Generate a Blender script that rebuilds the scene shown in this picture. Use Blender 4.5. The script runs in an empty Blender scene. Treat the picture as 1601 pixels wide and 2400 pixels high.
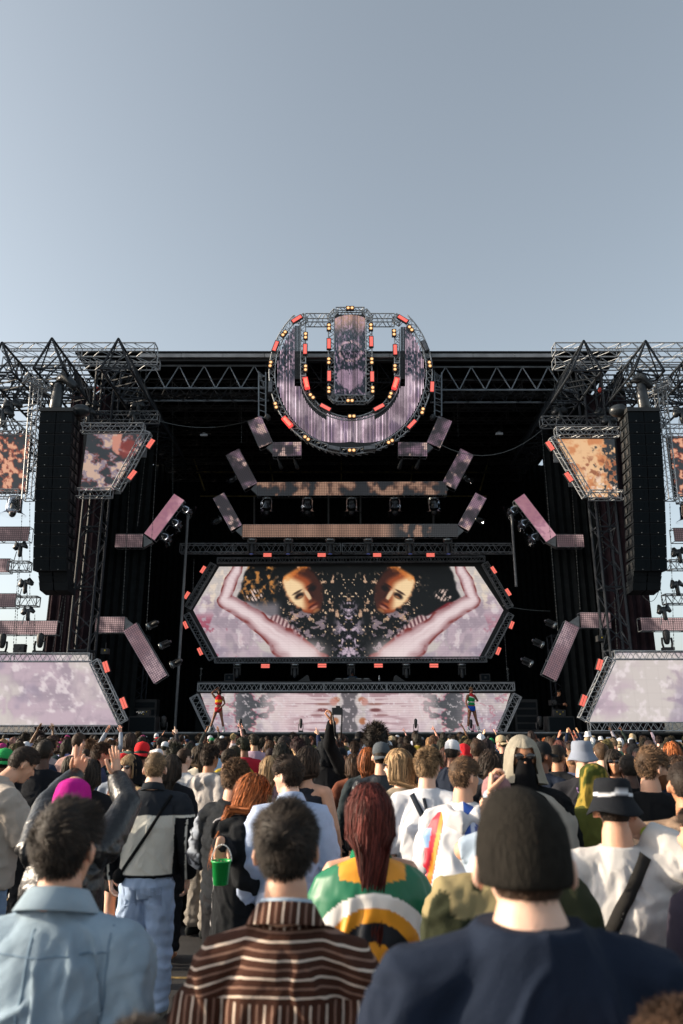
import bpy, bmesh, math, random
import numpy as np
from mathutils import Vector, Matrix, Euler
R = math.radians
PI = math.pi
random.seed(7)
rng = np.random.default_rng(7)
scene = bpy.context.scene
col = scene.collection

# ------------------------------------------------------------------ camera
TH = R(16.49); FPX = 1740.0; CAMZ = 1.9
cam = bpy.data.cameras.new('camera')
cam.sensor_fit = 'VERTICAL'; cam.sensor_height = 36.0
cam.lens = FPX / 2400 * 36.0
cam.clip_start = 0.05; cam.clip_end = 3000
cam.dof.use_dof = True; cam.dof.focus_distance = 15.0; cam.dof.aperture_fstop = 3.0
camo = bpy.data.objects.new('camera', cam); col.objects.link(camo)
camo.location = (0, 0, CAMZ); camo.rotation_euler = (R(90) + TH, 0, 0)
scene.camera = camo

# ------------------------------------------------------------------ sky, sun, exposure
SUN_EL, SUN_AZ = 18.0, -89.0          # azimuth in degrees from +Y (towards the stage), negative = left
w = bpy.data.worlds.new('World'); scene.world = w; w.use_nodes = True
nt = w.node_tree; bg = nt.nodes['Background']
sky = nt.nodes.new('ShaderNodeTexSky'); sky.sky_type = 'NISHITA'; sky.sun_disc = False
sky.sun_elevation = R(SUN_EL); sky.sun_rotation = R(SUN_AZ)
sky.air_density = 1.0; sky.dust_density = 2.7; sky.ozone_density = 1.0; sky.altitude = 0
hs = nt.nodes.new('ShaderNodeHueSaturation'); hs.inputs['Saturation'].default_value = 0.52; hs.inputs['Hue'].default_value = 0.485
nt.links.new(sky.outputs[0], hs.inputs['Color']); nt.links.new(hs.outputs[0], bg.inputs[0])
bg.inputs[1].default_value = 0.115
sl = bpy.data.lights.new('sun', 'SUN'); sl.energy = 3.6; sl.angle = R(0.5); sl.color = (1.0, 0.83, 0.62)
so = bpy.data.objects.new('sun', sl); col.objects.link(so)
sd = Vector((math.sin(R(SUN_AZ)) * math.cos(R(SUN_EL)), math.cos(R(SUN_AZ)) * math.cos(R(SUN_EL)), math.sin(R(SUN_EL))))
so.rotation_euler = (-sd).to_track_quat('-Z', 'Y').to_euler(); so.location = sd * 60
scene.view_settings.view_transform = 'Standard'; scene.view_settings.look = 'None'
EXPO = 1.10; KE = 2 ** -EXPO
scene.view_settings.exposure = EXPO; scene.view_settings.gamma = 1.0
scene.view_settings.use_curve_mapping = False
scene.cycles.max_bounces = 6; scene.cycles.diffuse_bounces = 3; scene.cycles.glossy_bounces = 2
scene.cycles.transparent_max_bounces = 8; scene.cycles.transmission_bounces = 3

# ------------------------------------------------------------------ helpers
def P(px, py, Y):
    "photo pixel (1601x2400) at world depth Y -> world point"
    x = (px - 800.5) / FPX; y = (1200 - py) / FPX
    d = Vector((x, math.cos(TH) - y * math.sin(TH), math.sin(TH) + y * math.cos(TH)))
    return Vector((0, 0, CAMZ)) + d * (Y / d.y)

def C(h):
    h = h.lstrip('#'); v = [int(h[i:i + 2], 16) / 255 for i in (0, 2, 4)]
    return tuple(((c + 0.055) / 1.055) ** 2.4 if c > 0.04045 else c / 12.92 for c in v)

def lin(a):
    a = np.asarray(a, float)
    return np.where(a > 0.04045, ((a + 0.055) / 1.055) ** 2.4, a / 12.92)

def mat(name, rgb=(.5, .5, .5), rough=.6, metal=0.0, var=0.0, vscale=8.0, bump=0.0, bscale=60.0,
        src=None, emit=None, estr=1.0, spec=0.5, sss=0.0, alpha=None, trans=0.0):
    """src: None constant, 'obj' object colour, 'attr' colour attribute Col, 'objattr' product of both"""
    m = bpy.data.materials.new(name); m.use_nodes = True
    n = m.node_tree.nodes; l = m.node_tree.links; b = n['Principled BSDF']
    b.inputs['Roughness'].default_value = rough; b.inputs['Metallic'].default_value = metal
    b.inputs['Specular IOR Level'].default_value = spec
    if src is None:
        rg = n.new('ShaderNodeRGB'); rg.outputs[0].default_value = (*rgb, 1); out = rg.outputs[0]
    else:
        outs = []
        if 'obj' in src:
            oi = n.new('ShaderNodeObjectInfo'); outs.append(oi.outputs['Color'])
        if 'attr' in src:
            at = n.new('ShaderNodeAttribute'); at.attribute_name = 'Col'; outs.append(at.outputs['Color'])
        out = outs[0]
        if len(outs) == 2:
            mx = n.new('ShaderNodeMix'); mx.data_type = 'RGBA'; mx.blend_type = 'MULTIPLY'; mx.inputs[0].default_value = 1
            l.new(outs[0], mx.inputs[6]); l.new(outs[1], mx.inputs[7]); out = mx.outputs[2]
    tc = n.new('ShaderNodeTexCoord')
    if var > 0:
        no = n.new('ShaderNodeTexNoise'); no.inputs['Scale'].default_value = vscale; no.inputs['Detail'].default_value = 5
        l.new(tc.outputs['Object'], no.inputs['Vector'])
        mr = n.new('ShaderNodeMapRange'); mr.inputs[1].default_value = .3; mr.inputs[2].default_value = .7
        mr.inputs[3].default_value = 1 - var; mr.inputs[4].default_value = 1 + var
        l.new(no.outputs['Fac'], mr.inputs[0])
        mx = n.new('ShaderNodeVectorMath'); mx.operation = 'SCALE'
        l.new(out, mx.inputs[0]); l.new(mr.outputs[0], mx.inputs['Scale']); out = mx.outputs[0]
    l.new(out, b.inputs['Base Color'])
    if bump > 0:
        nb = n.new('ShaderNodeTexNoise'); nb.inputs['Scale'].default_value = bscale; nb.inputs['Detail'].default_value = 3
        l.new(tc.outputs['Object'], nb.inputs['Vector'])
        bp = n.new('ShaderNodeBump'); bp.inputs['Strength'].default_value = bump; bp.inputs['Distance'].default_value = .01
        l.new(nb.outputs['Fac'], bp.inputs['Height']); l.new(bp.outputs[0], b.inputs['Normal'])
    if emit is not None:
        b.inputs['Emission Color'].default_value = (*emit, 1); b.inputs['Emission Strength'].default_value = estr * KE
    if sss > 0:
        b.inputs['Subsurface Weight'].default_value = sss
        b.inputs['Subsurface Radius'].default_value = (1.0, .35, .2); b.inputs['Subsurface Scale'].default_value = .01
    if trans > 0:
        b.inputs['Transmission Weight'].default_value = trans
    if alpha is not None:
        b.inputs['Alpha'].default_value = alpha
    m.diffuse_color = (*rgb, 1)
    return m

def screen_mat(name, strength=1.0, grid=0.0, gpx=0.05):
    # LED wall: colour attribute as emission, dark glass-like base, fine LED lattice
    strength *= KE
    m = bpy.data.materials.new(name); m.use_nodes = True
    n = m.node_tree.nodes; l = m.node_tree.links; b = n['Principled BSDF']
    b.inputs['Base Color'].default_value = (.012, .013, .015, 1); b.inputs['Roughness'].default_value = .55
    at = n.new('ShaderNodeAttribute'); at.attribute_name = 'Col'; out = at.outputs['Color']
    l.new(out, b.inputs['Emission Color'])
    if grid > 0:
        tc = n.new('ShaderNodeTexCoord'); sp = n.new('ShaderNodeSeparateXYZ'); l.new(tc.outputs['Object'], sp.inputs[0])
        fs = []
        for k in (0, 2):
            mu = n.new('ShaderNodeMath'); mu.operation = 'MULTIPLY'; mu.inputs[1].default_value = 1 / gpx; l.new(sp.outputs[k], mu.inputs[0])
            fr = n.new('ShaderNodeMath'); fr.operation = 'FRACT'; l.new(mu.outputs[0], fr.inputs[0])
            gt = n.new('ShaderNodeMath'); gt.operation = 'GREATER_THAN'; gt.inputs[1].default_value = .3; l.new(fr.outputs[0], gt.inputs[0]); fs.append(gt)
        mm = n.new('ShaderNodeMath'); mm.operation = 'MULTIPLY'; l.new(fs[0].outputs[0], mm.inputs[0]); l.new(fs[1].outputs[0], mm.inputs[1])
        mr = n.new('ShaderNodeMapRange'); mr.inputs[3].default_value = strength * (1 - grid); mr.inputs[4].default_value = strength
        l.new(mm.outputs[0], mr.inputs[0]); l.new(mr.outputs[0], b.inputs['Emission Strength'])
    else:
        b.inputs['Emission Strength'].default_value = strength
    return m

def tag(o, label=None, cat=None, group=None, kind=None):
    if label:
        o['label'] = label
        if len(label.split()) > 16: print('LONG LABEL', label)
    if cat: o['category'] = cat
    if group: o['group'] = group
    if kind: o['kind'] = kind
    return o

def empty(name, loc, label=None, cat=None, group=None, rot=(0, 0, 0)):
    o = bpy.data.objects.new(name, None); o.empty_display_size = .2
    o.location = loc; o.rotation_euler = rot; col.objects.link(o)
    return tag(o, label, cat, group)

def mobj(name, me, parent=None, m=None):
    if m is not None and len(me.materials) == 0: me.materials.append(m)
    o = bpy.data.objects.new(name, me); col.objects.link(o)
    if parent is not None: o.parent = parent
    return o

def copy_tree(o, parent=None):
    c = o.copy(); col.objects.link(c)
    if parent is not None: c.parent = parent
    for ch in list(o.children): copy_tree(ch, c)
    return c

def frame(t, ref):
    t = t.normalized(); ref = Vector(ref)
    s = ref - t * ref.dot(t)
    if s.length < 1e-3:
        ref = Vector((0, 1, 0)) if abs(t.y) < .9 else Vector((1, 0, 0)); s = ref - t * ref.dot(t)
    s.normalize(); return s, t.cross(s)

class MB:
    def __init__(s): s.v = []; s.f = []; s.c = None
    def add(s, vs, fs, M=None):
        k = len(s.v)
        if M is not None: vs = [M @ Vector(v) for v in vs]
        s.v += [tuple(v) for v in vs]; s.f += [tuple(i + k for i in f) for f in fs]; return s
    def box(s, c, d, M=None):
        x, y, z = d[0] / 2, d[1] / 2, d[2] / 2; cx, cy, cz = c
        vs = [Vector((cx + a * x, cy + b * y, cz + e * z)) for a in (-1, 1) for b in (-1, 1) for e in (-1, 1)]
        fs = [(0, 1, 3, 2), (4, 6, 7, 5), (0, 4, 5, 1), (2, 3, 7, 6), (0, 2, 6, 4), (1, 5, 7, 3)]
        return s.add(vs, fs, M)
    def bar(s, p, q, r, n=4, M=None, r2=None):
        p, q = Vector(p), Vector(q); t = q - p
        if t.length < 1e-6: return s
        a, b = frame(t, (1, 0, 0)) if abs(t.normalized().x) < .9 else frame(t, (0, 0, 1))
        r2 = r if r2 is None else r2
        vs = [p + (a * math.cos(2 * PI * (i + .5) / n) + b * math.sin(2 * PI * (i + .5) / n)) * r for i in range(n)] + \
             [q + (a * math.cos(2 * PI * (i + .5) / n) + b * math.sin(2 * PI * (i + .5) / n)) * r2 for i in range(n)]
        fs = [(i, (i + 1) % n, n + (i + 1) % n, n + i) for i in range(n)] + [tuple(range(n))[::-1], tuple(range(n, 2 * n))]
        return s.add(vs, fs, M)
    def path(s, pts, r, n=5, M=None):
        for a, b in zip(pts[:-1], pts[1:]): s.bar(a, b, r, n, M)
        return s
    def prism(s, poly, y0, y1, M=None):
        "poly: (x,z) outline extruded between y0 and y1"
        n = len(poly)
        vs = [(x, y0, z) for x, z in poly] + [(x, y1, z) for x, z in poly]
        fs = [tuple(range(n)), tuple(range(2 * n - 1, n - 1, -1))] + [(i, i + n, (i + 1) % n + n, (i + 1) % n) for i in range(n)]
        return s.add(vs, fs, M)
    def loft(s, pts, rad, n=12, ref=(1, 0, 0), cap=True, M=None):
        pts = [Vector(p) for p in pts]; rad = [(r, r) if not hasattr(r, '__len__') else tuple(r) for r in rad]
        P_, R_ = [], []
        if cap:
            t = (pts[0] - pts[1]).normalized(); m = min(rad[0])
            P_ += [pts[0] + t * m * .8, pts[0] + t * m * .5]; R_ += [tuple(x * .4 for x in rad[0]), tuple(x * .8 for x in rad[0])]
        P_ += pts; R_ += rad
        if cap:
            t = (pts[-1] - pts[-2]).normalized(); m = min(rad[-1])
            P_ += [pts[-1] + t * m * .5, pts[-1] + t * m * .8]; R_ += [tuple(x * .8 for x in rad[-1]), tuple(x * .4 for x in rad[-1])]
        vs = []
        L = len(P_)
        for i, p in enumerate(P_):
            t = P_[min(i + 1, L - 1)] - P_[max(i - 1, 0)]
            a, b = frame(t, ref)
            for k in range(n):
                an = 2 * PI * k / n
                vs.append(p + a * math.cos(an) * R_[i][0] + b * math.sin(an) * R_[i][1])
        fs = [(i * n + k, i * n + (k + 1) % n, (i + 1) * n + (k + 1) % n, (i + 1) * n + k) for i in range(L - 1) for k in range(n)]
        fs += [tuple(range(n))[::-1], tuple((L - 1) * n + k for k in range(n))]
        return s.add(vs, fs, M)
    def ell(s, c, r, M=None, nu=14, nv=9):
        vs = [(c[0], c[1], c[2] + r[2])]
        for i in range(1, nv):
            a = PI * i / nv
            for k in range(nu):
                b = 2 * PI * k / nu
                vs.append((c[0] + r[0] * math.sin(a) * math.cos(b), c[1] + r[1] * math.sin(a) * math.sin(b), c[2] + r[2] * math.cos(a)))
        vs.append((c[0], c[1], c[2] - r[2]))
        fs = [(0, 1 + k, 1 + (k + 1) % nu) for k in range(nu)]
        for i in range(nv - 2):
            fs += [(1 + i * nu + k, 1 + (i + 1) * nu + k, 1 + (i + 1) * nu + (k + 1) % nu, 1 + i * nu + (k + 1) % nu) for k in range(nu)]
        e = len(vs) - 1; o = 1 + (nv - 2) * nu
        fs += [(e, o + (k + 1) % nu, o + k) for k in range(nu)]
        return s.add(vs, fs, M)
    def rev(s, prof, n=16, M=None, c=(0, 0, 0)):
        "surface of revolution about z, prof = (radius, z)"
        vs = [(c[0] + r * math.cos(2 * PI * k / n), c[1] + r * math.sin(2 * PI * k / n), c[2] + z) for r, z in prof for k in range(n)]
        fs = [(i * n + k, i * n + (k + 1) % n, (i + 1) * n + (k + 1) % n, (i + 1) * n + k) for i in range(len(prof) - 1) for k in range(n)]
        return s.add(vs, fs, M)
    def mesh(s, name, m=None, smooth=False, off=(0, 0, 0)):
        me = bpy.data.meshes.new(name)
        vs = s.v if tuple(off) == (0, 0, 0) else [(a - off[0], b - off[1], c - off[2]) for a, b, c in s.v]
        me.from_pydata(vs, [], s.f)
        if m is not None: me.materials.append(m)
        if smooth: me.shade_smooth()
        return me
    def build(s, name, m, parent=None, smooth=False, world=True):
        off = tuple(parent.location) if (parent is not None and world) else (0, 0, 0)
        return mobj(name, s.mesh(name, m, smooth, off), parent)

def set_cols(me, rgb):
    a = me.color_attributes.new('Col', 'FLOAT_COLOR', 'POINT')
    n = len(me.vertices); buf = np.ones((n, 4), np.float32); buf[:, :3] = rgb
    a.data.foreach_set('color', buf.ravel())

# ---- value noise
def _hash(ix, iy, iz, seed):
    h = (ix.astype(np.int64) * 374761393 + iy.astype(np.int64) * 668265263 + iz.astype(np.int64) * 2147483647 + seed * 974711) & 0xffffffff
    h = ((h ^ (h >> 13)) * 1274126177) & 0xffffffff
    h = ((h ^ (h >> 16)) * 2246822519) & 0xffffffff
    return ((h >> 8) & 0xffff) / 65535.0
def vnoise(x, y, z=0.0, seed=0):
    x, y, z = np.broadcast_arrays(np.asarray(x, float), np.asarray(y, float), np.asarray(z, float))
    ix, iy, iz = np.floor(x), np.floor(y), np.floor(z)
    fx, fy, fz = x - ix, y - iy, z - iz
    fx, fy, fz = [f * f * (3 - 2 * f) for f in (fx, fy, fz)]
    r = 0
    for a in (0, 1):
        for b in (0, 1):
            for c in (0, 1):
                r = r + _hash(ix + a, iy + b, iz + c, seed) * (fx if a else 1 - fx) * (fy if b else 1 - fy) * (fz if c else 1 - fz)
    return r
def fbm(x, y, z=0.0, seed=0, o=4):
    r = 0; a = .5; t = 0
    for k in range(o):
        r = r + a * vnoise(x * 2 ** k, y * 2 ** k, np.asarray(z) * 2 ** k, seed + k); t += a; a *= .55
    return r / t
def ss(a, b, x):
    t = np.clip((x - a) / (b - a), 0, 1); return t * t * (3 - 2 * t)
def mix(a, b, t):
    t = np.asarray(t)[..., None]; return np.asarray(a) * (1 - t) + np.asarray(b) * t
def rgb8(h): h = h.lstrip('#'); return np.array([int(h[i:i + 2], 16) / 255 for i in (0, 2, 4)])

# ------------------------------------------------------------------ materials
M = {}
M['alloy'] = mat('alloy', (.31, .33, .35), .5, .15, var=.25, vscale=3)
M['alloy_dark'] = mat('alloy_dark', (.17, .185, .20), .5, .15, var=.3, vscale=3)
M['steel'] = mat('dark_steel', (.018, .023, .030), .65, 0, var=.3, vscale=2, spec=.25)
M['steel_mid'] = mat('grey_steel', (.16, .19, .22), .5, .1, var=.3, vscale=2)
M['black'] = mat('black_paint', (.012, .013, .015), .5, 0, var=.2, vscale=4)
M['cab'] = mat('speaker_black', (.006, .009, .012), .75, 0, var=.2, vscale=3, bump=.15, bscale=80, spec=.2)
M['cab_side'] = mat('speaker_side', (.016, .018, .02), .6, 0, var=.2)
M['grille'] = mat('speaker_grille', (.0035, .007, .01), .8, 0, var=.15, vscale=30, spec=.15)
M['badge'] = mat('badge_silver', (.35, .35, .33), .5, 0)
M['drape'] = mat('black_drape', (.010, .012, .013), .95, 0, var=.25, vscale=3, spec=.1)
M['drape_red'] = mat('maroon_drape', (.022, .014, .018), .95, 0, var=.3, vscale=2, spec=.1)
M['rooflip'] = mat('roof_edge_grey', (.26, .27, .28), .6, 0, var=.25, vscale=2)
M['yellow'] = mat('yellow_beam', (.20, .17, .05), .6, 0, var=.3, vscale=2)
M['cover'] = mat('rain_cover_plastic', (.02, .025, .03), .35, 0, bump=.6, bscale=9, var=.3)
M['chain'] = mat('chain_grey', (.10, .11, .11), .5, .6)
M['rubber'] = mat('cable_black', (.01, .01, .01), .6)
M['plate'] = mat('grey_plate', (.18, .19, .20), .5, .3, var=.2)
M['white'] = mat('white_paint', (.6, .6, .6), .5)
M['asphalt'] = mat('asphalt', (.016, .016, .018), .85, 0, var=.5, vscale=5, bump=.6, bscale=120)
M['road_yellow'] = mat('worn_yellow_line', (.22, .15, .05), .8, 0, var=.6, vscale=30)
M['red_on'] = mat('red_led', (.1, .01, .01), .4, emit=(1.0, .10, .075), estr=1.0)
M['red_hot'] = mat('bright_red_led', (.1, .01, .01), .4, emit=(1.0, .06, .05), estr=1.35)
M['red_core'] = mat('hot_led_core', (.1, .1, .1), .4, emit=(1.0, .42, .25), estr=1.3)
M['red_dot'] = mat('pink_led', (.1, .02, .02), .4, emit=(1.0, .30, .24), estr=1.0)
M['led_off'] = mat('unlit_led', (.22, .23, .26), .4, var=.2)
M['warm'] = mat('warm_lamp', (.5, .4, .2), .4, emit=(1.0, .66, .30), estr=1.15)
M['warm_rim'] = mat('warm_lamp_rim', (.3, .15, .05), .4, emit=(.75, .24, .04), estr=.7)
M['lens'] = mat('lamp_glass', (.02, .03, .05), .08, 0, spec=1.0)
M['lens_blue'] = mat('blue_lens', (.02, .03, .10), .08, 0, spec=1.0, emit=(.06, .09, .3), estr=.5)
M['ring'] = mat('lamp_ring', (.22, .24, .25), .25, .8)
# clear rain dome
dm = bpy.data.materials.new('clear_dome'); dm.use_nodes = True
_n = dm.node_tree.nodes; _l = dm.node_tree.links; _n.remove(_n['Principled BSDF'])
_t = _n.new('ShaderNodeBsdfTransparent'); _g = _n.new('ShaderNodeBsdfGlossy'); _g.inputs['Roughness'].default_value = .12; _g.inputs['Color'].default_value = (.75, .82, .9, 1)
_f = _n.new('ShaderNodeLayerWeight'); _f.inputs[0].default_value = .35
_x = _n.new('ShaderNodeMixShader'); _l.new(_f.outputs['Fresnel'], _x.inputs[0]); _l.new(_t.outputs[0], _x.inputs[1]); _l.new(_g.outputs[0], _x.inputs[2]); _l.new(_x.outputs[0], _n['Material Output'].inputs[0])
M['dome'] = dm
M['screen'] = screen_mat('video_wall', 1.0)
M['mesh_screen'] = screen_mat('mesh_led_wall', 1.12, .75, .085)
# ================================================================== SETTING
def structure(name, mb, m): return tag(mb.build(name, m), kind='structure')
g = MB(); g.add([(-900, -300, 0), (900, -300, 0), (900, 1500, 0), (-900, 1500, 0)], [(0, 1, 2, 3)])
structure('ground', g, M['asphalt'])
for k, (x0, y0, x1, y1, wd) in enumerate([(-4.2, 6.9, -1.0, 6.75, .05), (-4, 9.6, -1.4, 9.5, .16)]):
    g = MB(); g.add([(x0, y0, .004), (x1, y1, .004), (x1, y1 + wd, .004), (x0, y0 + wd, .004)], [(0, 1, 2, 3)])
    structure('painted_line', g, M['road_yellow'])

# ---- trusses
def lattice(a, b, sec, r, rl, seg, up=(0, 0, 1)):
    """chords + lacing between a and b; sec = list of (side,up) offsets of the chords"""
    a, b = Vector(a), Vector(b); t = (b - a)
    L = t.length; t.normalize()
    u = Vector(up) - t * Vector(up).dot(t)
    if u.length < .05: u = Vector((0, 1, 0)) - t * t.y
    u.normalize(); s = t.cross(u)
    offs = [s * x + u * y for x, y in sec]
    chords = [MB().bar(a + o, b + o, r, 6) for o in offs]
    lac = MB(); n = max(2, round(L / seg)); m = len(offs)
    for i in range(m):
        o1, o2 = offs[i], offs[(i + 1) % m]
        for k in range(n):
            p0 = a + t * (L * k / n); p1 = a + t * (L * (k + 1) / n); pm = (p0 + p1) / 2
            if (k + i) % 2 == 0: lac.bar(p0 + o1, pm + o2, rl, 4); lac.bar(pm + o2, p1 + o1, rl, 4)
            else: lac.bar(p0 + o2, pm + o1, rl, 4); lac.bar(pm + o1, p1 + o2, rl, 4)
        for p in (a, b): lac.bar(p + o1, p + o2, r * .9, 4)
        if L > 4:
            for q in range(1, int(L / 2.4)):
                pp = a + t * (L * q / int(L / 2.4)); lac.bar(pp + o1 - t * .03, pp + o2 - t * .03, r * .8, 4)
    return chords, lac
SQ = lambda w, h=None: [(-w / 2, -(h or w) / 2), (w / 2, -(h or w) / 2), (w / 2, (h or w) / 2), (-w / 2, (h or w) / 2)]
def truss(a, b, w, label, m='alloy', h=None, r=.025, rl=.013, seg=None, sec=None, up=(0, 0, 1), group=None, name='truss', cat='truss'):
    a, b = Vector(a), Vector(b)
    root = empty(name, a, label, cat, group)
    ch, lac = lattice(a, b, sec or SQ(w, h), r, rl, seg or w * 1.5, up)
    for c in ch: c.build('chord', M[m], root)
    tag(lac.build('lacing', M[m], root), kind='stuff')
    return root
def cable(p, q, label, r=.012, sag=0, m='chain', name='hoist_chain', cat='chain', group='hoist chains hanging from the roof'):
    p, q = Vector(p), Vector(q); n = 10 if sag else 1
    pts = [p.lerp(q, k / n) - Vector((0, 0, sag * 4 * (k / n) * (1 - k / n))) for k in range(n + 1)]
    if not sag and 'chain' in m and (p - q).length < 14:       # beads read as links
        mb = MB(); L = (q - p).length; k = max(4, int(L / .12))
        for i in range(k):
            a = p.lerp(q, i / k); b = p.lerp(q, (i + .75) / k); mb.bar(a, b, r * (1.35 if i % 2 else .8), 4)
    else: mb = MB().path(pts, r, 4)
    return tag(mb.build(name, M[m]), label, cat, group)

X0 = P(818, 1715, 30).x        # stage centre line

# ---- stage deck and its black fascia
root = empty('stage_deck', (X0, 30, 0), 'long black stage deck with a thin silver edge behind the crowd', 'stage')
MB().box((X0, 37.5, .925), (34, 15, 1.85)).build('platform', M['black'], root)
MB().box((X0, 29.97, 1.865), (34, .10, .05)).build('edge_strip', M['alloy_dark'], root)
for k in range(17):
    MB().box((X0 - 16 + 2 * k, 29.96, .9), (1.96, .05, 1.76)).build('fascia_panel', M['drape'], root)
# ---- back wall, side drapes, roof
root = empty('stage_backdrop', (X0, 44, 0), 'black cloth backdrop closing the stage behind the hexagonal screen', 'backdrop')
def pleated(x0, y0, x1, y1, z0, z1, amp=.07, per=.35):
    mb = MB(); L = math.hypot(x1 - x0, y1 - y0); n = int(L / per * 2); nx, ny = -(y1 - y0) / L, (x1 - x0) / L
    vs = []
    for k in range(n + 1):
        t = k / n; o = amp * (1 if k % 2 else -1) * (0.6 + .4 * random.random())
        for z in (z0, z1): vs.append((x0 + (x1 - x0) * t + nx * o, y0 + (y1 - y0) * t + ny * o, z))
    mb.add(vs, [(2 * k, 2 * k + 2, 2 * k + 3, 2 * k + 1) for k in range(n)]); return mb
pleated(X0 - 12.5, 44, X0 + 12.5, 44, 1.86, 18).build('drape', M['drape'], root)
for s, nm in ((-1, 'left'), (1, 'right')):
    xw = X0 + s * 11.4
    root = empty('side_drape', (xw, 31, 0), f'tall black side curtain closing the {nm} side of the stage', 'curtain', 'side curtains of the stage')
    pleated(xw - s * .6, 30.9, xw + s * 1.2, 30.9, 1.86, 16.6).build('drape', M['drape_red'], root)
    pleated(xw + s * 1.2, 30.9, xw + s * 1.2, 44, 1.86, 18).build('drape', M['drape'], root)
    pleated(xw - s * 2.3, 32.6, xw + s * .4, 32.6, 1.86, 17).build('drape', M['drape'], root)
zr = P(800, 842, 30).z
root = empty('stage_roof', (X0, 30, zr), 'wide flat black roof with a thin grey front edge over the stage', 'roof')
MB().box((X0, 37.3, zr + .25), (24.4, 15, .1)).build('roof_sheet', M['drape'], root)
hw = P(1300, 842, 30).x - X0
for k in range(10):
    MB().box((X0 - hw + (k + .5) * hw / 5, 29.75, zr + .03), (hw / 5 - .02, .12, .17)).build('edge_panel', M['rooflip'], root)
MB().box((X0, 29.9, zr - .12), (2 * hw, .12, .10)).build('edge_rail', M['black'], root)
for k in range(9):   # rafters under the roof
    y = 31.5 + k * 1.5
    ch, lac = lattice((X0 - 10.8, y, zr - .7), (X0 + 10.8, y, zr - .7), SQ(.4, .8), .03, .018, 1.6)
    for c in ch: c.build('rafter_chord', M['black'], root)
    tag(lac.build('rafter_lacing', M['black'], root), kind='stuff')

# yellow ground-support frame glimpsed in the dark under the roof
root = empty('yellow_frame', (X0, 43, 0), 'dark yellow steel frame glimpsed under the roof behind the upper led bars', 'steel frame')
for (a, b) in [((455, 1052), (1175, 1052)), ((460, 1106), (1150, 1108)), ((455, 1077), (480, 1150)), ((1150, 1060), (1125, 1150)), ((628, 1060), (640, 1128)), ((968, 1080), (963, 1128)), ((470, 1163), (600, 1163)), ((1040, 1163), (1140, 1163)), ((800, 1060), (800, 1128))]:
    MB().bar(P(*a, 43), P(*b, 43), .045 if a[1] == b[1] else .06, 4).build('beam', M['yellow'], root)
for px in (596, 770, 845, 1016):
    MB().bar(P(px, 1163, 43), P(px, 1228, 43), .07, 4).build('post', M['plate'], root)

# ---- main front roof truss (deep, triangular webs), left and right halves
def deep_truss(px0, px1, Y, yt, yb, label):
    a = P(px0, (yt + yb) / 2, Y); b = P(px1, (yt + yb) / 2, Y); h = P(px0, yt, Y).z - P(px0, yb, Y).z
    root = empty('roof_truss', a, label, 'truss', 'deep roof trusses along the stage front')
    for dy in (0, 1.3):
        for dz in (-h / 2, h / 2):
            MB().bar(a + Vector((0, dy, dz)), b + Vector((0, dy, dz)), .045, 6).build('chord', M['steel_mid'], root)
    L = b.x - a.x; n = max(1, round(abs(L) / 1.15)); mb = MB(); mr = MB()
    for k in range(n):
        for dy, q in ((0, mb), (1.3, mr)):
            x0 = a.x + L * k / n; x1 = a.x + L * (k + 1) / n; xm = (x0 + x1) / 2
            q.bar((x0, a.y + dy, a.z - h / 2), (xm, a.y + dy, a.z + h / 2), .028, 5); q.bar((xm, a.y + dy, a.z + h / 2), (x1, a.y + dy, a.z - h / 2), .028, 5)
        mr.bar((x0, a.y, a.z - h / 2), (xm, a.y + 1.3, a.z - h / 2), .02, 4); mr.bar((xm, a.y + 1.3, a.z - h / 2), (x1, a.y, a.z - h / 2), .02, 4)
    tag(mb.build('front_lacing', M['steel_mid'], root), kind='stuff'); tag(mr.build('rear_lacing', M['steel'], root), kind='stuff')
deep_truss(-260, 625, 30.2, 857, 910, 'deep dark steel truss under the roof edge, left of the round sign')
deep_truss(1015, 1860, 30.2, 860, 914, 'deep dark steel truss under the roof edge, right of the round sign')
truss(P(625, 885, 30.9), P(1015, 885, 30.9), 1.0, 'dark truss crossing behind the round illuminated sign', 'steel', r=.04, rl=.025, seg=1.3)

# ---- cantilever side structure: triangular steel trusses that run out towards the crowd
tri = lambda w, h: [(-w / 2, -h / 2), (w / 2, -h / 2), (0, h / 2)]
for px, py, Yf, lb in ((4, 808, 26, 'leftmost of the dark steel trusses jutting over the left wing'), (121, 798, 26, 'dark steel truss jutting out above the left speaker stack'),
                  (277, 799, 26, 'dark steel truss jutting out over the left roof corner'), (-150, 815, 26, 'dark steel truss cut by the left picture edge')):
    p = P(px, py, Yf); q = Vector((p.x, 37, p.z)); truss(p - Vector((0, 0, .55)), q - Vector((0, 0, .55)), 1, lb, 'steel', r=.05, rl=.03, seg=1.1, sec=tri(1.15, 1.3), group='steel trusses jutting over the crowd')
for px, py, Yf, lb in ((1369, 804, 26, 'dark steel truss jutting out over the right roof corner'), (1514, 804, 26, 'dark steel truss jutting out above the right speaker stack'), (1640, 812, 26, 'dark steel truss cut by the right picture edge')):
    p = P(px, py, Yf); q = Vector((p.x, 37, p.z)); truss(p - Vector((0, 0, .55)), q - Vector((0, 0, .55)), 1, lb, 'steel', r=.05, rl=.03, seg=1.1, sec=tri(1.15, 1.3), group='steel trusses jutting over the crowd')
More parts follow.
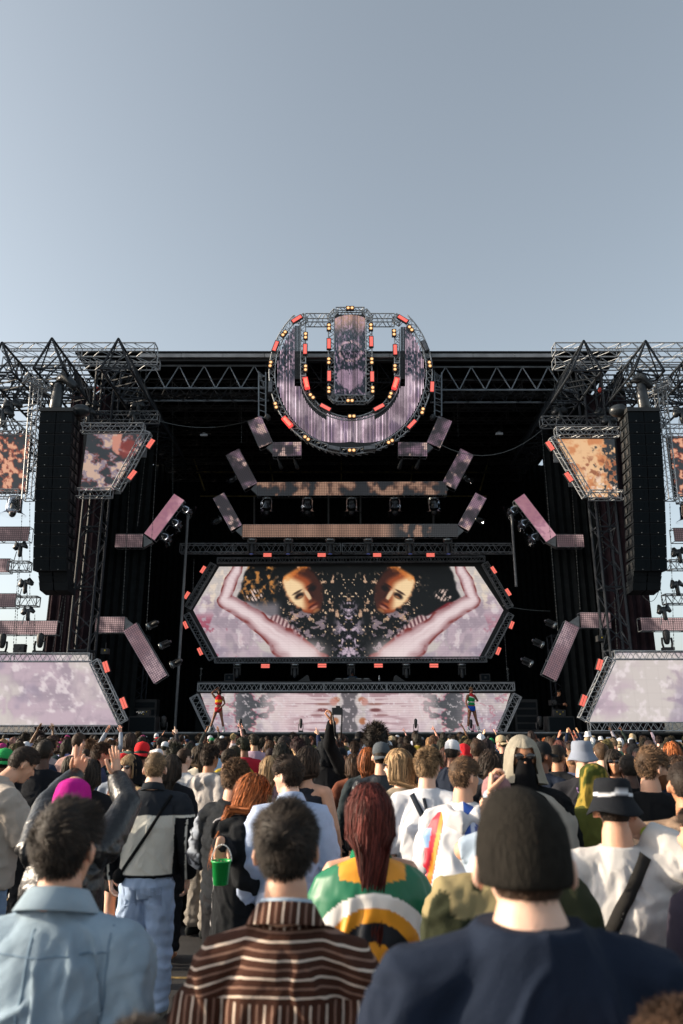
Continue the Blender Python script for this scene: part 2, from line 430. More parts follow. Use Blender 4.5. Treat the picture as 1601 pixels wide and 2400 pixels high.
for (x0, x1, s) in ((12, 366, 'left'), (1298, 1760, 'right')):
    truss(P(x0, 820, 27.5), P(x1, 820, 27.5), .5, f'light alloy box truss lying on top of the {s} wing roof, front one', h=.38, r=.028, rl=.014, seg=.9, group=f'alloy trusses on top of the {s} wing')
    truss(P(x0, 852, 28.6), P(x1 + 6, 852, 28.6), .5, f'light alloy box truss on the {s} wing roof just behind the front one', h=.38, r=.028, rl=.014, seg=.9, group=f'alloy trusses on top of the {s} wing')
for (x0, x1, s) in ((-200, 250, 'left'), (1400, 1850, 'right')):
    for y, Y in ((935, 31.5), (905, 33.2)):
        truss(P(x0, y, Y), P(x1, y, Y), .8, f'dark cross truss tying the {s} wing trusses ' + ('in front' if Y < 32 else 'further back'), 'steel', r=.04, rl=.025, seg=1.2)

# ---- lattice towers at both sides
def tower(pxb, pyb, pxt, Y, w, label, top_z=None, m='steel'):
    b = P(pxb, pyb, Y); zt = top_z or zr - .5
    truss((b.x, Y, 0), (b.x, Y, zt), w, label, m, r=.055, rl=.028, seg=1.5, name='lattice_tower', cat='tower', group='black lattice towers')
tower(192, 1525, 0, 29.62, .8, 'black lattice tower standing between left speaker stack and stage')
tower(1446, 1525, 0, 29.62, .8, 'black lattice tower standing between right speaker stack and stage')
tower(262, 1525, 0, 33, .6, 'second dark lattice tower deeper inside the left side', m='steel')
tower(1376, 1525, 0, 33, .6, 'second dark lattice tower deeper inside the right side', m='steel')
for s, (px, nm) in ((-1, (315, 'left')), (1, (1320, 'right'))):
    b = P(px, 1640, 35); truss((b.x, 35, 1.9), (b.x, 35, 6.2), .8, f'low scaffold tower in the dark at the {nm} of the stage', 'steel', r=.04, rl=.025, seg=1.2, name='scaffold', cat='scaffold')
for px, nm in ((413, 'left'), (1212, 'right')):
    b = P(px, 1660 if px < 800 else 1400, 34)
    p0, p1 = ((b.x, 34, 1.9 if px < 800 else P(0, 1375, 34).z), (b.x, 34, P(0, 1190, 34).z))
    tag(MB().bar(p0, p1, .065, 8).build('pole', M['plate']), f'slim grey pole standing {nm} of the hexagonal screen', 'pole')

# ================================================================== SCREENS
def polygrid(rows, Y, nu, nv):
    """rows: list of (py, xl, xr); returns verts, faces, px, py arrays"""
    ys = np.linspace(rows[0][0], rows[-1][0], nv + 1)
    yk = [r[0] for r in rows]
    xl = np.interp(ys, yk, [r[1] for r in rows]); xr = np.interp(ys, yk, [r[2] for r in rows])
    u = np.linspace(0, 1, nu + 1)
    px = xl[:, None] * (1 - u) + xr[:, None] * u; py = np.repeat(ys[:, None], nu + 1, 1)
    x = (px - 800.5) / FPX; y = (1200 - py) / FPX
    dy = math.cos(TH) - y * math.sin(TH); dz = math.sin(TH) + y * math.cos(TH)
    V = np.stack([x * Y / dy, np.full_like(x, Y), CAMZ + dz * Y / dy], -1).reshape(-1, 3)
    idx = np.arange((nv + 1) * (nu + 1)).reshape(nv + 1, nu + 1)
    F = np.stack([idx[:-1, :-1], idx[1:, :-1], idx[1:, 1:], idx[:-1, 1:]], -1).reshape(-1, 4)
    return V, F, px.ravel(), py.ravel()
def screen(rows, Y, paint, root, m='screen', res=2.2, name='screen_face'):
    w_ = max(r[2] - r[1] for r in rows); h_ = rows[-1][0] - rows[0][0]
    V, F, px, py = polygrid(rows, Y, max(4, int(w_ / res)), max(4, int(h_ / res)))
    me = bpy.data.meshes.new(name); off = np.array(root.location)
    me.from_pydata((V - off).tolist(), [], F.tolist()); me.materials.append(M[m])
    cc = np.clip(paint(px, py), 0, 1); off_ = V - V[0]
    for ax_ in (0, 2): cc = cc * (1 - .018 * (np.mod(np.abs(off_[:, ax_]), .5) < .045))[:, None]      # joints between led cabinets
    set_cols(me, lin(cc))
    return mobj(name, me, root)
def backing(rows, Y, root, grow=4, m='black', d=.22):
    a = [(P(r[1] - grow, r[0], Y)) for r in rows]; b = [(P(r[2] + grow, r[0], Y)) for r in rows]
    poly = [(p.x, p.z) for p in b] + [(p.x, p.z) for p in a[::-1]]
    MB().prism(poly[::-1], Y + .02, Y + d).build('cabinet', M[m], root)

def clouds(px, py, seed=3, s=1.0):
    q = fbm(px / (60 * s), py / (60 * s), 0, seed, 4); q2 = fbm(px / (26 * s) + 3 * q, py / (26 * s) + 9, 0, seed + 9, 5)
    q3 = fbm(px / (120 * s) + q2, py / (90 * s), 0, seed + 20, 3)
    c = mix(rgb8('#a897a2'), rgb8('#c2adb7'), ss(.3, .6, q2)); c = mix(c, rgb8('#d2c8c2'), ss(.42, .64, q3) * .95)
    c = mix(c, rgb8('#ecdfe0'), ss(.56, .74, fbm(px / 17, py / 17, 3, seed + 31, 4)) * .75); c = mix(c, rgb8('#968a9c'), ss(.58, .72, q) * .5)
    return c
def mirrored_video(px, py):
    s = np.abs(px - 817.5); right = px > 817.5
    wx = fbm(s / 30, py / 30, 0, 51, 3) - .5
    c = clouds(s, py, 5, .8)
    c = mix(c, rgb8('#a8485e'), ss(.66, .72, fbm(s / 22, py / 22, 2, 61, 4)) * np.where(right, .35, .8) * ss(1430, 1460, py) * ss(240, 300, s))
    c = mix(c, rgb8('#eedccb'), ss(.52, .66, fbm(s / 16, py / 16, 2, 62, 4)) * ss(1440, 1400, py) * ss(270, 290, s))
    # dark middle zone under the arms
    def seg(x0, y0, x1, y1):
        dx, dy = x1 - x0, y1 - y0; t = np.clip(((s - x0) * dx + (py - y0) * dy) / (dx * dx + dy * dy), 0, 1)
        return np.hypot(s - x0 - t * dx, py - y0 - t * dy), t
    edge = np.interp(py, [1325, 1360, 1400, 1416, 1440, 1470, 1510, 1545], [236, 248, 262, 240, 190, 140, 105, 42]) + wx * 14
    dark = ss(4, -4, s - edge)
    db = fbm(s / 9 + 2 * wx, py / 11, 0, 71, 5); warm = fbm(s / 40, py / 30, 0, 72, 3)
    d = np.zeros((len(s), 3)) + np.array([.035, .045, .05])
    d = mix(d, mix(rgb8('#6e4a34'), rgb8('#cfa98c'), ss(.55, .75, db)), ss(.62, .68, db) * ss(.48, .60, warm) * ss(180, 150, s))
    sp = fbm(s / 5.5, py / 6.5, 4, 75, 3)
    d = mix(d, rgb8('#e8c7a4'), ss(.72, .78, sp) * ss(205, 150, s) * ss(1330, 1365, py))
    lft = (~right).astype(float)
    d = mix(d, mix(rgb8('#55402a'), rgb8('#d88e46'), ss(.5, .7, db)), lft * ss(.47, .56, db) * ss(165, 180, s) * ss(1440, 1390, py) * .9)
    d = mix(d, rgb8('#8a8288'), lft * ss(1400, 1425, py) * ss(150, 175, s) * .85)
    hatch = (np.sin((s * .9 + py * .55) * .8) > 0) * ss(26, 16, np.hypot(s - 222, (py - 1395) * 1.5))
    d = mix(d, rgb8('#dcc0b4'), hatch * ss(.45, .6, fbm(s / 7, py / 7, 0, 77, 2)))
    # kaleidoscope debris in the centre
    kz = ss(50, 12, s + (1480 - py) * .25 * (py < 1480)) * ss(1370, 1420, py); ko = fbm(s / 8 + 1.5 * wx, py / 9, 0, 81, 4)
    d = mix(d, mix(rgb8('#564e5e'), rgb8('#cdb6c4'), ss(.5, .66, ko)), ss(.50, .57, ko) * kz)
    zig = fbm(s / 12, py / 10, 0, 91, 5)
    d = mix(d, rgb8('#9d8890'), ss(.58, .65, zig) * ss(45, 60, s) * ss(170, 130, s) * ss(1418, 1440, py) * .85)
    c = mix(c, d, dark)
    # red sleeve lining + pleats
    fold, t2 = seg(238, 1428, 128, 1500)
    c = mix(c, np.where(right[:, None], rgb8('#7c1f28'), rgb8('#8d8488')), ss(20, 14, fold) * dark)
    pl = np.sin(s * .62 - py * .2) * .5 + .5
    c = mix(c, mix(rgb8('#5b3038'), rgb8('#e3c2be'), pl), ss(22, 15, seg(170, 1460, 118, 1505)[0]) * .95)
    # arms: one tapered limb with soft light side, warped so the edges are organic
    s0, py0 = s, py
    s = s + (fbm(s0 / 34, py0 / 34, 0, 301, 2) - .5) * 16; py = py + (fbm(s0 / 36, py0 / 30, 5, 302, 2) - .5) * 14
    best = np.full(len(s), 9.0); sideN = np.zeros(len(s))
    for (a, ra, rb) in (((250, 1315, 291, 1399), 13, 17), ((291, 1402, 205, 1464), 18, 23), ((205, 1464, 150, 1506), 23, 28), ((150, 1506, 85, 1570), 34, 46)):
        dd, tt = seg(*a); k = dd / (ra + (rb - ra) * tt); best = np.minimum(best, k)
    streak = fbm(s / 30 + py / 40, (py + s * .7) / 5.5, 0, 303, 3)
    lit_ = ss(.95, .2, best) * .8 + .35 * streak
    cc = mix(rgb8('#96666a'), rgb8('#efd9da'), np.clip(lit_, 0, 1)); cc = mix(cc, rgb8('#7c2b26'), ss(.66, .95, best) * ss(.35, .6, fbm(s / 14, py / 14, 0, 304, 3)))
    c = mix(c, cc, ss(1.04, .93, best))
    s, py = s0, py0
    bl = ss(64, 0, np.hypot((s - 95) * .9, (py - 1530) * 1.3)); c = mix(c, rgb8('#f7e4e2'), bl * .85)
    # face: tilted ellipse, warm light from the outer side
    ax, ay = 101, 1388.0; ang = math.atan2(96, -56)
    lx = (s - ax) * math.cos(ang) + (py - ay) * math.sin(ang)         # along the face, + towards the chin
    ly = -(s - ax) * math.sin(ang) + (py - ay) * math.cos(ang)        # across
    wdt = np.interp(lx, [-62, -48, -20, 10, 35, 56], [20, 36, 43, 40, 29, 10])
    k = np.abs(ly) / wdt; inside = ss(1.12, .86, k + .35 * (fbm(s / 8, py / 8, 0, 35, 3) - .5)) * ss(-63, -54, lx) * ss(58, 50, lx)
    lit = ss(34, -30, ly * 1.0 + 8 * np.sin(lx * .09)) * ss(70, 10, lx) * (1 - .35 * ss(.7, 1.0, k))
    f = mix(rgb8('#3d1d15'), rgb8('#9c4a26'), ss(.08, .40, lit)); f = mix(f, rgb8('#ffdcaa'), ss(.42, .85, lit))
    f = mix(f, rgb8('#e88a3e'), ss(-34, -50, lx + fbm(s / 5, py / 5, 0, 33, 2) * 14) * .75)
    def bl2(cx, cy, rx, ry, rot=0):
        dx, dy = lx - cx, ly - cy; c_, s_ = math.cos(rot), math.sin(rot)
        return np.hypot((dx * c_ + dy * s_) / rx, (-dx * s_ + dy * c_) / ry)
    for (cx, cy, rx, ry, colr, am) in ((0, -14, 6.5, 11, '#1d0f0c', 1), (3, -14, 2.4, 6, '#c98a58', .7), (0, 14, 6.5, 10, '#120a08', 1), (-9, -14, 2.6, 12, '#2b1712', .85), (-8, 14, 2.6, 10, '#1a0c08', .8),
                                       (8, 1, 15, 4.5, '#ffe9c0', .8), (8, 8, 14, 3.0, '#2c120c', .8), (22, 1, 4, 7, '#4a2014', .8), (33, 0, 3.2, 12, '#4a120c', .95), (37, -1, 3.0, 9, '#d89a84', .6), (46, 0, 5, 8, '#d9985e', .5)):
        f = mix(f, rgb8(colr), ss(1.25, .5, bl2(cx * 1.1, cy * 1.22, rx * 1.15, ry * 1.2)) * am)
    c = mix(c, f, inside)
    c = c * (0.94 + 0.06 * np.sin(py * 2.1))[:, None]
    return c
# main hexagonal screen
hexrows = [(1328, 514, 1112), (1430, 453, 1180), (1543, 513, 1122)]
root = empty('video_screen', P(817, 1543, 36), 'large hexagonal video screen showing two mirrored faces above the dj', 'screen')
screen(hexrows, 36, mirrored_video, root, res=1.7)
backing([(1320, 490, 1140), (1430, 436, 1194), (1550, 500, 1140)], 36.02, root, 0)
# lower centre screen
def lower_video(px, py):
    s = np.abs(px - 818); c = clouds(s, py, 12, .8)
    n = fbm(s / 40, py / 26, 0, 41, 5)
    blobs = ss(.50, .54, n) * ss(120, 190, s) * ss(330, 230, s)
    c = mix(c, rgb8('#3d4145') if 1 else 0, blobs * .85)
    c = mix(c, rgb8('#b8546a'), ss(.47, .5, n) * ss(.54, .51, n) * ss(120, 190, s) * .55)
    band = fbm(s / 70, py / 5, 0, 43, 3)
    c = mix(c, rgb8('#e7cdd0'), ss(30, 60, s) * ss(210, 150, s) * .75)
    c = mix(c, rgb8('#a8848a'), ss(30, 60, s) * ss(160, 100, s) * ss(.5, .65, band) * .8)
    for (cx, cy, rx, ry, h) in ((62, 1664, 14, 4.5, '#6b3434'), (30, 1640, 9, 7, '#b06a4c'), (32, 1690, 9, 9, '#b0683e'), (60, 1650, 22, 3, '#9a6b62'), (75, 1676, 20, 3, '#9a6f70'), (36, 1645, 10, 10, '#c98f84')):
        c = mix(c, rgb8(h), ss(1.2, .6, np.hypot((s - cx) / rx, (py - cy) / ry)) * .85)
    c = mix(c, rgb8('#6a6468'), ss(20, 14, s + 4 * np.sin(py * .15)))
    c = mix(c, rgb8('#f5e0df'), ss(26, 4, np.abs(s - 190)) * .4)
    sp = fbm(px / 6, py / 6, 0, 47, 3); c = mix(c, rgb8('#eadcdf'), ss(.66, .74, sp) * .7)
    return c * (0.95 + .05 * np.sin(py * 2.1))[:, None]
root = empty('video_screen', P(818, 1716, 33), 'low wide video screen of blurred pink shapes behind the dancers', 'screen')
lowrows = [(1625, 470, 1196), (1716, 503, 1166)]
screen(lowrows, 33, lower_video, root, res=1.9)
backing([(1622, 458, 1208), (1717, 497, 1172)], 33.02, root, 0)
# side lower screens
root = empty('video_screen', P(140, 1700, 29), 'wide lower left video screen filled with pale pink clouds', 'screen')
screen([(1535, -330, 205), (1552, -330, 214), (1702, -330, 278)], 29, lambda x, y: clouds(x, y, 23, 1.3), root, res=2.4)
backing([(1532, -334, 212), (1704, -334, 286)], 29.02, root, 0)
root = empty('video_screen', P(1500, 1700, 29), 'wide lower right video screen filled with pale pink clouds', 'screen')
screen([(1530, 1445, 1960), (1545, 1436, 1960), (1692, 1381, 1960)], 29, lambda x, y: clouds(3000 - x, y, 23, 1.3), root, res=2.4)
backing([(1527, 1438, 1964), (1694, 1374, 1964)], 29.02, root, 0)
# upper wing screens
def camo(px, py):
    n = fbm(px / 26 + py / 60, py / 20 - px / 60, 0, 101, 5); c = np.zeros((len(px), 3)) + rgb8('#34393e')
    c = mix(c, rgb8('#8d7f8a'), ss(.46, .50, n)); c = mix(c, rgb8('#c9aa98'), ss(.58, .63, n)); c = mix(c, rgb8('#6b3630'), ss(.47, .49, n) * ss(.53, .51, n) * .8)
    b = np.hypot((px - 300) / 22, (py - 1050) / 18) + (n - .5) * 2.4; c = mix(c, rgb8('#8d3a34'), ss(1.3, .7, b) * .8); b = np.hypot((px - 272) / 12, (py - 1035) / 24) + (n - .5) * 2; c = mix(c, rgb8('#c98a78'), ss(1.1, .8, b))
    return c
def ember(px, py):
    n = fbm(px / 22, py / 22, 0, 111, 5); m = fbm(px / 9, py / 9, 0, 112, 4)
    c = mix(rgb8('#d08a5c'), rgb8('#eabd90'), ss(.35, .55, n)); c = mix(c, rgb8('#8d5038'), ss(.52, .68, m) * ss(1050, 1090, py) * ss(1150, 1110, py) * .8); c = mix(c, rgb8('#f2d8c4'), ss(.48, .65, fbm(px / 7, py / 7, 0, 113, 3)) * ss(1080, 1150, py))
    e = (px - 1402) * .8 + (py - 1095) * -.12 + (n - .5) * 90
    c = mix(c, rgb8('#33383c'), ss(8, 16, e) * ss(.66, .58, m)); return c
def sparks(px, py):
    m = fbm(px / 12, py / 12, 0, 121, 5); c = np.zeros((len(px), 3)) + rgb8('#33363a')
    c = mix(c, rgb8('#8b4436'), ss(.50, .58, m)); c = mix(c, rgb8('#e0a484'), ss(.58, .66, m)); return c
root = empty('video_screen', P(200, 1160, 29), 'upper left trapezoid video screen with grey and brown marbled picture', 'screen')
screen([(1015, 204, 342), (1030, 203, 338), (1148, 188, 268)], 28.9, camo, root, res=1.6)
backing([(1010, 198, 346), (1075, 196, 322), (1152, 184, 262)], 28.92, root, 2)
root = empty('video_screen', P(1440, 1160, 29), 'upper right trapezoid video screen with orange ember picture', 'screen')
screen([(1029, 1302, 1440), (1165, 1378, 1450)], 28.9, ember, root, res=1.6)
backing([(1024, 1298, 1442), (1168, 1370, 1452)], 28.92, root, 2)
for s, rows in (('left', [(1016, -60, 70), (1154, -70, 58)]), ('right', [(1022, 1567, 1700), (1162, 1585, 1712)])):
    root = empty('video_screen', P(rows[0][1], 1160, 27.5), f'dark video screen with glowing embers cut by the {s} picture edge', 'screen')
    screen(rows, 27.5, sparks, root, res=2); backing(rows, 27.52, root, 2)

# grey stepped backing plates showing at the slanted screen edges
root = empty('screen_bracket', P(330, 1070, 29.2), 'grey stepped plates behind the slanted edge of upper left screen', 'plate')
for a in ((326, 1045, 345, 1072), (292, 1120, 306, 1130), (268, 1148, 284, 1158)):
    p, q = P(a[0], a[3], 29.25), P(a[2], a[1], 29.25); MB().box(((p.x + q.x) / 2, 29.25, (p.z + q.z) / 2), (q.x - p.x, .06, q.z - p.z)).build('plate', M['plate'], root)
root = empty('screen_bracket', P(1300, 1070, 29.2), 'grey stepped plates behind the slanted edge of upper right screen', 'plate')
for a in ((1298, 1058, 1316, 1084), (1333, 1130, 1346, 1141), (1363, 1160, 1380, 1168)):
    p, q = P(a[0], a[3], 29.25), P(a[2], a[1], 29.25); MB().box(((p.x + q.x) / 2, 29.25, (p.z + q.z) / 2), (q.x - p.x, .06, q.z - p.z)).build('plate', M['plate'], root)

# ---- truss frames round the screens  (px0,py0,px1,py1,Y,width,label)
T = [
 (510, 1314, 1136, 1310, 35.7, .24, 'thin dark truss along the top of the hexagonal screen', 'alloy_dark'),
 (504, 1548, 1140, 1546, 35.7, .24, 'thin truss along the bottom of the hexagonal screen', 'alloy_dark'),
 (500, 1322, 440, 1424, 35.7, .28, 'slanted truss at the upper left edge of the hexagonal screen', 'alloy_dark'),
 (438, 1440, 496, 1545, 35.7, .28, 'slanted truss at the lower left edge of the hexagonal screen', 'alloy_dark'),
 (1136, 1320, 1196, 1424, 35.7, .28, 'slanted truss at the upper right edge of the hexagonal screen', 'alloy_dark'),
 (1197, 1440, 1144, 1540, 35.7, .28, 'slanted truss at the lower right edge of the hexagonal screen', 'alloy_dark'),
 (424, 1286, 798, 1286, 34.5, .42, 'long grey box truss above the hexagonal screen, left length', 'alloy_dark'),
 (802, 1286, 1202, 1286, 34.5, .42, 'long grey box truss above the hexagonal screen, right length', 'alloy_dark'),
 (465, 1611, 1204, 1610, 32.6, .32, 'bright alloy truss along the front edge of the dj riser', 'alloy'),
 (455, 1632, 495, 1716, 32.6, .34, 'slanted alloy truss left of the low centre screen', 'alloy'),
 (1212, 1630, 1174, 1714, 32.6, .34, 'slanted alloy truss right of the low centre screen', 'alloy'),
 (-330, 1541, 212, 1541, 28.7, .30, 'alloy truss along the top of the lower left screen', 'alloy'),
 (222, 1550, 288, 1692, 28.7, .32, 'slanted alloy truss at the right edge of the lower left screen', 'alloy'),
 (-330, 1710, 278, 1710, 28.7, .30, 'alloy truss along the bottom of the lower left screen', 'alloy'),
 (1438, 1536, 1960, 1536, 28.7, .30, 'alloy truss along the top of the lower right screen', 'alloy'),
 (1430, 1545, 1366, 1686, 28.7, .32, 'slanted alloy truss at the left edge of the lower right screen', 'alloy'),
 (1381, 1703, 1960, 1703, 28.7, .30, 'alloy truss along the bottom of the lower right screen', 'alloy'),
 (190, 1004, 338, 1004, 28.5, .34, 'alloy truss on top of the upper left screen', 'alloy'),
 (346, 1014, 274, 1146, 28.5, .34, 'slanted alloy truss at the edge of the upper left screen', 'alloy'),
 (182, 1156, 262, 1156, 28.5, .34, 'short alloy truss under the upper left screen', 'alloy'),
 (1302, 1013, 1451, 1013, 28.5, .34, 'alloy truss on top of the upper right screen', 'alloy'),
 (1296, 1026, 1376, 1162, 28.5, .34, 'slanted alloy truss at the edge of the upper right screen', 'alloy'),
 (1382, 1161, 1460, 1161, 28.5, .34, 'short alloy truss under the upper right screen', 'alloy'),
 (195, 978, 372, 978, 29.6, .4, 'dark truss carrying wrapped lamps above the upper left screen', 'alloy_dark'),
 (1268, 990, 1440, 990, 29.6, .4, 'dark truss carrying wrapped lamps above the upper right screen', 'alloy_dark'),
 (-80, 1003, 80, 1003, 27.2, .4, 'alloy truss on top of the screen at the left picture edge', 'alloy'),
 (-80, 1158, 46, 1158, 27.2, .3, 'alloy truss under the screen at the left picture edge', 'alloy'),
 (1556, 1010, 1720, 1010, 27.2, .4, 'alloy truss on top of the screen at the right picture edge', 'alloy'),
 (1588, 1170, 1720, 1170, 27.2, .3, 'alloy truss under the screen at the right picture edge', 'alloy'),
 (86, 900, 66, 1172, 27.0, .34, 'upright alloy truss between the left edge screen and speaker stack', 'alloy'),
 (1546, 905, 1574, 1172, 27.0, .34, 'upright alloy truss between the right edge screen and speaker stack', 'alloy'),
]
for a in T:
    up = (0, 0, 1) if abs(a[0] - a[2]) > abs(a[1] - a[3]) * .3 else (0, 1, 0)
    truss(P(a[0], a[1], a[4]), P(a[2], a[3], a[4]), a[5], a[6], a[7], r=.024, rl=.012, seg=a[5] * 1.25, up=up)
for (a, b, lb) in (((60, 885), (96, 905), 'left'), ((1570, 895), (1540, 915), 'right')):
    p = P(a[0], a[1], 26.6)
    r_ = empty('truss_corner', p, f'bright square truss corner block above the {lb} speaker stack', 'truss corner')
    ch, lac = lattice(p, p + Vector((.9 if lb == 'left' else -.9, .8, -.2)), SQ(.34), .03, .02, .4)
    for c in ch: c.build('chord', M['alloy'], r_)
    lac.build('lacing', M['alloy'], r_)

# ================================================================== LED BARS
def led_bar(p0, p1, wpx, Y, label, kind, m='mesh_screen', group=None, edge=True):
    """p0,p1 px end points of the long axis, wpx = width in px"""
    a, b = P(*p0, Y), P(*p1, Y); d = (b - a); L = d.length; d.normalize(); ang = math.atan2(d.z, d.x)
    w_ = wpx / 1740 * (P(*p0, Y) - Vector((0, 0, CAMZ))).dot(Vector((0, math.cos(TH), math.sin(TH)))) / 1.0
    root = empty('led_panel', (a + b) / 2, label, 'led panel', group, rot=(0, -ang, 0))
    nu, nv = max(6, int(L / .045)), max(4, int(w_ / .045))
    us = np.linspace(-L / 2, L / 2, nu + 1); vs = np.linspace(-w_ / 2, w_ / 2, nv + 1)
    U, V = np.meshgrid(us, vs)
    VV = np.stack([U, np.zeros_like(U), V], -1).reshape(-1, 3); idx = np.arange(U.size).reshape(U.shape)
    F = np.stack([idx[:-1, :-1], idx[:-1, 1:], idx[1:, 1:], idx[1:, :-1]], -1).reshape(-1, 4)
    me = bpy.data.meshes.new('led_face'); me.from_pydata(VV.tolist(), [], F.tolist()); me.materials.append(M[m])
    x, z = VV[:, 0] + a.x, VV[:, 2] + a.z
    if kind == 'pink': n = fbm(x * .9, z * .9, 0, 5, 4); c = mix(rgb8('#a06f7c'), rgb8('#c594a0'), ss(.4, .65, n)); c = mix(c, rgb8('#8d5c72'), (fbm(x * 9, z * 9, 0, 6, 2) > .58) * .5)
    elif kind == 'grey': n = fbm(x * .9, z * .9, 0, 5, 4); c = mix(rgb8('#86686f'), rgb8('#b59aa0'), ss(.35, .65, n)); c = mix(c, rgb8('#6e5a66'), (fbm(x * 9, z * 9, 0, 6, 2) > .56) * .5)
    elif kind == 'wash': n = fbm(x * 1.5 + z, z * 1.2, 0, 7, 4); c = mix(rgb8('#5c4a4e'), rgb8('#b99a98'), ss(.35, .65, n))
    elif kind == 'mauve': n = fbm(x * 1.6, z * 1.6, 0, 8, 4); c = mix(rgb8('#3c383d'), rgb8('#97788a'), ss(.4, .66, n)); c = mix(c, rgb8('#d3b2a8'), ss(.62, .72, fbm(x * 3, z * 3, 0, 9, 3)))
    else:
        sx = np.abs(x - X0); n = fbm(sx * 1.7, z * 1.3, 0, 10 if kind == 'bar1' else 14, 4)
        c = np.zeros((len(x), 3)) + rgb8('#34363a'); c = mix(c, rgb8('#6a5046'), ss(.5, .58, n)); c = mix(c, rgb8('#a98470'), ss(.56, .66, n))
        if kind == 'bar2':
            c = mix(rgb8('#3b3b3d') + 0 * c, c, ss(.56, .62, n) * ss(3.2, 2.2, sx)); c = mix(c, mix(rgb8('#6f5447'), rgb8('#b58d78'), fbm(sx * 3, z * .6, 0, 15, 3)), ss(2.6, 3.4, sx))
    set_cols(me, lin(c)); f = mobj('led_face', me, root)
    # body: shallow open box truss behind the face
    fr = MB(); e = .03
    for zz in (-w_ / 2, w_ / 2):
        for yy in (.02, .38): fr.bar((-L / 2, yy, zz), (L / 2, yy, zz), e * .7, 4)
    n = max(2, int(L / .5))
    for k in range(n + 1):
        xx = -L / 2 + L * k / n
        fr.bar((xx, .38, -w_ / 2), (xx, .38, w_ / 2), e * .5, 4); fr.bar((xx, .02, -w_ / 2), (xx, .38, -w_ / 2), e * .5, 4); fr.bar((xx, .02, w_ / 2), (xx, .38, w_ / 2), e * .5, 4)
    fr.build('frame', M['alloy_dark'], root, world=False)
    MB().box((0, .05, 0), (L - .03, .04, w_ - .03)).build('rear_plate', M['black'], root, world=False)
    return root
def bars():
    led_bar((602, 1146), (1047, 1144), 33, 35, 'long upper horizontal led bar with brown pattern under the roof', 'bar1')
    led_bar((568, 1244), (1073, 1243), 30, 34, 'long lower horizontal led bar with peach ends under the roof', 'bar2')
    g1 = 'led panels hung in angled pairs'
    for mir in (0, 1):
        s = 'right' if mir else 'left'
        mx = (lambda p: (1640 - p[0], p[1])) if mir else (lambda p: p)
        led_bar(mx((596, 981)), mx((624, 1043)), 33, 32, f'small tilted led panel highest of those at the {s} of the sign', 'mauve', group=g1)
        led_bar(mx((639, 1053)), mx((706, 1052)), 34, 32, f'small horizontal led panel tucked under the {s} of the round sign', 'mauve', group=g1)
        led_bar(mx((545, 1059)), mx((588, 1140)), 34, 35, f'tilted led panel at the {s} end of the upper long bar', 'mauve', group=g1)
        led_bar(mx((512, 1161)), mx((554, 1237)), 28, 34, f'tilted led panel at the {s} end of the lower long bar', 'mauve', group=g1)
    led_bar((420, 1165), (350, 1258), 29, 31.5, 'bright pink led panel leaning right beside the left edge screens', 'pink', 'screen')
    led_bar((1217, 1165), (1292, 1262), 29, 31.5, 'bright pink led panel leaning left beside the right edge screens', 'pink', 'screen')
    led_bar((270, 1267), (334, 1267), 31, 31.5, 'short horizontal led panel joined to the pink panel on the left', 'wash')
    led_bar((1305, 1267), (1368, 1267), 30, 31.5, 'short horizontal led panel joined to the pink panel on the right', 'wash')
    led_bar((223, 1464), (291, 1464), 36, 30.5, 'short checked led panel right of the left lattice tower', 'wash')
    led_bar((1361, 1453), (1432, 1454), 35, 30.5, 'short checked led panel left of the right lattice tower', 'wash')
    led_bar((304, 1469), (376, 1592), 34, 30.5, 'long pink led panel slanting down at the left of the stage', 'grey')
    led_bar((1342, 1463), (1288, 1588), 34, 30.5, 'long pink led panel slanting down at the right of the stage', 'grey')
    for a, b, h, s in (((-60, 1251), (68, 1251), 34, 'highest'), ((-60, 1325), (22, 1325), 32, 'second'), ((-60, 1407), (38, 1407), 32, 'third'), ((-60, 1471), (134, 1471), 32, 'lowest')):
        led_bar(a, b, h, 29.5, f'{s} of the four led panels against the sky at the left edge', 'wash', group='led panels against the sky')
    for a, b, h, s in (((1580, 1253), (1700, 1253), 32, 'upper'), ((1503, 1463), (1700, 1463), 30, 'lower')):
        led_bar(a, b, h, 29.5, f'{s} of the led panels against the sky at the right edge', 'wash', group='led panels against the sky')
bars()
# grey hinge plates joining the angled pairs
def tri_plate(pts, Y, label):
    q = [P(*p, Y) for p in pts]; r_ = q[0]
    o = MB(); o.prism([(p.x, p.z) for p in q], Y + .05, Y + .30); tag(o.build('hinge_plate', M['plate']), label, 'plate', 'grey hinge plates')
for mir in (0, 1):
    s = 'right' if mir else 'left'; mm = lambda L: [(1640 - x, y) for x, y in L] if mir else L
    tri_plate(mm([(624, 1048), (639, 1036), (639, 1062)]), 32, f'grey hinge plate between the small {s} panels under the sign')
    tri_plate(mm([(588, 1146), (603, 1130), (603, 1160)]), 35, f'grey hinge plate at the {s} end of upper long bar')
    tri_plate(mm([(552, 1243), (569, 1230), (569, 1258)]), 34, f'grey hinge plate at the {s} end of lower long bar')
tri_plate([(336, 1252), (358, 1270), (336, 1282)], 31.5, 'grey hinge plate under the left pink panel')
tri_plate([(1304, 1252), (1282, 1270), (1304, 1282)], 31.5, 'grey hinge plate under the right pink panel')
tri_plate([(291, 1447), (312, 1463), (291, 1482)], 30.5, 'pale grey hinge plate on the lower left led pair')
tri_plate([(1359, 1442), (1336, 1458), (1359, 1470)], 30.5, 'pale grey hinge plate on the lower right led pair')
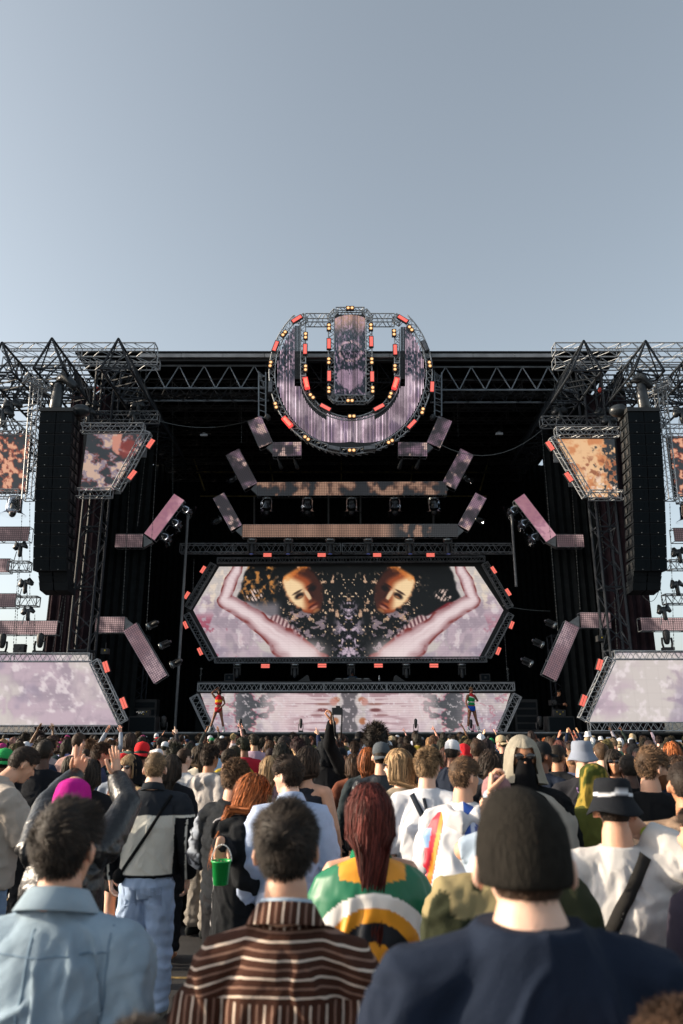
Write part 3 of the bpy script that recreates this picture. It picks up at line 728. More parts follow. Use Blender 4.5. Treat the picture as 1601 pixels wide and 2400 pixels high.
# ================================================================== ROUND SIGN
YS = 29.2
def Z3(x, y): return (600 + x / 3.409, 700 + y / 3.409)
def PS(x, y, Y=YS): return P(*Z3(x, y), Y)
sign = empty('round_sign', PS(757, 1230), 'round illuminated sign of vertical led strips above the centre of the stage roof', 'sign')
def arc_pts(cx, cy, rx, ry, a0, a1, n):
    return [(cx + rx * math.cos(R(a)), cy + ry * math.sin(R(a))) for a in np.linspace(a0, a1, n)]
def curved_truss(ptsA, ptsB, d=.34, m='alloy', r=.028):
    "two ladder curves (front/back) between two pixel polylines"
    for off in (0, d):
        for nm, pts in (('chord', ptsA), ('chord', ptsB)):
            MB().path([PS(x, y, YS + off) for x, y in pts], r, 6).build(nm, M[m], sign)
    lac = MB()
    for k in range(len(ptsA) - 1):
        a0, a1, b0, b1 = [PS(*q) for q in (ptsA[k], ptsA[k + 1], ptsB[k], ptsB[k + 1])]; dv = Vector((0, d, 0))
        lac.bar(a0, b1, .014); lac.bar(b0 + dv, a1 + dv, .014); lac.bar(a0, a0 + dv, .014); lac.bar(b0, b0 + dv, .014); lac.bar(a0, a1 + dv, .012); lac.bar(b1, b0 + dv, .012); lac.bar(b0, a0 , .012)
    tag(lac.build('lacing', M[m], sign), kind='stuff')
cx, cy = 757, 595
curved_truss(arc_pts(cx, cy, 652, 645, 226, -46, 56), arc_pts(cx, cy, 606, 600, 226, -46, 56))
inner_o = [(397, y) for y in range(215, 640, 42)] + arc_pts(755, 610, 356, 335, 177, 3, 26) + [(1108, y) for y in range(620, 200, -42)]
inner_i = [(358, y) for y in range(215, 640, 42)] + arc_pts(755, 612, 398, 362, 177, 3, 26) + [(1148, y) for y in range(620, 200, -42)]
curved_truss(inner_o, inner_i, m='alloy')
def sbox(a, b, w=.28, up=(0, 1, 0), m='alloy'):
    ch, lac = lattice(PS(*a, YS + .16), PS(*b, YS + .16), SQ(w), .026, .013, .35, up)
    for c in ch: c.build('chord', M[m], sign)
    tag(lac.build('lacing', M[m], sign), kind='stuff')
sbox((397, 172), (590, 172), .42); sbox((915, 172), (1105, 172), .42)
sbox((603, 160), (603, 775), .26); sbox((903, 160), (903, 775), .26)
sbox((640, 102), (865, 102), .26); sbox((640, 808), (875, 808), .3)
sbox((590, 165), (640, 105), .26); sbox((915, 165), (865, 105), .26); sbox((592, 770), (640, 815), .26); sbox((925, 770), (875, 815), .26)
sbox((340, 190), (397, 150), .3); sbox((1160, 190), (1105, 150), .3)
def stripcol(px, py, z):
    x, y = (px - 600) * 3.409, (py - 700) * 3.409
    ax = np.abs(x - 755); n = fbm(px / 26, py / 26, 0, 201, 4); f = fbm(px / 3, py / 4.5, 0, 202, 3)
    c = mix(rgb8('#a08896'), rgb8('#dfc6d2'), ss(.3, .7, n)); c = mix(c, rgb8('#7a6680'), ss(.55, .7, fbm(px / 9, py / 40, 0, 203, 3)) * .7)
    up = ss(700, 560, y + 90 * (n - .5)) * (z == 0); c2 = mix(rgb8('#27303b'), rgb8('#a88f9f'), ss(.50, .64, f)); c2 = mix(c2, rgb8('#caa9b8'), ss(.56, .7, n) * .8)
    c = mix(c, c2, up)
    if z == 1:
        k = rgb8('#18212a') + 0 * c
        k = mix(k, rgb8('#a98474'), ss(330, 160, y + 110 * (n - .5) + ss(0, 60, 70 - ax) * 30) )
        r1 = np.hypot((x - 755) / 95, (y - 420) / 80); k = mix(k, rgb8('#c4a0a0'), ss(.16, .05, np.abs(r1 - .95)) * ss(.4, .55, f)); k = mix(k, rgb8('#111a22'), ss(.85, .7, r1))
        k = mix(k, rgb8('#b391a8'), ss(.55, .68, f) * .7)
        hx, hy = (x - 752) / 110, -(y - 665) / 95; heart = (hx ** 2 + hy ** 2 - .62) ** 3 - hx ** 2 * hy ** 3 * 1.3
        k = mix(k, mix(rgb8('#7d6678'), rgb8('#bb9cad'), n), (heart + .10 * (f - .5) < 0) * .9)
        c = k
    return c
def strip(x, y0, y1, z):
    "one vertical led tube"
    n = max(3, int((y1 - y0) / 10)); w_ = 2.9
    mb = MB(); px = []; py = []
    for k in range(n + 1):
        y = y0 + (y1 - y0) * k / n
        for xx, dy in ((x - w_, 0), (x + w_, 0)):
            mb.v.append(tuple(PS(xx, y, YS + .02 + dy))); a, b = Z3(xx, y); px.append(a); py.append(b)
    mb.f += [(2 * k, 2 * k + 2, 2 * k + 3, 2 * k + 1) for k in range(n)]
    me = mb.mesh('led_strip', M['screen'], off=tuple(sign.location)); set_cols(me, lin(np.clip(stripcol(np.array(px), np.array(py), z) * random.uniform(.72, 1.22), 0, 1)) * 1.45)
    mobj('led_strip', me, sign)
slats = MB()
x = 164
while x < 1348:
    dx = abs(x - cx)
    if dx < 592:
        yo_b = cy + math.sqrt(max(0, 592 ** 2 - dx ** 2)); yo_t = cy - math.sqrt(max(0, 592 ** 2 - dx ** 2)) + 12
        yb = yo_b - (0 if abs(x - cx) > 240 else 46 - abs(x - cx) * .18)
        if x < 352 or x > 1152: y0 = max(yo_t, 215 if (x < 352) else 225)
        else: y0 = 612 + 352 * math.sqrt(max(0, 1 - ((x - 755) / 400) ** 2)) - 8
        if x < 352 or x > 1152:
            dark = (x > 314 and x < 352) or (x > 1152 and x < 1190)
            if dark:
                for xx in (-3.4,): slats.prism([(PS(x + a, q).x, PS(x + a, q).z) for a, q in ((-4.5, y0), (4.5, y0), (4.5, 640), (-4.5, 640))], YS, YS + .08)
                y0 = 700
        else: pass
        slats.prism([(PS(x + a, q).x, PS(x + a, q).z) for a, q in ((-5, y0), (5, y0), (5, yo_b), (-5, yo_b))], YS + .03, YS + .1)
        if not (x < 352 or x > 1152) and abs(x - 755) > 190: y0 += 55 - 0.0 * x      # dark inner margin
        strip(x, y0, yb, 0)
    x += 11.6
x = 634
while x < 878:
    slats.prism([(PS(x + a, q).x, PS(x + a, q).z) for a, q in ((-4.3, 122), (4.3, 122), (4.3, 776), (-4.3, 776))], YS + .03, YS + .1)
    e = abs(x - 756) / 122; strip(x, 128 + 30 * e ** 2, 770, 1); x += 9.4
tag(slats.build('strip_backs', M['black'], sign), kind='stuff')
for x0, x1, y in ((358, 400, 618), (1108, 1150, 618), (358, 400, 515), (1108, 1150, 515), (600, 630, 605), (880, 905, 605)):
    p, q = PS(x0, y), PS(x1, y); MB().box(((p.x + q.x) / 2, YS - .03, p.z), (q.x - p.x, .05, .07)).build('bracket', M['alloy'], sign)
for sx, lb in ((50, 'left'), (1455, 'right')):      # side frames that carry the sign
    r_ = empty('rig_frame', PS(sx, 650, 30), f'dark rigging frame holding the {lb} flank of the round sign', 'rigging frame')
    for xx in (-28, 28): MB().bar(PS(sx + xx, 590, 30), PS(sx + xx, 940, 30), .04).build('upright', M['steel_mid'], r_)
    for yy in range(600, 940, 48): MB().bar(PS(sx - 28, yy, 30), PS(sx + 28, yy + (20 if yy % 96 else -20), 30), .022).build('rung', M['steel_mid'], r_)
    for k in range(5): MB().bar(PS(sx - 30 + 12 * k, 575 + 11 * k, 29.9), PS(sx + 20 - 12 * k, 720 - 20 * k, 30.2), .02).build('brace', M['steel_mid'], r_)
    MB().loft([PS(sx + (40 if lb == 'left' else -40), 940, 29.8), PS(sx + (50 if lb == 'left' else -50), 955, 29.8)], [.13, .12], 10).build('motor_cover', M['cover'], r_)

def fixture_root(name, p, label, cat, group, ang):
    return empty(name, p, label, cat, group, rot=(0, R(ang), 0))
def side_word(px):
    return 'left' if px < 755 else 'right'
# -- two-cell warm blinders on the sign
BL = [(752, 79, 90, 'at the very top of the sign'), (225, 283, 35, 'on the upper left of the outer ring'), (397, 300, 0, 'at the top of the inner left upright'), (583, 230, 0, 'at the top left of the middle panel'),
      (918, 228, 0, 'at the top right of the middle panel'), (1103, 276, 0, 'at the top of the inner right upright'), (1235, 243, -35, 'on the upper right of the outer ring'), (117, 527, 8, 'on the left of the outer ring at roof height'),
      (397, 558, 0, 'halfway down the inner left upright'), (582, 501, 0, 'halfway down the left of the middle panel'), (925, 501, 0, 'halfway down the right of the middle panel'), (1110, 555, 0, 'halfway down the inner right upright'),
      (1387, 528, -8, 'on the right of the outer ring at roof height'), (159, 857, -15, 'low on the left flank of the outer ring'), (583, 732, 0, 'at the bottom left of the middle panel'), (932, 730, 0, 'at the bottom right of the middle panel'),
      (446, 783, -42, 'on the left bend of the inner curve'), (1073, 775, 20, 'on the right bend of the inner curve'), (752, 819, 90, 'under the middle panel'), (1330, 900, 15, 'low on the right flank of the outer ring'),
      (766, 943, 90, 'at the lowest point of the inner curve'), (405, 1118, -50, 'on the lower left of the outer ring'), (1073, 1145, 60, 'on the lower right of the outer ring'), (765, 1215, 90, 'at the lowest point of the outer ring')]
bl0 = None
hb = MB().box((0, 0, 0), (.24, .12, .44)).mesh('housing', M['black'])
def disc(r, n=14, y=-.075, z=0): return MB().add([(r * math.cos(2 * PI * k / n), y, z + r * math.sin(2 * PI * k / n)) for k in range(n)], [tuple(range(n))])
lensm = disc(.066).mesh('lamp', M['warm']); rimm = disc(.092, y=-.07).mesh('lamp_rim', M['warm_rim'])
for x, y, a, wd in BL:
    r_ = fixture_root('blinder_lamp', PS(x, y, YS - .12), 'two-cell warm blinder lamp ' + wd, 'stage lamp', 'warm two-cell blinders on the round sign', a)
    mobj('housing', hb, r_); r_.scale = (.82, 1, .82)
    for z in (-.105, .105):
        for nm, me in (('lamp_rim', rimm), ('lamp', lensm)):
            o = mobj(nm, me, r_); o.location = (0, 0, z)
# -- strobe panels on the sign
def strobe(p, ang, label, mode, group='strobe panels on the round sign', size=(.21, .54)):
    r_ = fixture_root('strobe_light', p, label, 'stage lamp', group, ang); w_, h_ = size
    MB().box((0, .02, 0), (w_, .12, h_)).build('housing', M['red_hot'] if mode == 'hot' else M['black'], r_, world=False)
    MB().box((0, -.045, 0), (w_ - .06, .01, h_ - .07)).build('panel', M['red_hot'] if mode == 'hot' else (M['red_on'] if mode == 'on' else M['plate']), r_, world=False)
    d = MB(); nx, nz = 5, 13
    for i in range(nx):
        for k in range(nz):
            xx = (i - (nx - 1) / 2) * (w_ - .08) / nx; zz = (k - (nz - 1) / 2) * (h_ - .10) / nz
            d.box((xx, -.054, zz), (.018, .006, .02))
    tag(d.build('led_dots', M['red_core'] if mode == 'hot' else (M['red_dot'] if mode == 'on' else M['led_off']), r_, world=False), kind='stuff')
    return r_
ST = [(327, 164, 55, 'on', 'at the upper left corner of the ring'), (157, 381, 18, 'on', 'high on the left flank of the ring'), (393, 405, 0, 'on', 'on the inner left upright'), (583, 362, 0, 'on', 'upper left of the middle panel'),
      (921, 345, 0, 'on', 'upper right of the middle panel'), (1112, 410, 0, 'on', 'on the inner right upright'), (1173, 164, -55, 'on', 'at the upper right corner of the ring'), (1350, 377, -22, 'off', 'high on the right flank of the ring'),
      (585, 620, 0, 'on', 'lower left of the middle panel'), (928, 625, 0, 'on', 'lower right of the middle panel'), (402, 675, -12, 'hot', 'at the foot of the inner left upright'), (1115, 677, 17, 'hot', 'at the foot of the inner right upright'),
      (1407, 706, 4, 'on', 'on the right flank of the ring'), (115, 706, 0, 'off', 'on the left flank of the ring'), (555, 870, -60, 'on', 'on the lower left of the inner curve'), (983, 870, 60, 'on', 'on the lower right of the inner curve'),
      (250, 985, -40, 'hot', 'on the lower left of the outer ring'), (1245, 1005, 42, 'on', 'on the lower right of the outer ring'), (625, 1193, -78, 'off', 'left of the lowest point of the ring'), (908, 1191, 84, 'off', 'right of the lowest point of the ring')]
wd = {'on': 'lit red strobe panel ', 'hot': 'glaring bright red strobe panel ', 'off': 'unlit grey strobe panel '}
for x, y, a, m_, t_ in ST: strobe(PS(x, y, YS - .14), a, wd[m_] + t_, m_)
# -- red two-tube bars around the other screens
def red_bar(px, py, Y, ang, label, k=1.0):
    r_ = fixture_root('red_bar_light', P(px, py, Y), label, 'stage lamp', 'red double-tube lights round the screens', ang)
    MB().box((0, .03, 0), (.30 * k, .08, .60 * k)).build('housing', M['cab_side'], r_, world=False)
    for s in (-1, 1): MB().box((s * .068 * k, -.02, 0), (.108 * k, .04, .56 * k)).build('tube', M['redtube'], r_, world=False)
M['redtube'] = mat('red_tube', (.2, .03, .02), .4, emit=(1.0, .19, .14), estr=.95)
for px, py, a, wd_ in ((627, 1301, 90, 'first from the left above the hexagonal screen'), (754, 1301, 90, 'second from the left above the hexagonal screen'), (884, 1301, 90, 'third from the left above the hexagonal screen'), (1009, 1301, 90, 'fourth from the left above the hexagonal screen'),
                     (622, 1561, 90, 'first from the left under the hexagonal screen'), (755, 1560, 90, 'second from the left under the hexagonal screen'), (887, 1560, 90, 'third from the left under the hexagonal screen'), (1017, 1560, 90, 'fourth from the left under the hexagonal screen'),
                     (476, 1335, 30, 'upper one beside the upper left edge of the hexagon'), (438, 1395, 30, 'lower one beside the upper left edge of the hexagon'), (435, 1465, -28, 'upper one beside the lower left edge of the hexagon'), (469, 1527, -28, 'lower one beside the lower left edge of the hexagon'),
                     (1157, 1336, -30, 'upper one beside the upper right edge of the hexagon'), (1191, 1388, -30, 'lower one beside the upper right edge of the hexagon'), (1199, 1465, 25, 'upper one beside the lower right edge of the hexagon'), (1168, 1526, 25, 'lower one beside the lower right edge of the hexagon')):
    red_bar(px, py, 34.4, a, 'small red double-tube light, ' + wd_, .68 if a == 90 else .62)
for px, py, a, wd_ in ((353, 1040, 30, 'at the upper left screen, upper one'), (310, 1113, 33, 'at the upper left screen, lower one'), (1289, 1045, -30, 'at the upper right screen, upper one'), (1333, 1118, -30, 'at the upper right screen, lower one'),
                     (249, 1563, -22, 'at the lower left screen, upper one'), (290, 1648, -25, 'at the lower left screen, lower one'), (1405, 1558, 20, 'at the lower right screen, upper one'), (1367, 1642, 24, 'at the lower right screen, lower one')):
    red_bar(px, py, 28.1, a, 'red double-tube light ' + wd_, .72)

# ================================================================== MOVING HEADS
def head_hang(p, label, group, ang=0, k=1.0, dome=True, blue=False):
    r_ = fixture_root('moving_head_light', p, label, 'stage lamp', group, ang)
    MB().rev([(.0, 0), (.2 * k, 0), (.22 * k, -.03), (.22 * k, -.08), (.19 * k, -.12), (0, -.12)], 20).build('base_ring', M['ring'], r_, True, False)
    MB().box((0, 0, -.17 * k), (.34 * k, .22 * k, .1 * k)).build('base_box', M['black'], r_, world=False)
    for s in (-1, 1): MB().box((s * .16 * k, 0, -.36 * k), (.05 * k, .14 * k, .36 * k)).build('yoke_arm', M['black'], r_, world=False)
    MB().loft([(0, 0, -.25 * k), (0, -.03, -.45 * k), (0, -.07, -.62 * k)], [.10 * k, .125 * k, .105 * k], 14).build('lamp_head', M['black'], r_, True, False)
    MB().ell((0, -.09, -.665 * k), (.085 * k, .085 * k, .03)).build('lens', M['lens_blue' if blue else 'lens'], r_, True, False)
    if dome: MB().rev([(.20 * k, -.08), (.25 * k, -.14 * k), (.255 * k, -.42 * k), (.28 * k, -.54 * k), (.40 * k, -.62 * k), (.41 * k, -.635 * k)], 28).build('rain_dome', M['dome'], r_, True, False)
    return r_
for px, o in ((626, 'first'), (721, 'second'), (824, 'third'), (925, 'fourth'), (1016, 'fifth')):
    head_hang(P(px, 1168, 34.8), f'{o} from the left of the domed lamps under the upper long led bar', 'domed lamps under the upper led bar', k=1.25)
for px, o in ((591, 'first'), (676, 'second'), (774, 'third'), (863, 'fourth'), (960, 'fifth'), (1049, 'sixth')):
    head_hang(P(px, 1264, 33.8), f'{o} from the left of the lamps under the lower long led bar', 'lamps under the lower led bar', k=1.1, dome=False, blue=True)
for px, o in ((556, 'first'), (691, 'second'), (823, 'third'), (952, 'fourth'), (1082, 'fifth')):
    head_hang(P(px, 1556, 35.6), f'{o} from the left of the lamps hanging under the hexagonal screen', 'lamps under the hexagonal screen', k=.95, dome=False)
for px, py, a, o in ((424, 1186, 55, 'upper'), (399, 1217, 55, 'middle'), (375, 1250, 55, 'lower')):
    head_hang(P(px, py, 31.8), f'{o} glassy domed lamp on the underside of the left pink panel', 'domed lamps on the pink panels', -a, .95)
    head_hang(P(1640 - px, py, 31.8), f'{o} glassy domed lamp on the underside of the right pink panel', 'domed lamps on the pink panels', a, .95)
for px, py, a, o in ((345, 1470, 115, 'top'), (374, 1516, 115, 'middle'), (400, 1560, 115, 'bottom')):
    head_hang(P(px, py, 30.8), f'{o} dark lamp on the back of the long slanting left panel', 'dark lamps on the slanting panels', -a, .75, dome=False)
    head_hang(P(1640 - px + 8, py - 3, 30.8), f'{o} dark lamp on the back of the long slanting right panel', 'dark lamps on the slanting panels', a, .75, dome=False)
for px, py, a in ((556, 1118, 60), (1086, 1118, -60), (520, 1215, 60), (1112, 1212, -60)):
    head_hang(P(px, py, 35.5), 'glassy domed lamp behind the ' + ('upper ' if py < 1150 else 'lower ') + ('left' if px < 800 else 'right') + ' tilted panel', 'domed lamps behind the tilted panels', a, .8)
for px in (652, 690, 942, 983):
    r_ = empty('spot_lamp', P(px, 1076, 32.3), 'small dark spotlight hanging below the ' + ('left' if px < 800 else 'right') + ' panel under the sign, ' + ('outer' if px in (652, 983) else 'inner') + ' one', 'stage lamp', 'spotlights under the sign', rot=(.3, .35 if px > 800 else -.35, 0))
    MB().loft([(0, 0, 0), (0, 0, -.42)], [.06, .10], 10).build('lamp_body', M['cover'], r_, True, False); MB().bar((0, 0, .25), (0, 0, 0), .02).build('hook', M['alloy'], r_, world=False)
def head_stand(p, label, group=None, k=1.0, tall=1.0, face=0):
    r_ = empty('moving_head_light', p, label, 'stage lamp', group, rot=(0, 0, R(face)))
    MB().box((0, 0, .05 * k), (.40 * k, .32 * k, .10 * k)).build('base', M['black'], r_, world=False)
    for s in (-1, 1): MB().loft([(s * .16 * k, 0, .10 * k), (s * .19 * k, 0, .26 * k), (s * .18 * k, 0, .46 * k)], [(.03 * k, .07 * k)] * 3, 8).build('yoke_arm', M['cab_side'], r_, True, False)
    MB().loft([(0, .02, .30 * k), (0, 0, .46 * k), (0, -.02, .68 * k * tall)], [(.10 * k, .10 * k), (.13 * k, .13 * k), (.14 * k, .13 * k)], 14).build('lamp_head', M['cab_side'], r_, True, False)
    MB().loft([(0, 0, .70 * k * tall), (0, 0, .73 * k * tall)], [.09 * k, .08 * k], 12).build('lens', M['lens'], r_, True, False)
    return r_
for px, py, Y, lb in ((91, 1532, 28.7, 'standing on the lower left screen truss'), (2, 1533, 28.7, 'cut by the left edge on the lower left screen truss'), (1566, 1524, 28.7, 'standing on the lower right screen truss')):
    head_stand(P(px, py, Y), 'grey moving head lamp ' + lb, 'moving heads on the side screens', 1.0)
for px, lb in ((563, 'first lamp on the deck edge right of the left dancer'), (705, 'second lamp on the deck edge from the left'), (975, 'lamp on the deck edge in the right half of low screen'), (1105, 'lamp on the deck edge behind the right dancer')):
    r_ = head_stand(P(px, 1716, 30.4 if px < 1100 else 32), lb, 'moving heads along the deck edge', .62); r_.scale = (.75, 1, 1.05)
for px, lb in ((382, 'left'), (1267, 'right')):
    head_stand(P(px, 1716, 31), f'round dark moving head lamp on the deck at the {lb} of the low screen', 'large moving heads on the deck', .8)
for px, py, Y, lb in ((36, 1150, 27.6, 'left'), (1610, 1165, 27.6, 'right')):
    head_hang(P(px, py + 14, Y), f'glassy domed lamp hanging under the {lb} edge screen truss', 'domed lamps at the picture edges', 0, 1.2)
# wrapped fixtures on the side frames
def wrapped(px, py, Y, label, k=1.0):
    p = P(px, py, Y); r_ = empty('wrapped_lamp', p, label, 'stage lamp', 'lamps wrapped in black rain covers')
    mb = MB().loft([(-.18 * k, 0, .0), (-.1 * k, 0, .18 * k), (.14 * k, 0, .20 * k), (.30 * k, 0, .06 * k)], [.12 * k, .16 * k, .15 * k, .09 * k], 12)
    mb.loft([(.02, 0, .15 * k), (.05, 0, -.3 * k)], [.10 * k, .09 * k], 9)
    v = np.array(mb.v); n = fbm(v[:, 0] * 9 + px, v[:, 1] * 9, v[:, 2] * 9, 3, 3)[:, None] - .5; mb.v = [tuple(q) for q in v * (1 + .5 * n)]
    mb.build('cover', M['cover'], r_, True, False)
    for s in (-1, 1): MB().bar((s * .10, 0, -.15 * k), (s * .16, 0, -.55 * k), .018).build('clamp_leg', M['alloy_dark'], r_, world=False)
for a in ((215, 955, 29.5, 'bulky wrapped lamp above the left end of upper left screen'), (322, 955, 29.5, 'bulky wrapped lamp above the middle of upper left screen'), (205, 972, 29.2, 'small wrapped lamp beside the left speaker stack'), (312, 975, 29.2, 'second wrapped lamp over the upper left screen', .8),
          (1310, 968, 29.5, 'wrapped lamp above the left end of upper right screen'), (1412, 970, 29.5, 'bulky wrapped lamp above the right part of upper right screen', 1.1), (1426, 990, 29.1, 'wrapped lamp close to the right speaker stack'),
          (25, 955, 27.5, 'wrapped lamp on the truss at the left picture edge', 1.2), (5, 975, 27.4, 'wrapped lamp cut by the left picture edge', 1.2), (1596, 972, 27.5, 'wrapped lamp cut by the right picture edge', 1.2),
          (46, 1285, 29, 'wrapped lamp on the second edge panel at left', .9), (58, 1372, 29, 'wrapped lamp on the third edge panel at left', .9), (64, 1437, 29, 'wrapped lamp on the lowest edge panel at left', .8),
          (1590, 1300, 29, 'black lamp above the edge panels at right', 1.0), (1585, 1375, 29, 'second black lamp above the edge panels at right', .9), (1555, 1435, 29, 'black lamp on the lower edge panel at right', .9)):
    wrapped(*a)
for px, py, Y, n_, lb in ((46, 1328, 29.6, 2, 'left'), (66, 1410, 29.6, 2, 'left'), (1590, 1325, 29.6, 2, 'right'), (1580, 1405, 29.6, 2, 'right')):
    truss(P(px - 24, py, Y), P(px + 24 + (60 if lb == 'right' else 0), py, Y), .38, f'small open frame at the end of an led panel near the {lb} edge, ' + ('upper' if py < 1350 else 'lower') + ' one', 'alloy_dark', seg=.5, name='end_frame', cat='frame', group='open end frames of the edge panels')
r_ = empty('road_case', P(46, 1532, 28.7), 'small black box standing on the lower left screen truss', 'speaker'); MB().box((0, 0, .18), (.40, .3, .34)).build('body', M['black'], r_, world=False); MB().box((0, -.16, .2), (.1, .02, .1)).build('emblem', M['cab_side'], r_, world=False)

# ================================================================== LINE ARRAYS
def line_array(sgn, px_top_l, px_top_r, label):
    zs = [965, 990, 1016, 1041, 1067, 1093, 1119, 1145, 1172, 1198, 1225, 1252, 1280, 1308, 1338]
    Y0 = 26.5
    xl, xr = P(px_top_l, 965, Y0).x, P(px_top_r, 965, Y0).x
    root = empty('line_array', (0.5 * (xl + xr), Y0, P(0, 965, Y0).z), label, 'speaker stack', 'hanging line array speakers')
    Yz = lambda py: Y0 + 1.05 * ((py - 965) / 373.0) ** 1.3
    w_ = (xr - xl) / 2
    for k in range(len(zs) - 1):
        ya, yb = Yz(zs[k]), Yz(zs[k + 1]); za, zb = P(0, zs[k], ya).z, P(0, zs[k + 1], yb).z
        for c in (0, 1):
            x0 = xl + c * w_ + .012; x1 = xl + (c + 1) * w_ - .012; g_ = .012
            mb = MB(); ym = 1.0
            vs = [(x0, ya, za - g_), (x1, ya, za - g_), (x1, yb, zb + g_), (x0, yb, zb + g_), (x0 + .04, ya + ym, za - .05), (x1 - .04, ya + ym, za - .05), (x1 - .04, yb + ym, zb + .05), (x0 + .04, yb + ym, zb + .05)]
            mb.add(vs, [(0, 3, 2, 1), (4, 5, 6, 7), (0, 1, 5, 4), (1, 2, 6, 5), (2, 3, 7, 6), (3, 0, 4, 7)])
            cab = mb.build('cabinet', M['cab'], root)
            # split grille: two recessed halves with a slim centre rib
            for (a, b) in ((.03, .72), (.75, .97)) if c == 0 else ((.03, .25), (.28, .97)):
                xa, xb = x0 + (x1 - x0) * a, x0 + (x1 - x0) * b
                q = MB(); q.add([(xa, ya - .012, za - .05), (xb, ya - .012, za - .05), (xb, yb - .012, zb + .045), (xa, yb - .012, zb + .045)], [(0, 3, 2, 1)])
                o = q.build('grille', M['grille'], root); o.parent = cab
                o.data.transform(Matrix.Translation(Vector((0, 0, 0))))
            e = MB().box(((x0 + x1) / 2, yb - .02, zb + .055), (.03, .012, .022)).build('badge', M['badge'], root); e.parent = cab
            sx = x1 if (sgn < 0 and c == 1) else (x0 if (sgn > 0 and c == 0) else None)
            if sx is not None:
                for j in (0, 1):
                    h = MB().box((sx + .012 * -sgn, (ya + yb) / 2 + .25 + .4 * j, (za + zb) / 2), (.02, .16, (za - zb) * .5)).build('side_handle', M['cab_side'], root); h.parent = cab
    # narrow tail of down-firing boxes
    tw = (1335, 1350, 1365, 1384); xa, xb = xl + .22 * w_, xr - .05 * w_
    if sgn > 0: xa, xb = xl + .05 * w_, xr - .22 * w_
    for k in range(3):
        ya, yb = Yz(1338) + .12 + .12 * k, Yz(1338) + .24 + .12 * k; za, zb = P(0, tw[k], ya).z, P(0, tw[k + 1], yb).z; xm = (xa + xb) / 2
        for (p, q) in ((xa, xm - .01), (xm + .01, xb)):
            mb = MB(); mb.add([(p, ya, za), (q, ya, za), (q - .02, yb, zb + .01), (p + .02, yb, zb + .01), (p, ya + .8, za - .1), (q, ya + .8, za - .1), (q, yb + .7, zb - .06), (p, yb + .7, zb - .06)],
                              [(0, 3, 2, 1), (4, 5, 6, 7), (0, 1, 5, 4), (1, 2, 6, 5), (2, 3, 7, 6), (3, 0, 4, 7)])
            mb.build('tail_cabinet', M['cab'], root)
    zt = P(0, 965, Y0).z
    MB().box(((xl + xr) / 2, Y0 + .45, zt + .09), (xr - xl + .02, 1.0, .16)).build('bumper', M['cab_side'], root)
    # wrapped chain motors on top
    m1 = MB().loft([((xl + xr) / 2 - .15 * -sgn, Y0 + .2, zt + .2), ((xl + xr) / 2 - .1 * -sgn, Y0 + .2, zt + 1.15)], [(.24, .2), (.2, .2)], 12)
    m1.loft([((xl + xr) / 2 - .35, Y0 + .2, zt + 1.25), ((xl + xr) / 2 + .05, Y0 + .2, zt + 1.62), ((xl + xr) / 2 + .45, Y0 + .2, zt + 1.2)], [.12, .3, .16], 12)
    v = np.array(m1.v); n = fbm(v[:, 0] * 5, v[:, 1] * 5, v[:, 2] * 5, 3, 3)[:, None] - .5; c0 = v.mean(0); m1.v = [tuple(q) for q in c0 + (v - c0) * (1 + .22 * n)]
    m1.build('motor_cover', M['cover'], root, True)
    MB().ell(((xl + xr) / 2 + .75 * (-sgn), Y0 + .5, zt + .26), (.38, .3, .26)).build('motor_cover', M['cover'], root, True)
    for dx in (-.1, .25): MB().bar(((xl + xr) / 2 + dx, Y0 + .3, zt + 1.3), ((xl + xr) / 2 + dx, Y0 + .3, zt + 2.0), .02).build('chain', M['chain'], root)
line_array(-1, 94, 172, 'tall black line array speaker stack hanging at the left')
line_array(1, 1470, 1546, 'tall black line array speaker stack hanging at the right')

# ================================================================== CHAINS AND CABLES
CH = [((332, 850), (322, 965), 29), ((345, 856), (330, 960), 29), ((212, 835), (210, 950), 29), ((224, 840), (220, 950), 29), ((1294, 855), (1308, 960), 29), ((1307, 855), (1318, 960), 29), ((1408, 840), (1418, 960), 29), ((1425, 875), (1430, 965), 29),
      ((372, 985), (343, 1480), 30.2), ((304, 1130), (287, 1440), 30.2), ((340, 1075), (322, 1235), 30.2), ((1270, 1010), (1308, 1480), 30.2), ((1340, 1140), (1360, 1430), 30.2), ((1400, 1170), (1416, 1300), 30.2),
      ((405, 960), (405, 1160), 33), ((566, 950), (566, 1040), 33), ((1072, 945), (1074, 1025), 33), ((455, 1310), (452, 1395), 34), ((1180, 1440), (1190, 1600), 34),
      ((70, 1172), (70, 1440), 28), ((46, 1280), (30, 1540), 29.2), ((52, 1200), (36, 1540), 29.2), ((150, 1390), (120, 1540), 29.4), ((155, 1385), (140, 1535), 29.4), ((1570, 1180), (1580, 1530), 28.5), ((1548, 1380), (1560, 1440), 29.0), ((1440, 1400), (1448, 1540), 29.4),
      ((82, 1440), (78, 1530), 29.4), ((65, 1440), (60, 1530), 29.4)]
for a, b, Y in CH:
    s_ = 'left' if a[0] < 800 else 'right'
    up_ = 'high under the roof' if a[1] < 1000 else ('at mid height' if a[1] < 1300 else 'low')
    where = 'against the sky at the picture edge' if (a[0] < 160 or a[0] > 1430) else ('by the upper side screen' if abs(a[0] - 818) > 480 else 'inside the dark stage')
    ln = 'long' if b[1] - a[1] > 250 else 'short'
    cable(P(*a, Y), P(*b, Y), f'{ln} thin {s_} hoist chain {where}, {up_}', group=f'thin hoist chains, {s_}, {where}, {up_}')
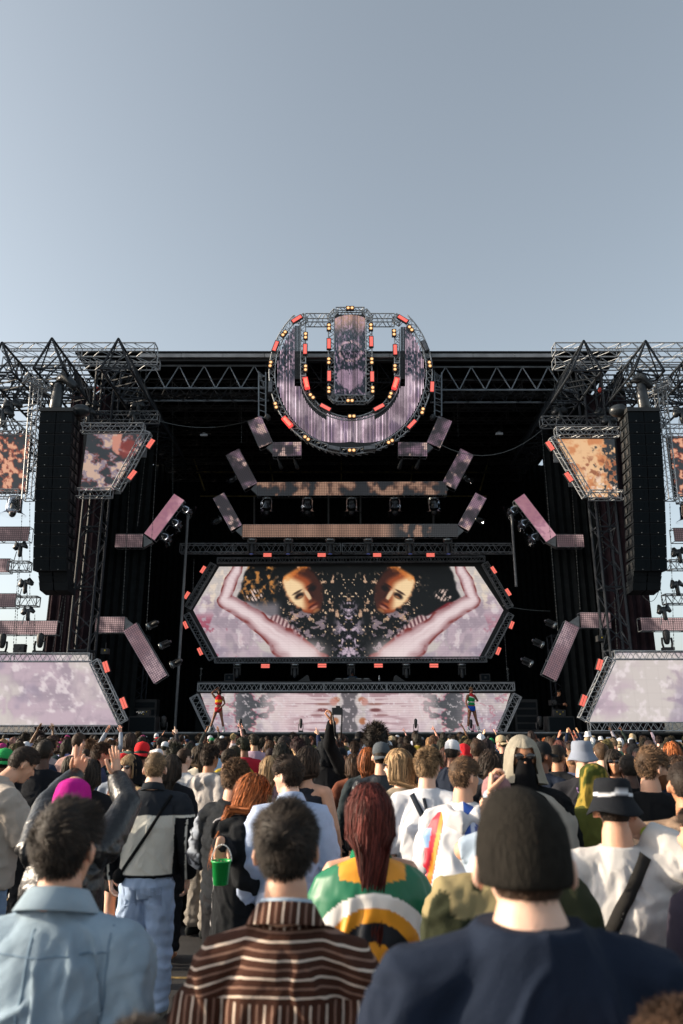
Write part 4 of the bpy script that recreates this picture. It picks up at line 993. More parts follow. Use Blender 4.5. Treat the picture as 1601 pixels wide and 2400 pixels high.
for a, b, sg, lb in (((372, 986), (590, 984), .35, 'slack thin cable from the left lamp truss to the small tilted panel'), ((1270, 1008), (1032, 1042), .8, 'slack pale cable sagging from the right lamp truss to the small panel'), ((1180, 1420), (1290, 1432), .05, 'thin taut wire right of the hexagonal screen'), ((1500, 1385), (1545, 1382), .45, 'loop of cable hanging under the right speaker stack')):
    cable(P(*a, 29.4), P(*b, 29.4 if sg > .4 else 31), lb, .014, sg, 'chain', 'cable', 'cable', None)
for x0, y0, x1, y1, lb in ((1028, 870, 1108, 890, 'right'), (0, 0, 0, 0, '')):
    if lb: cable(P(1100, 940, 30), P(1056, 1000, 31), 'thin diagonal wire right of the round sign', .01, 0, 'rubber', 'cable', 'cable', None)
for px, py, s in ((237, 902, 'left'), (1417, 905, 'right')):
    r_ = empty('flood_lamp', P(px - 10, py + 10, 29.3), f'red and grey beacon hanging in the {s} roof corner', 'lamp'); MB().ell((0, 0, .0), (.10, .1, .13)).build('cap', mat('red_plastic', (.5, .05, .03), .5), r_, True, False); MB().bar((0, 0, 0), (.0, 0, .6), .015).build('hook', M['chain'], r_, world=False)
for px, py in ((478, 1020), (1170, 1017)):
    r_ = empty('work_light', P(px, py, 31), 'small pale work light glowing dimly in the dark ' + ('left' if px < 800 else 'right') + ' part of the roof' + (' lower' if py > 1100 else ''), 'lamp'); MB().box((0, 0, 0), (.32, .1, .10)).build('body', M['plate'], r_, world=False); MB().box((0, 0, .09), (.12, .06, .08)).build('mount', M['black'], r_, world=False)

# ================================================================== ON STAGE
# dj riser top with gear
r_ = empty('dj_riser', P(818, 1618, 35), 'dark dj riser behind the bright alloy truss', 'riser')
a, b = P(470, 1600, 34), P(1200, 1600, 34)
MB().box(((a.x + b.x) / 2, 34.6, (a.z + 1.86) / 2), (b.x - a.x, 2.6, a.z - 1.86 - .02)).build('body', M['drape'], r_)
MB().box(((a.x + b.x) / 2, 34.6, a.z), (b.x - a.x, 2.6, .04)).build('top', M['black'], r_)
ZT = a.z + .02
def onriser(px, Y=33.9): return Vector((P(px, 1600, Y).x, Y, ZT))
for px, nm in ((538, 'left'), (1137, 'right')):
    r_ = empty('monitor_speaker', onriser(px, 33.6), f'small square monitor speaker on the {nm} end of the dj riser', 'speaker', 'square monitors on the riser'); MB().box((0, 0, .17), (.42, .3, .32)).build('cabinet', M['cab_side'], r_, world=False); MB().box((0, -.155, .17), (.36, .01, .26)).build('grille', M['grille'], r_, world=False); MB().box((0, -.165, .17), (.08, .01, .08)).build('emblem', M['cab_side'], r_, world=False)
for px, sg in ((712, -1), (936, 1)):
    r_ = empty('wedge_monitor', onriser(px), 'sloping wedge monitor ' + ('left' if sg < 0 else 'right') + ' of the dj table', 'speaker', 'wedge monitors beside the dj')
    pl = [(-.28, 0), (.28, 0), (.22, .26), (.15, .30)]; pl = pl if sg < 0 else [(-x, z) for x, z in pl[::-1]]
    MB().prism(pl, -.2, .2).build('cabinet', M['cab_side'], r_, world=False)
    for k in range(3): MB().box((sg * -(.02 + .1 * (k - 1)), -.205, .1), (.05, .01, .05)).build('port', M['black'], r_, world=False)
r_ = empty('dj_table', onriser(826), 'dj table with players and mixer on top of the riser', 'dj table')
MB().box((0, 0, .05), (1.7, .5, .06)).build('table_top', M['black'], r_, world=False)
for x in (-.62, -.28, .28, .62): MB().box((x, -.02, .12), (.30, .36, .08)).build('player', M['cab_side'], r_, world=False); MB().box((x, -.21, .13), (.2, .01, .03)).build('display', M['plate'], r_, world=False)
MB().box((0, -.05, .15), (.26, .36, .12)).build('mixer', M['cab_side'], r_, world=False)
r_ = empty('water_bottle', onriser(889), 'small clear water bottle at the right of the dj table', 'bottle'); MB().loft([(0, 0, .05), (0, 0, .2)], [.045, .045], 10).build('bottle_body', M['ring'], r_, True, False); MB().loft([(0, 0, .24), (0, 0, .28)], [.02, .02], 8).build('cap', M['white'], r_, True, False)
for px in (470, 1192):
    r_ = empty('antenna_mast', onriser(px, 33), 'small jointed antenna mast on the ' + ('left' if px < 800 else 'right') + ' end of the riser truss', 'antenna'); MB().bar((0, 0, 0), (0, 0, .55), .014).build('mast', M['chain'], r_, world=False); MB().ell((0, 0, .5), (.06, .05, .05)).build('head', M['chain'], r_, True, False); MB().bar((-.06, 0, .2), (.06, 0, .3), .012).build('arm', M['chain'], r_, world=False)
# subs and laser boxes beside the centre screen
for sg, px0, px1, lb in ((-1, 305, 370, 'left'), (1, 1281, 1341, 'right')):
    a, b = P(px0, 1714, 31), P(px1, 1690, 31)
    r_ = empty('subwoofer', ((a.x + b.x) / 2, 31, 1.86), f'wide black subwoofer on the deck, {lb} of the centre screen', 'speaker', 'subwoofers on the deck')
    MB().box((0, 0, .32), (b.x - a.x, .7, .62)).build('cabinet', M['cab_side'], r_, world=False); MB().box((0, -.36, .32), (b.x - a.x - .1, .02, .54)).build('grille', M['grille'], r_, world=False)
    l_ = empty('laser_projector', ((a.x + b.x) / 2 + .0, 30.9, 2.51), f'small laser projector box with yellow warning stickers on the {lb} subwoofer', 'projector', 'laser projectors')
    MB().box((0, 0, .12), (.46, .3, .24)).build('body', M['cab_side'], l_, world=False)
    for x, z in ((-.12, .16), (.0, .07), (.12, .16)): MB().prism([(x - .025, z - .02), (x + .025, z - .02), (x, z + .025)], -.16, -.15).build('warning_sticker', M['sticker'] if 'sticker' in M else M.setdefault('sticker', mat('yellow_sticker', (.6, .45, .03), .5)), l_, world=False)
for px, lb in ((345, 'left'), (1228, 'right')):
    a = P(px, 1640, 33.4)
    r_ = empty('equipment_rack', (a.x, 33.4, 1.86), f'dark equipment rack in the shade at the {lb} of the stage', 'rack', 'equipment racks'); MB().box((0, 0, .7), (1.0, .6, 1.38)).build('case', M['black'], r_, world=False)
    for k in range(4): MB().box((0, -.31, .25 + .3 * k), (.85, .02, .22)).build('unit', M['cab'], r_, world=False)
# badge on the left box like a small winged mark
r_ = empty('wall_badge', P(329, 1671, 30.5), 'small white zigzag emblem on the black box at stage left', 'emblem')
mb = MB(); pts = [(-.16, .03), (-.09, .05), (-.05, -.03), (0, .04), (.05, -.03), (.09, .05), (.16, .03)]
mb.path([(x, 0, z) for x, z in pts], .013); mb.build('mark', M['white'], r_, world=False)
# small lamp boxes hanging on stage wings
for px, py in ((247, 1527), (1407, 1497)):
    r_ = empty('small_projector', P(px, py, 30), 'small box lamp with a yellow sticker hanging at the ' + ('left' if px < 800 else 'right') + ' wing', 'stage lamp', 'small box lamps at the wings'); MB().box((0, 0, 0), (.28, .3, .22)).build('body', M['cab_side'], r_, world=False); MB().box((.02, -.155, .03), (.05, .01, .05)).build('sticker', M['sticker'], r_, world=False); MB().bar((0, 0, .1), (0, 0, .35), .02).build('bracket', M['black'], r_, world=False)
# tent behind, seen at the left
a = P(120, 1535, 60); r_ = empty('marquee_tent', (a.x, 60, 0), 'dark marquee roof peeking above the lower left screen', 'tent')
MB().prism([(-3.2, 2.6), (3.2, 2.6), (3.2, 7.6), (1.2, 7.3), (-3.2, 5.6)], -3, 3).build('roof', mat('tent_canvas', (.10, .10, .085), .8, var=.2), r_, world=False)
for k in range(5): MB().bar((-2.9 + 1.4 * k, -3.05, 2.6), (-2.9 + 1.4 * k, -3.05, 5.7 + .4 * k), .05).build('rib', M['steel'], r_, world=False)
# ================================================================== PEOPLE TOOLKIT
M['skin'] = mat('skin', rough=.55, src='obj', var=.10, vscale=14, bump=.08, bscale=160, sss=.12)
M['cloth'] = mat('cloth', rough=.9, src='obj', var=.10, vscale=10, bump=.35, bscale=320, spec=.15)
def knit_mat():
    m = mat('knit', rough=.95, src='objattr', var=.18, vscale=60, spec=.1); n = m.node_tree.nodes; l = m.node_tree.links
    tc = n.new('ShaderNodeTexCoord'); mp = n.new('ShaderNodeMapping'); mp.inputs['Scale'].default_value = (260, 260, 45); l.new(tc.outputs['Object'], mp.inputs[0])
    no = n.new('ShaderNodeTexNoise'); no.inputs['Scale'].default_value = 1; no.inputs['Detail'].default_value = 2; l.new(mp.outputs[0], no.inputs['Vector'])
    bp = n.new('ShaderNodeBump'); bp.inputs['Strength'].default_value = 1; bp.inputs['Distance'].default_value = .006; l.new(no.outputs['Fac'], bp.inputs['Height']); l.new(bp.outputs[0], n['Principled BSDF'].inputs['Normal']); return m
M['knit'] = knit_mat()
M['cloth_painted'] = mat('cloth_painted', rough=.9, src='objattr', var=.07, vscale=10, bump=.35, bscale=320, spec=.15)
M['satin'] = mat('satin_cloth', rough=.45, src='objattr', var=.05, vscale=10, spec=.4)
M['hair'] = mat('hair', rough=.62, src='objattr', spec=.22)
M['leather'] = mat('black_leather', rough=.35, src='obj', var=.1, bump=.4, bscale=60, spec=.5)
M['denim'] = mat('denim', rough=.9, src='obj', var=.22, vscale=6, bump=.4, bscale=420, spec=.1)
M['dark_glass'] = mat('sunglass_lens', (.01, .01, .012), .12, spec=.8)
M['eye'] = mat('eye', (.03, .02, .015), .3)
M['lips'] = mat('lips', (.32, .10, .08), .5)

tmpN = [0]
def remesh(mb, vox, smooth=4):
    me = mb.mesh('tmp'); ob = bpy.data.objects.new('tmp', me); col.objects.link(ob)
    m = ob.modifiers.new('r', 'REMESH'); m.mode = 'VOXEL'; m.voxel_size = vox; m.adaptivity = 0
    if smooth:
        s = ob.modifiers.new('s', 'SMOOTH'); s.factor = .5; s.iterations = smooth
    dg = bpy.context.evaluated_depsgraph_get(); dg.update()
    ev = ob.evaluated_get(dg); m2 = bpy.data.meshes.new_from_object(ev)
    bpy.data.objects.remove(ob); bpy.data.meshes.remove(me)
    n = len(m2.vertices); V = np.empty(n * 3); m2.vertices.foreach_get('co', V); V = V.reshape(-1, 3)
    N = np.empty(n * 3); m2.vertices.foreach_get('normal', N); N = N.reshape(-1, 3)
    return m2, V, N
def put(me, V):
    me.vertices.foreach_set('co', np.ascontiguousarray(V, dtype=np.float64).ravel()); me.update(); me.shade_smooth()

# ---- joints at height 1.75 (person faces +Y, right hand at +X)
HC = Vector((0, .015, 1.632))
def head_matrix(yaw=0, pitch=0, roll=0, lean=(0, 0, 0)):
    piv = Vector((0, -.01, 1.50))
    return Matrix.Translation(piv + Vector(lean)) @ Euler((R(pitch), R(roll), R(yaw)), 'XYZ').to_matrix().to_4x4() @ Matrix.Translation(-piv) @ Matrix.Translation(HC) @ Matrix.Scale(.93, 4)

def add_head(mb, Mh, face=True, ears=True, female=False, fine=True):
    j = .9 if female else 1.0
    mb.ell((0, -.008, .022), (.074, .095, .098), Mh, 18, 12)
    mb.loft([(0, .025, .02), (0, .035, -.045), (0, .048, -.088)], [(.062, .062), (.055 * j, .055), (.032 * j, .032)], 14, M=Mh)
    mb.loft([(0, -.03, -.0), (0, -.025, -.10)], [(.055, .058), (.052 * j, .052)], 12, M=Mh)
    if face:
        mb.loft([(0, .083, .022), (0, .098, -.008), (0, .106, -.024)], [.006, .009, .012], 8, M=Mh)
        mb.ell((0, .078, .034), (.048, .012, .009), Mh, 10, 6)                       # brow
        mb.ell((0, .083, -.054), (.022, .010, .006), Mh, 8, 5); mb.ell((0, .081, -.063), (.018, .010, .006), Mh, 8, 5)
        mb.ell((0, .074, -.092), (.020, .014, .013), Mh, 8, 5)
        for s in (-1, 1): mb.ell((s * .042, .062, -.018), (.018, .014, .015), Mh, 8, 6)
    if ears:
        for s in (-1, 1):
            Me = Mh @ Matrix.Translation((s * .084, -.010, -.008)) @ Euler((R(-8), 0, R(s * 38))).to_matrix().to_4x4()
            mb.ell((0, 0, 0), (.0085, .021, .034), Me, 10, 8)
            mb.ell((s * .004, -.010, .002), (.007, .008, .030), Me, 8, 6)

def hand_geom(mb, wrist, d, palm_n, side, pose='relaxed', k=1.0):
    """five fingered hand: wrist point, pointing dir d, palm normal, side=+1 right / -1 left"""
    w = Vector(wrist); d = Vector(d).normalized(); n = Vector(palm_n); n = (n - d * n.dot(d)).normalized(); x = d.cross(n).normalized() * side
    mb.loft([w - d * .02 * k, w + d * .02 * k, w + d * .055 * k, w + d * .088 * k], [(.026 * k, .019 * k), (.034 * k, .016 * k), (.041 * k, .014 * k), (.039 * k, .012 * k)], 10, ref=x)
    curls = {'relaxed': [28, 32, 36, 40], 'open': [4, 4, 4, 6], 'point': [4, 80, 84, 86], 'peace': [4, 4, 80, 84], 'grip': [62, 66, 70, 72], 'pinch': [45, 40, 30, 22]}[pose]
    spread = {'open': 11, 'peace': 9, 'pinch': 8}.get(pose, 3)
    for i, (off, ln, r) in enumerate(((.029, .072, .0085), (.010, .080, .009), (-.010, .075, .0085), (-.028, .058, .0075))):
        b = w + d * (.086 - abs(off + .005) * .2) * k + x * off * k
        a = R((1.5 - i) * spread); dd = (d * math.cos(a) + x * math.sin(a)).normalized(); pts = [b - dd * .012 * k, b]; ang = 0; p = b
        for j, f in enumerate((.45, .32, .23)):
            ang += R(curls[i]) * (.75 if j == 0 else 1.0) * .75
            q = dd * math.cos(ang) + n * math.sin(ang); p = p + q * ln * f * k; pts.append(p)
        mb.loft(pts, [r * k, r * k, r * .95 * k, r * .88 * k, r * .72 * k], 7, ref=x)
    tb = w + d * .022 * k + x * .030 * k; c_ = {'open': 0, 'relaxed': .35, 'point': .9, 'peace': .9, 'grip': .9, 'pinch': .6}[pose]
    t1 = (d * .75 + x * (.75 - .5 * c_) + n * (.2 + .6 * c_)).normalized(); t2 = (d * .95 + x * (.3 - .4 * c_) + n * (.2 + .7 * c_)).normalized()
    mb.loft([tb - t1 * .01 * k, tb, tb + t1 * .036 * k, tb + t1 * .036 * k + t2 * .03 * k, tb + t1 * .036 * k + t2 * .052 * k], [.014 * k, .014 * k, .0115 * k, .0105 * k, .008 * k], 8)

ARM0 = {1: ((.245, -.035, 1.14), (.262, .06, .90)), -1: ((-.245, -.035, 1.14), (-.262, .06, .90))}
def arm_pts(arms, s, sw=.185):
    sh = Vector((s * sw, -.005, 1.402))
    e, w = (Vector(v) for v in arms.get(s, ARM0[s])[:2]); return sh, e, w
def body_mesh(arms={}, Mh=None, female=False, vox=.012, legs=None, lean=(0, 0, 0), face=True, fat=1.0, ears=True, hands=True, sw=.185, handspec={}):
    mb = MB(); Mh = Mh or head_matrix(); f = fat
    hp = Mh @ Vector((0, -.025, -.085))
    nk = .05 if female else .057
    mb.loft([(0, 0, 1.38), (0, -.012, 1.47), hp], [(.085 * f, .07), (nk * 1.12 * f, nk * f * 1.1), (nk * f, nk * f)], 14)
    wst = .115 if female else .135
    mb.loft([(0, 0, .88), (0, .005, 1.0), (0, .005, 1.10), (0, 0, 1.25), (0, -.005, 1.37), (0, -.008, 1.43)], [(.155, .105), (.145, .10), (wst * f, .088 * f), (.15 * f, .10 * f), (sw * .88, .09), (sw * .62, .07)], 18)
    for s in (-1, 1):
        sh, e, w = arm_pts(arms, s, sw)
        mb.loft([(s * .05, 0, 1.432), sh, sh.lerp(e, .15)], [.045 * f, .055 * f, .05 * f], 12)
        mb.loft([sh, sh.lerp(e, .5), e, e.lerp(w, .35), w], [.053 * f, .046 * f, .037 * f, .038 * f, .024], 12)
    hipk = {-1: Vector((-.085, 0, .90)), 1: Vector((.085, 0, .90))}
    for s in (-1, 1):
        kn, an = (legs or {}).get(s, ((s * .10, .015, .50), (s * .105, -.02, .08)))
        kn, an = Vector(kn), Vector(an); mb.loft([hipk[s], hipk[s].lerp(kn, .5), kn, kn.lerp(an, .35), an], [.085, .072, .05, .052, .034], 12)
        mb.loft([an + Vector((0, -.02, -.03)), an + Vector((0, .06, -.045)), an + Vector((0, .13, -.052))], [(.034, .03), (.038, .026), (.034, .02)], 10)
    add_head(mb, Mh, face, ears, female)
    me, V, N = remesh(mb, vox, 3)
    if vox < .02:   # eye sockets
        Mi = Mh.inverted(); L = (np.array(Mi.to_3x3()) @ V.T).T + np.array(Mi.translation)
        for s in (-1, 1):
            d = np.linalg.norm((L - np.array([s * .031, .088, .014])) / np.array([.022, .03, .014]), axis=1)
            L[:, 1] -= .010 * np.exp(-d ** 2)
        V = (np.array(Mh.to_3x3()) @ L.T).T + np.array(Mh.translation)
    put(me, V)
    if hands:   # five fingered hands grown onto the wrists
        hb_ = MB()
        for s in (-1, 1):
            sh, e, w = arm_pts(arms, s, sw); sp = handspec.get(s, {})
            hand_geom(hb_, w, sp.get('d', w - e), sp.get('n', (-s, .2, 0)), s, sp.get('pose', 'relaxed'))
        n0 = len(me.vertices); bm = bmesh.new(); bm.from_mesh(me); h2 = hb_.mesh('h'); bm.from_mesh(h2); bm.to_mesh(me); bm.free(); bpy.data.meshes.remove(h2); me.shade_smooth()
    return me

def folds(V, N, amp, seed=0, dirz=1.0):
    x, y, z = V.T
    wx = fbm(x * 4, y * 4, z * 4, seed, 2) - .5
    a = 1 - np.abs(2 * fbm((x + .35 * z * dirz) * 7 + 2 * wx, y * 6, z * 2.6 + wx, seed + 1, 3) - 1) * 1.8
    b = 1 - np.abs(2 * fbm((x - .5 * z) * 13 + wx * 3, y * 12, z * 7 + 4 * wx, seed + 2, 3) - 1) * 1.8
    sl = ss(.17, .26, np.abs(x)); c = np.sin(z * 85 + 9 * fbm(x * 9, y * 9, z * 6, seed + 3, 2)) * sl * .35
    cr = np.clip(1 - np.abs(fbm((x * .9 + .55 * z * np.sign(x + .001)) * 11 + 3 * wx, y * 8, z * 4.5 - 3 * np.abs(x), seed + 7, 2) - .5) * 9, 0, 1)
    return V + N * ((a * .45 + b * .42 + c * .35 + cr * .95 - .5) * amp * (.25 + .75 * ss(1.50, 1.38, z)))[:, None]

def top_mesh(arms={}, sleeve='long', vox=.012, loose=1.0, hem=.86, female=False, fat=1.0, amp=.010, seed=0, neck=.078, sw=.185, hood=False, paint=None, neckz=1.497, puff=False, sleeve_r=1.0, lean=(0, 0, 0)):
    mb = MB(); f = fat; l = loose
    if female and l <= 1.0: secs = [((.165, .125), hem), ((.130, .105), 1.10), ((.155, .125), 1.26), ((sw * .90, .106), 1.375), ((sw * .62, .086), 1.445), ((neck, neck), neckz)]
    else: secs = [((.172 * l * f, .130 * l * f), hem), ((.160 * l * f, .122 * l * f), 1.08), ((.172 * l * f, .130 * f * l), 1.25), ((sw * .92 * f, .115 * f), 1.375), ((sw * .62 * f, .095 * f), 1.452), ((neck, neck), neckz)]
    mb.loft([(0, -.004, z) for _, z in secs], [r for r, _ in secs], 20, cap=False)
    if sleeve != 'none':
        for s in (-1, 1):
            sh, e, w = arm_pts(arms, s, sw * (1.0 if f == 1 else f ** .5)); sh = sh - Vector((0, 0, .004)); k = sleeve_r * f ** .5 * (l ** .5)
            mb.loft([(s * .05, -.005, 1.437), sh, sh.lerp(e, .2)], [.060 * f, .064 * k, .068 * k], 14)
            if sleeve == 'long': mb.loft([sh, sh.lerp(e, .5), e, e.lerp(w, .5), w], [.064 * k, .066 * k, .060 * k, .056 * k, .042 * k], 14, cap=False)
            elif sleeve == 'short': mb.loft([sh, sh.lerp(e, .5), sh.lerp(e, .85)], [.066 * k, .074 * k, .076 * k], 14, cap=False)
            elif sleeve == 'elbow': mb.loft([sh, sh.lerp(e, .5), sh.lerp(e, 1.0), e.lerp(w, .1)], [.066 * k, .078 * k, .080 * k, .078 * k], 14, cap=False)
    if hood: mb.loft([(-.10, -.04, 1.45), (-.07, -.115, 1.41), (0, -.14, 1.395), (.07, -.115, 1.41), (.10, -.04, 1.45)], [(.035, .045), (.045, .06), (.05, .065), (.045, .06), (.035, .045)], 12)
    me, V, N = remesh(mb, vox, 4)
    if puff: V = V + N * (.016 * np.abs(np.sin((V[:, 2] + .35 * V[:, 0]) * 46)) - .005)[:, None] * (np.abs(V[:, 0]) < .3)[:, None]
    V = folds(V, N, amp, seed)
    put(me, V)
    if paint is not None: set_cols(me, lin(paint(V)))
    else: set_cols(me, 1.0)
    return me
def bottom_mesh(legs=None, kind='trousers', vox=.014, loose=1.0, seed=3, amp=.010, paint=None, length=1.0):
    mb = MB(); l = loose
    mb.loft([(0, -.0, 1.02), (0, -.012, .95), (0, -.016, .87), (0, -.005, .80)], [(.150, .112), (.168, .130), (.172 * (l ** .3), .138), (.15, .115)], 18, cap=False)
    if kind == 'skirt': mb.loft([(0, 0, .95), (0, 0, .62)], [(.165, .13), (.19, .15)], 18, cap=False)
    elif kind != 'brief':
        for s in (-1, 1):
            kn, an = (legs or {}).get(s, ((s * .10, .015, .50), (s * .105, -.02, .08)))
            kn, an = Vector(kn), Vector(an); h = Vector((s * .085, -.005, .86)); pts = [h, h.lerp(kn, .5), kn, kn.lerp(an, .5), an + Vector((0, 0, .0))]
            rs = [.098 * l ** .4, .088 * l, .073 * l, .070 * l, .066 * l]
            if kind == 'shorts': pts, rs = pts[:2] + [h.lerp(kn, .8)], [.098, .095, .10]
            mb.loft(pts, rs, 14, cap=False)
    me, V, N = remesh(mb, vox, 3)
    x, y, z = V.T; V2 = folds(V, N, amp, seed)
    cr = np.sin(z * 70 + 8 * fbm(x * 8, y * 8, z * 3, seed, 2)) * np.exp(-((z - .5) / .13) ** 2) + 1.2 * np.sin(z * 95 + 6 * fbm(x * 9, y * 9, z * 4, seed + 8, 2)) * np.exp(-((z - .14) / .09) ** 2)
    put(me, V2 + N * (cr * amp * .45)[:, None]); set_cols(me, lin(paint(V)) if paint is not None else 1.0)
    return me
def shoe_mesh(s, an=None, sole=True):
    an = Vector(an) if an is not None else Vector((s * .105, -.02, .08)); b = Vector((an.x, an.y, 0))
    mb = MB(); mb.loft([b + Vector((0, -.06, .05)), b + Vector((0, .0, .055)), b + Vector((0, .08, .045)), b + Vector((0, .15, .036)), b + Vector((0, .185, .03))], [(.036, .046), (.042, .052), (.046, .042), (.045, .034), (.034, .024)], 12, ref=(1, 0, 0))
    return mb.mesh('shoe', None, True)

# ---- hair
LONGS = ('long', 'curlylong', 'bob', 'wavylong')
HR = np.array([.074, .095, .098]); HO = np.array([0, -.008, .022])
def hairline(L, style):
    "mask 0..1 over head-local unit directions"
    x, y, z = L.T
    low = np.interp(y, [-.1, -.04, .0, .035, .07, .11], [-.075, -.055, -.005, .02, .058, .066])
    if style in LONGS: low = np.interp(y, [-.1, -.02, .02, .05, .1], [-.09, -.085, -.02, .045, .068])
    if style == 'afro': low = low - .01
    m = ss(-.006, .010, z - low)
    if style not in LONGS and style != 'afro': m = m * (1 - ss(1.15, .8, np.hypot((y + .006) / .028, (z + .008) / .042)) * (np.abs(x) > .05))
    return m
def scalp_shell(Mh, style, thick, seed, nu=44, nv=30, noise=.35, nfreq=26):
    mb = MB(); mb.ell(tuple(HO), tuple(HR), None, nu, nv); V = np.array(mb.v); D = (V - HO) / HR; Nn = D / HR; Nn /= np.linalg.norm(Nn, axis=1)[:, None]
    m = hairline(V, style); n = fbm(V[:, 0] * nfreq, V[:, 1] * nfreq, V[:, 2] * nfreq * .8, seed, 3)
    topb = ss(-.02, .09, V[:, 2])
    th = thick * (.55 + .6 * topb if style in ('short', 'crop', 'textured') else 1.0)
    V2 = V + Nn * (m * th * (1 - noise + 2 * noise * n) + .0015 * m - .004 * (1 - m))[:, None]
    keep = [f for f in mb.f if min(m[i] for i in f) > .02]
    return V2, keep
def strands(Mh, style, count, length, width, seed, flow=None, curl=0, segs=5, gravity=1.0, stiff=1.0, back=None, thick=.01, gvec=(0, 0, -1)):
    gvec = np.array(gvec); 
    r = np.random.default_rng(seed); n = count * 3
    D = r.normal(size=(n, 3)); D /= np.linalg.norm(D, axis=1)[:, None]; Pt = HO + D * HR
    m = hairline(Pt, style); k = r.random(n) < m; Pt, D = Pt[k][:count], D[k][:count]; n = len(Pt)
    Nn = D / HR; Nn /= np.linalg.norm(Nn, axis=1)[:, None]
    topb = ss(-.03, .085, Pt[:, 2])[:, None]
    if style in ('short', 'textured', 'crop'): L = length * (.35 + .75 * topb) * r.uniform(.7, 1.15, (n, 1))
    else: L = length * r.uniform(.75, 1.1, (n, 1))
    if flow is None: flow = (0, .5, .0)
    clump = np.stack([fbm(Pt[:, 0] * 30, Pt[:, 1] * 30, Pt[:, 2] * 30, seed + i, 2) - .5 for i in range(3)], 1) * 2.2
    p = Pt + Nn * thick * .45; d = Nn * stiff + np.array(flow) + clump * .6 + r.normal(size=(n, 3)) * .14
    if style in ('short', 'textured', 'crop'): d -= Nn * (d * Nn).sum(1)[:, None] * .25
    d += gvec * ((1 - topb) * (2.6 if style in LONGS else 1.1) * gravity); rq = r.uniform(.15, 1.9, (n, 1)) * thick; d /= np.linalg.norm(d, axis=1)[:, None]
    ph = r.random(n) * 6.28; rows = [p.copy()]; dirs = [d.copy()]; Bk = back
    for s_ in range(segs):
        g = gvec * gravity * (1.1 if style in LONGS else .16)
        d = d + g; d /= np.linalg.norm(d, axis=1)[:, None]
        p = p + d * L / segs
        q = (p - HO) / (HR + rq * .8); rr = np.linalg.norm(q, axis=1); ins = rr < 1
        q[ins] /= rr[ins][:, None]; p = np.where(ins[:, None], HO + q * (HR + rq * .8), p)
        if style in LONGS:      # keep off the face, fall behind / on the shoulders and back
            lowm = p[:, 2] < .03
            p[:, 1] = np.where(lowm & (np.abs(p[:, 0]) < .072) & (p[:, 1] > 0), np.minimum(p[:, 1], .0), p[:, 1])
            neck = p[:, 2] < -.12; bx = np.abs(p[:, 0]) < .20
            yb = -.100 - rq[:, 0] * 1.1 - .012 * np.clip(-p[:, 2] - .14, 0, .2) / .1
            p[:, 1] = np.where(neck & bx & (p[:, 1] > yb) & (p[:, 1] < .10), yb - .018 * r.random(n), p[:, 1])
            p[:, 0] = np.where(neck, p[:, 0] * (1 - .035), p[:, 0])
        if style in LONGS:
            ex = 1 + (.18 if style == 'curlylong' else .08); tq = rq[:, 0] * .9 + .004; h = np.hypot(p[:, 0] / ((HR[0] + tq) * ex), (p[:, 1] + .008) / ((HR[1] + tq) * ex)); big = (h > 1) & (p[:, 2] > -.12)
            p[:, 0] = np.where(big, p[:, 0] / h, p[:, 0]); p[:, 1] = np.where(big, (p[:, 1] + .008) / h - .008, p[:, 1])
            lim = (.098 if style == 'curlylong' else .084); p[:, 0] = np.where(p[:, 2] < -.10, lim * np.tanh(p[:, 0] / lim), p[:, 0])
        if curl:
            t = (s_ + 1) / segs; p = p + curl * np.stack([np.sin(ph + t * 13), np.cos(ph + t * 13), .4 * np.sin(ph * 2 + t * 9)], 1)
        rows.append(p.copy()); dirs.append(d.copy())
    Rw = np.stack(rows, 0); K = segs + 1                                   # (K,n,3)
    T = np.gradient(Rw, axis=0); out = (Rw - HO) / HR; out[..., 2] *= .6
    S = np.cross(T, out); S /= (np.linalg.norm(S, axis=2)[..., None] + 1e-9); S = S + r.normal(size=(1, n, 3)) * .25
    wv = width * np.interp(np.linspace(0, 1, K), [0, .6, 1], [1, .85, .12])[:, None, None] * r.uniform(.6, 1.3, (1, n, 1))
    A = Rw - S * wv / 2; B = Rw + S * wv / 2; V = np.stack([A, B], 2).transpose(1, 0, 2, 3).reshape(-1, 3)      # n,K,2,3
    base = np.arange(n)[:, None] * K * 2 + np.arange(K - 1)[None] * 2
    F = np.stack([base, base + 1, base + 3, base + 2], -1).reshape(-1, 4)
    shade = np.repeat(r.uniform(.4, 1.9, n) * np.clip(1 + clump[:, 0] * 1.1, .35, 1.9), K * 2)
    return V, F, shade
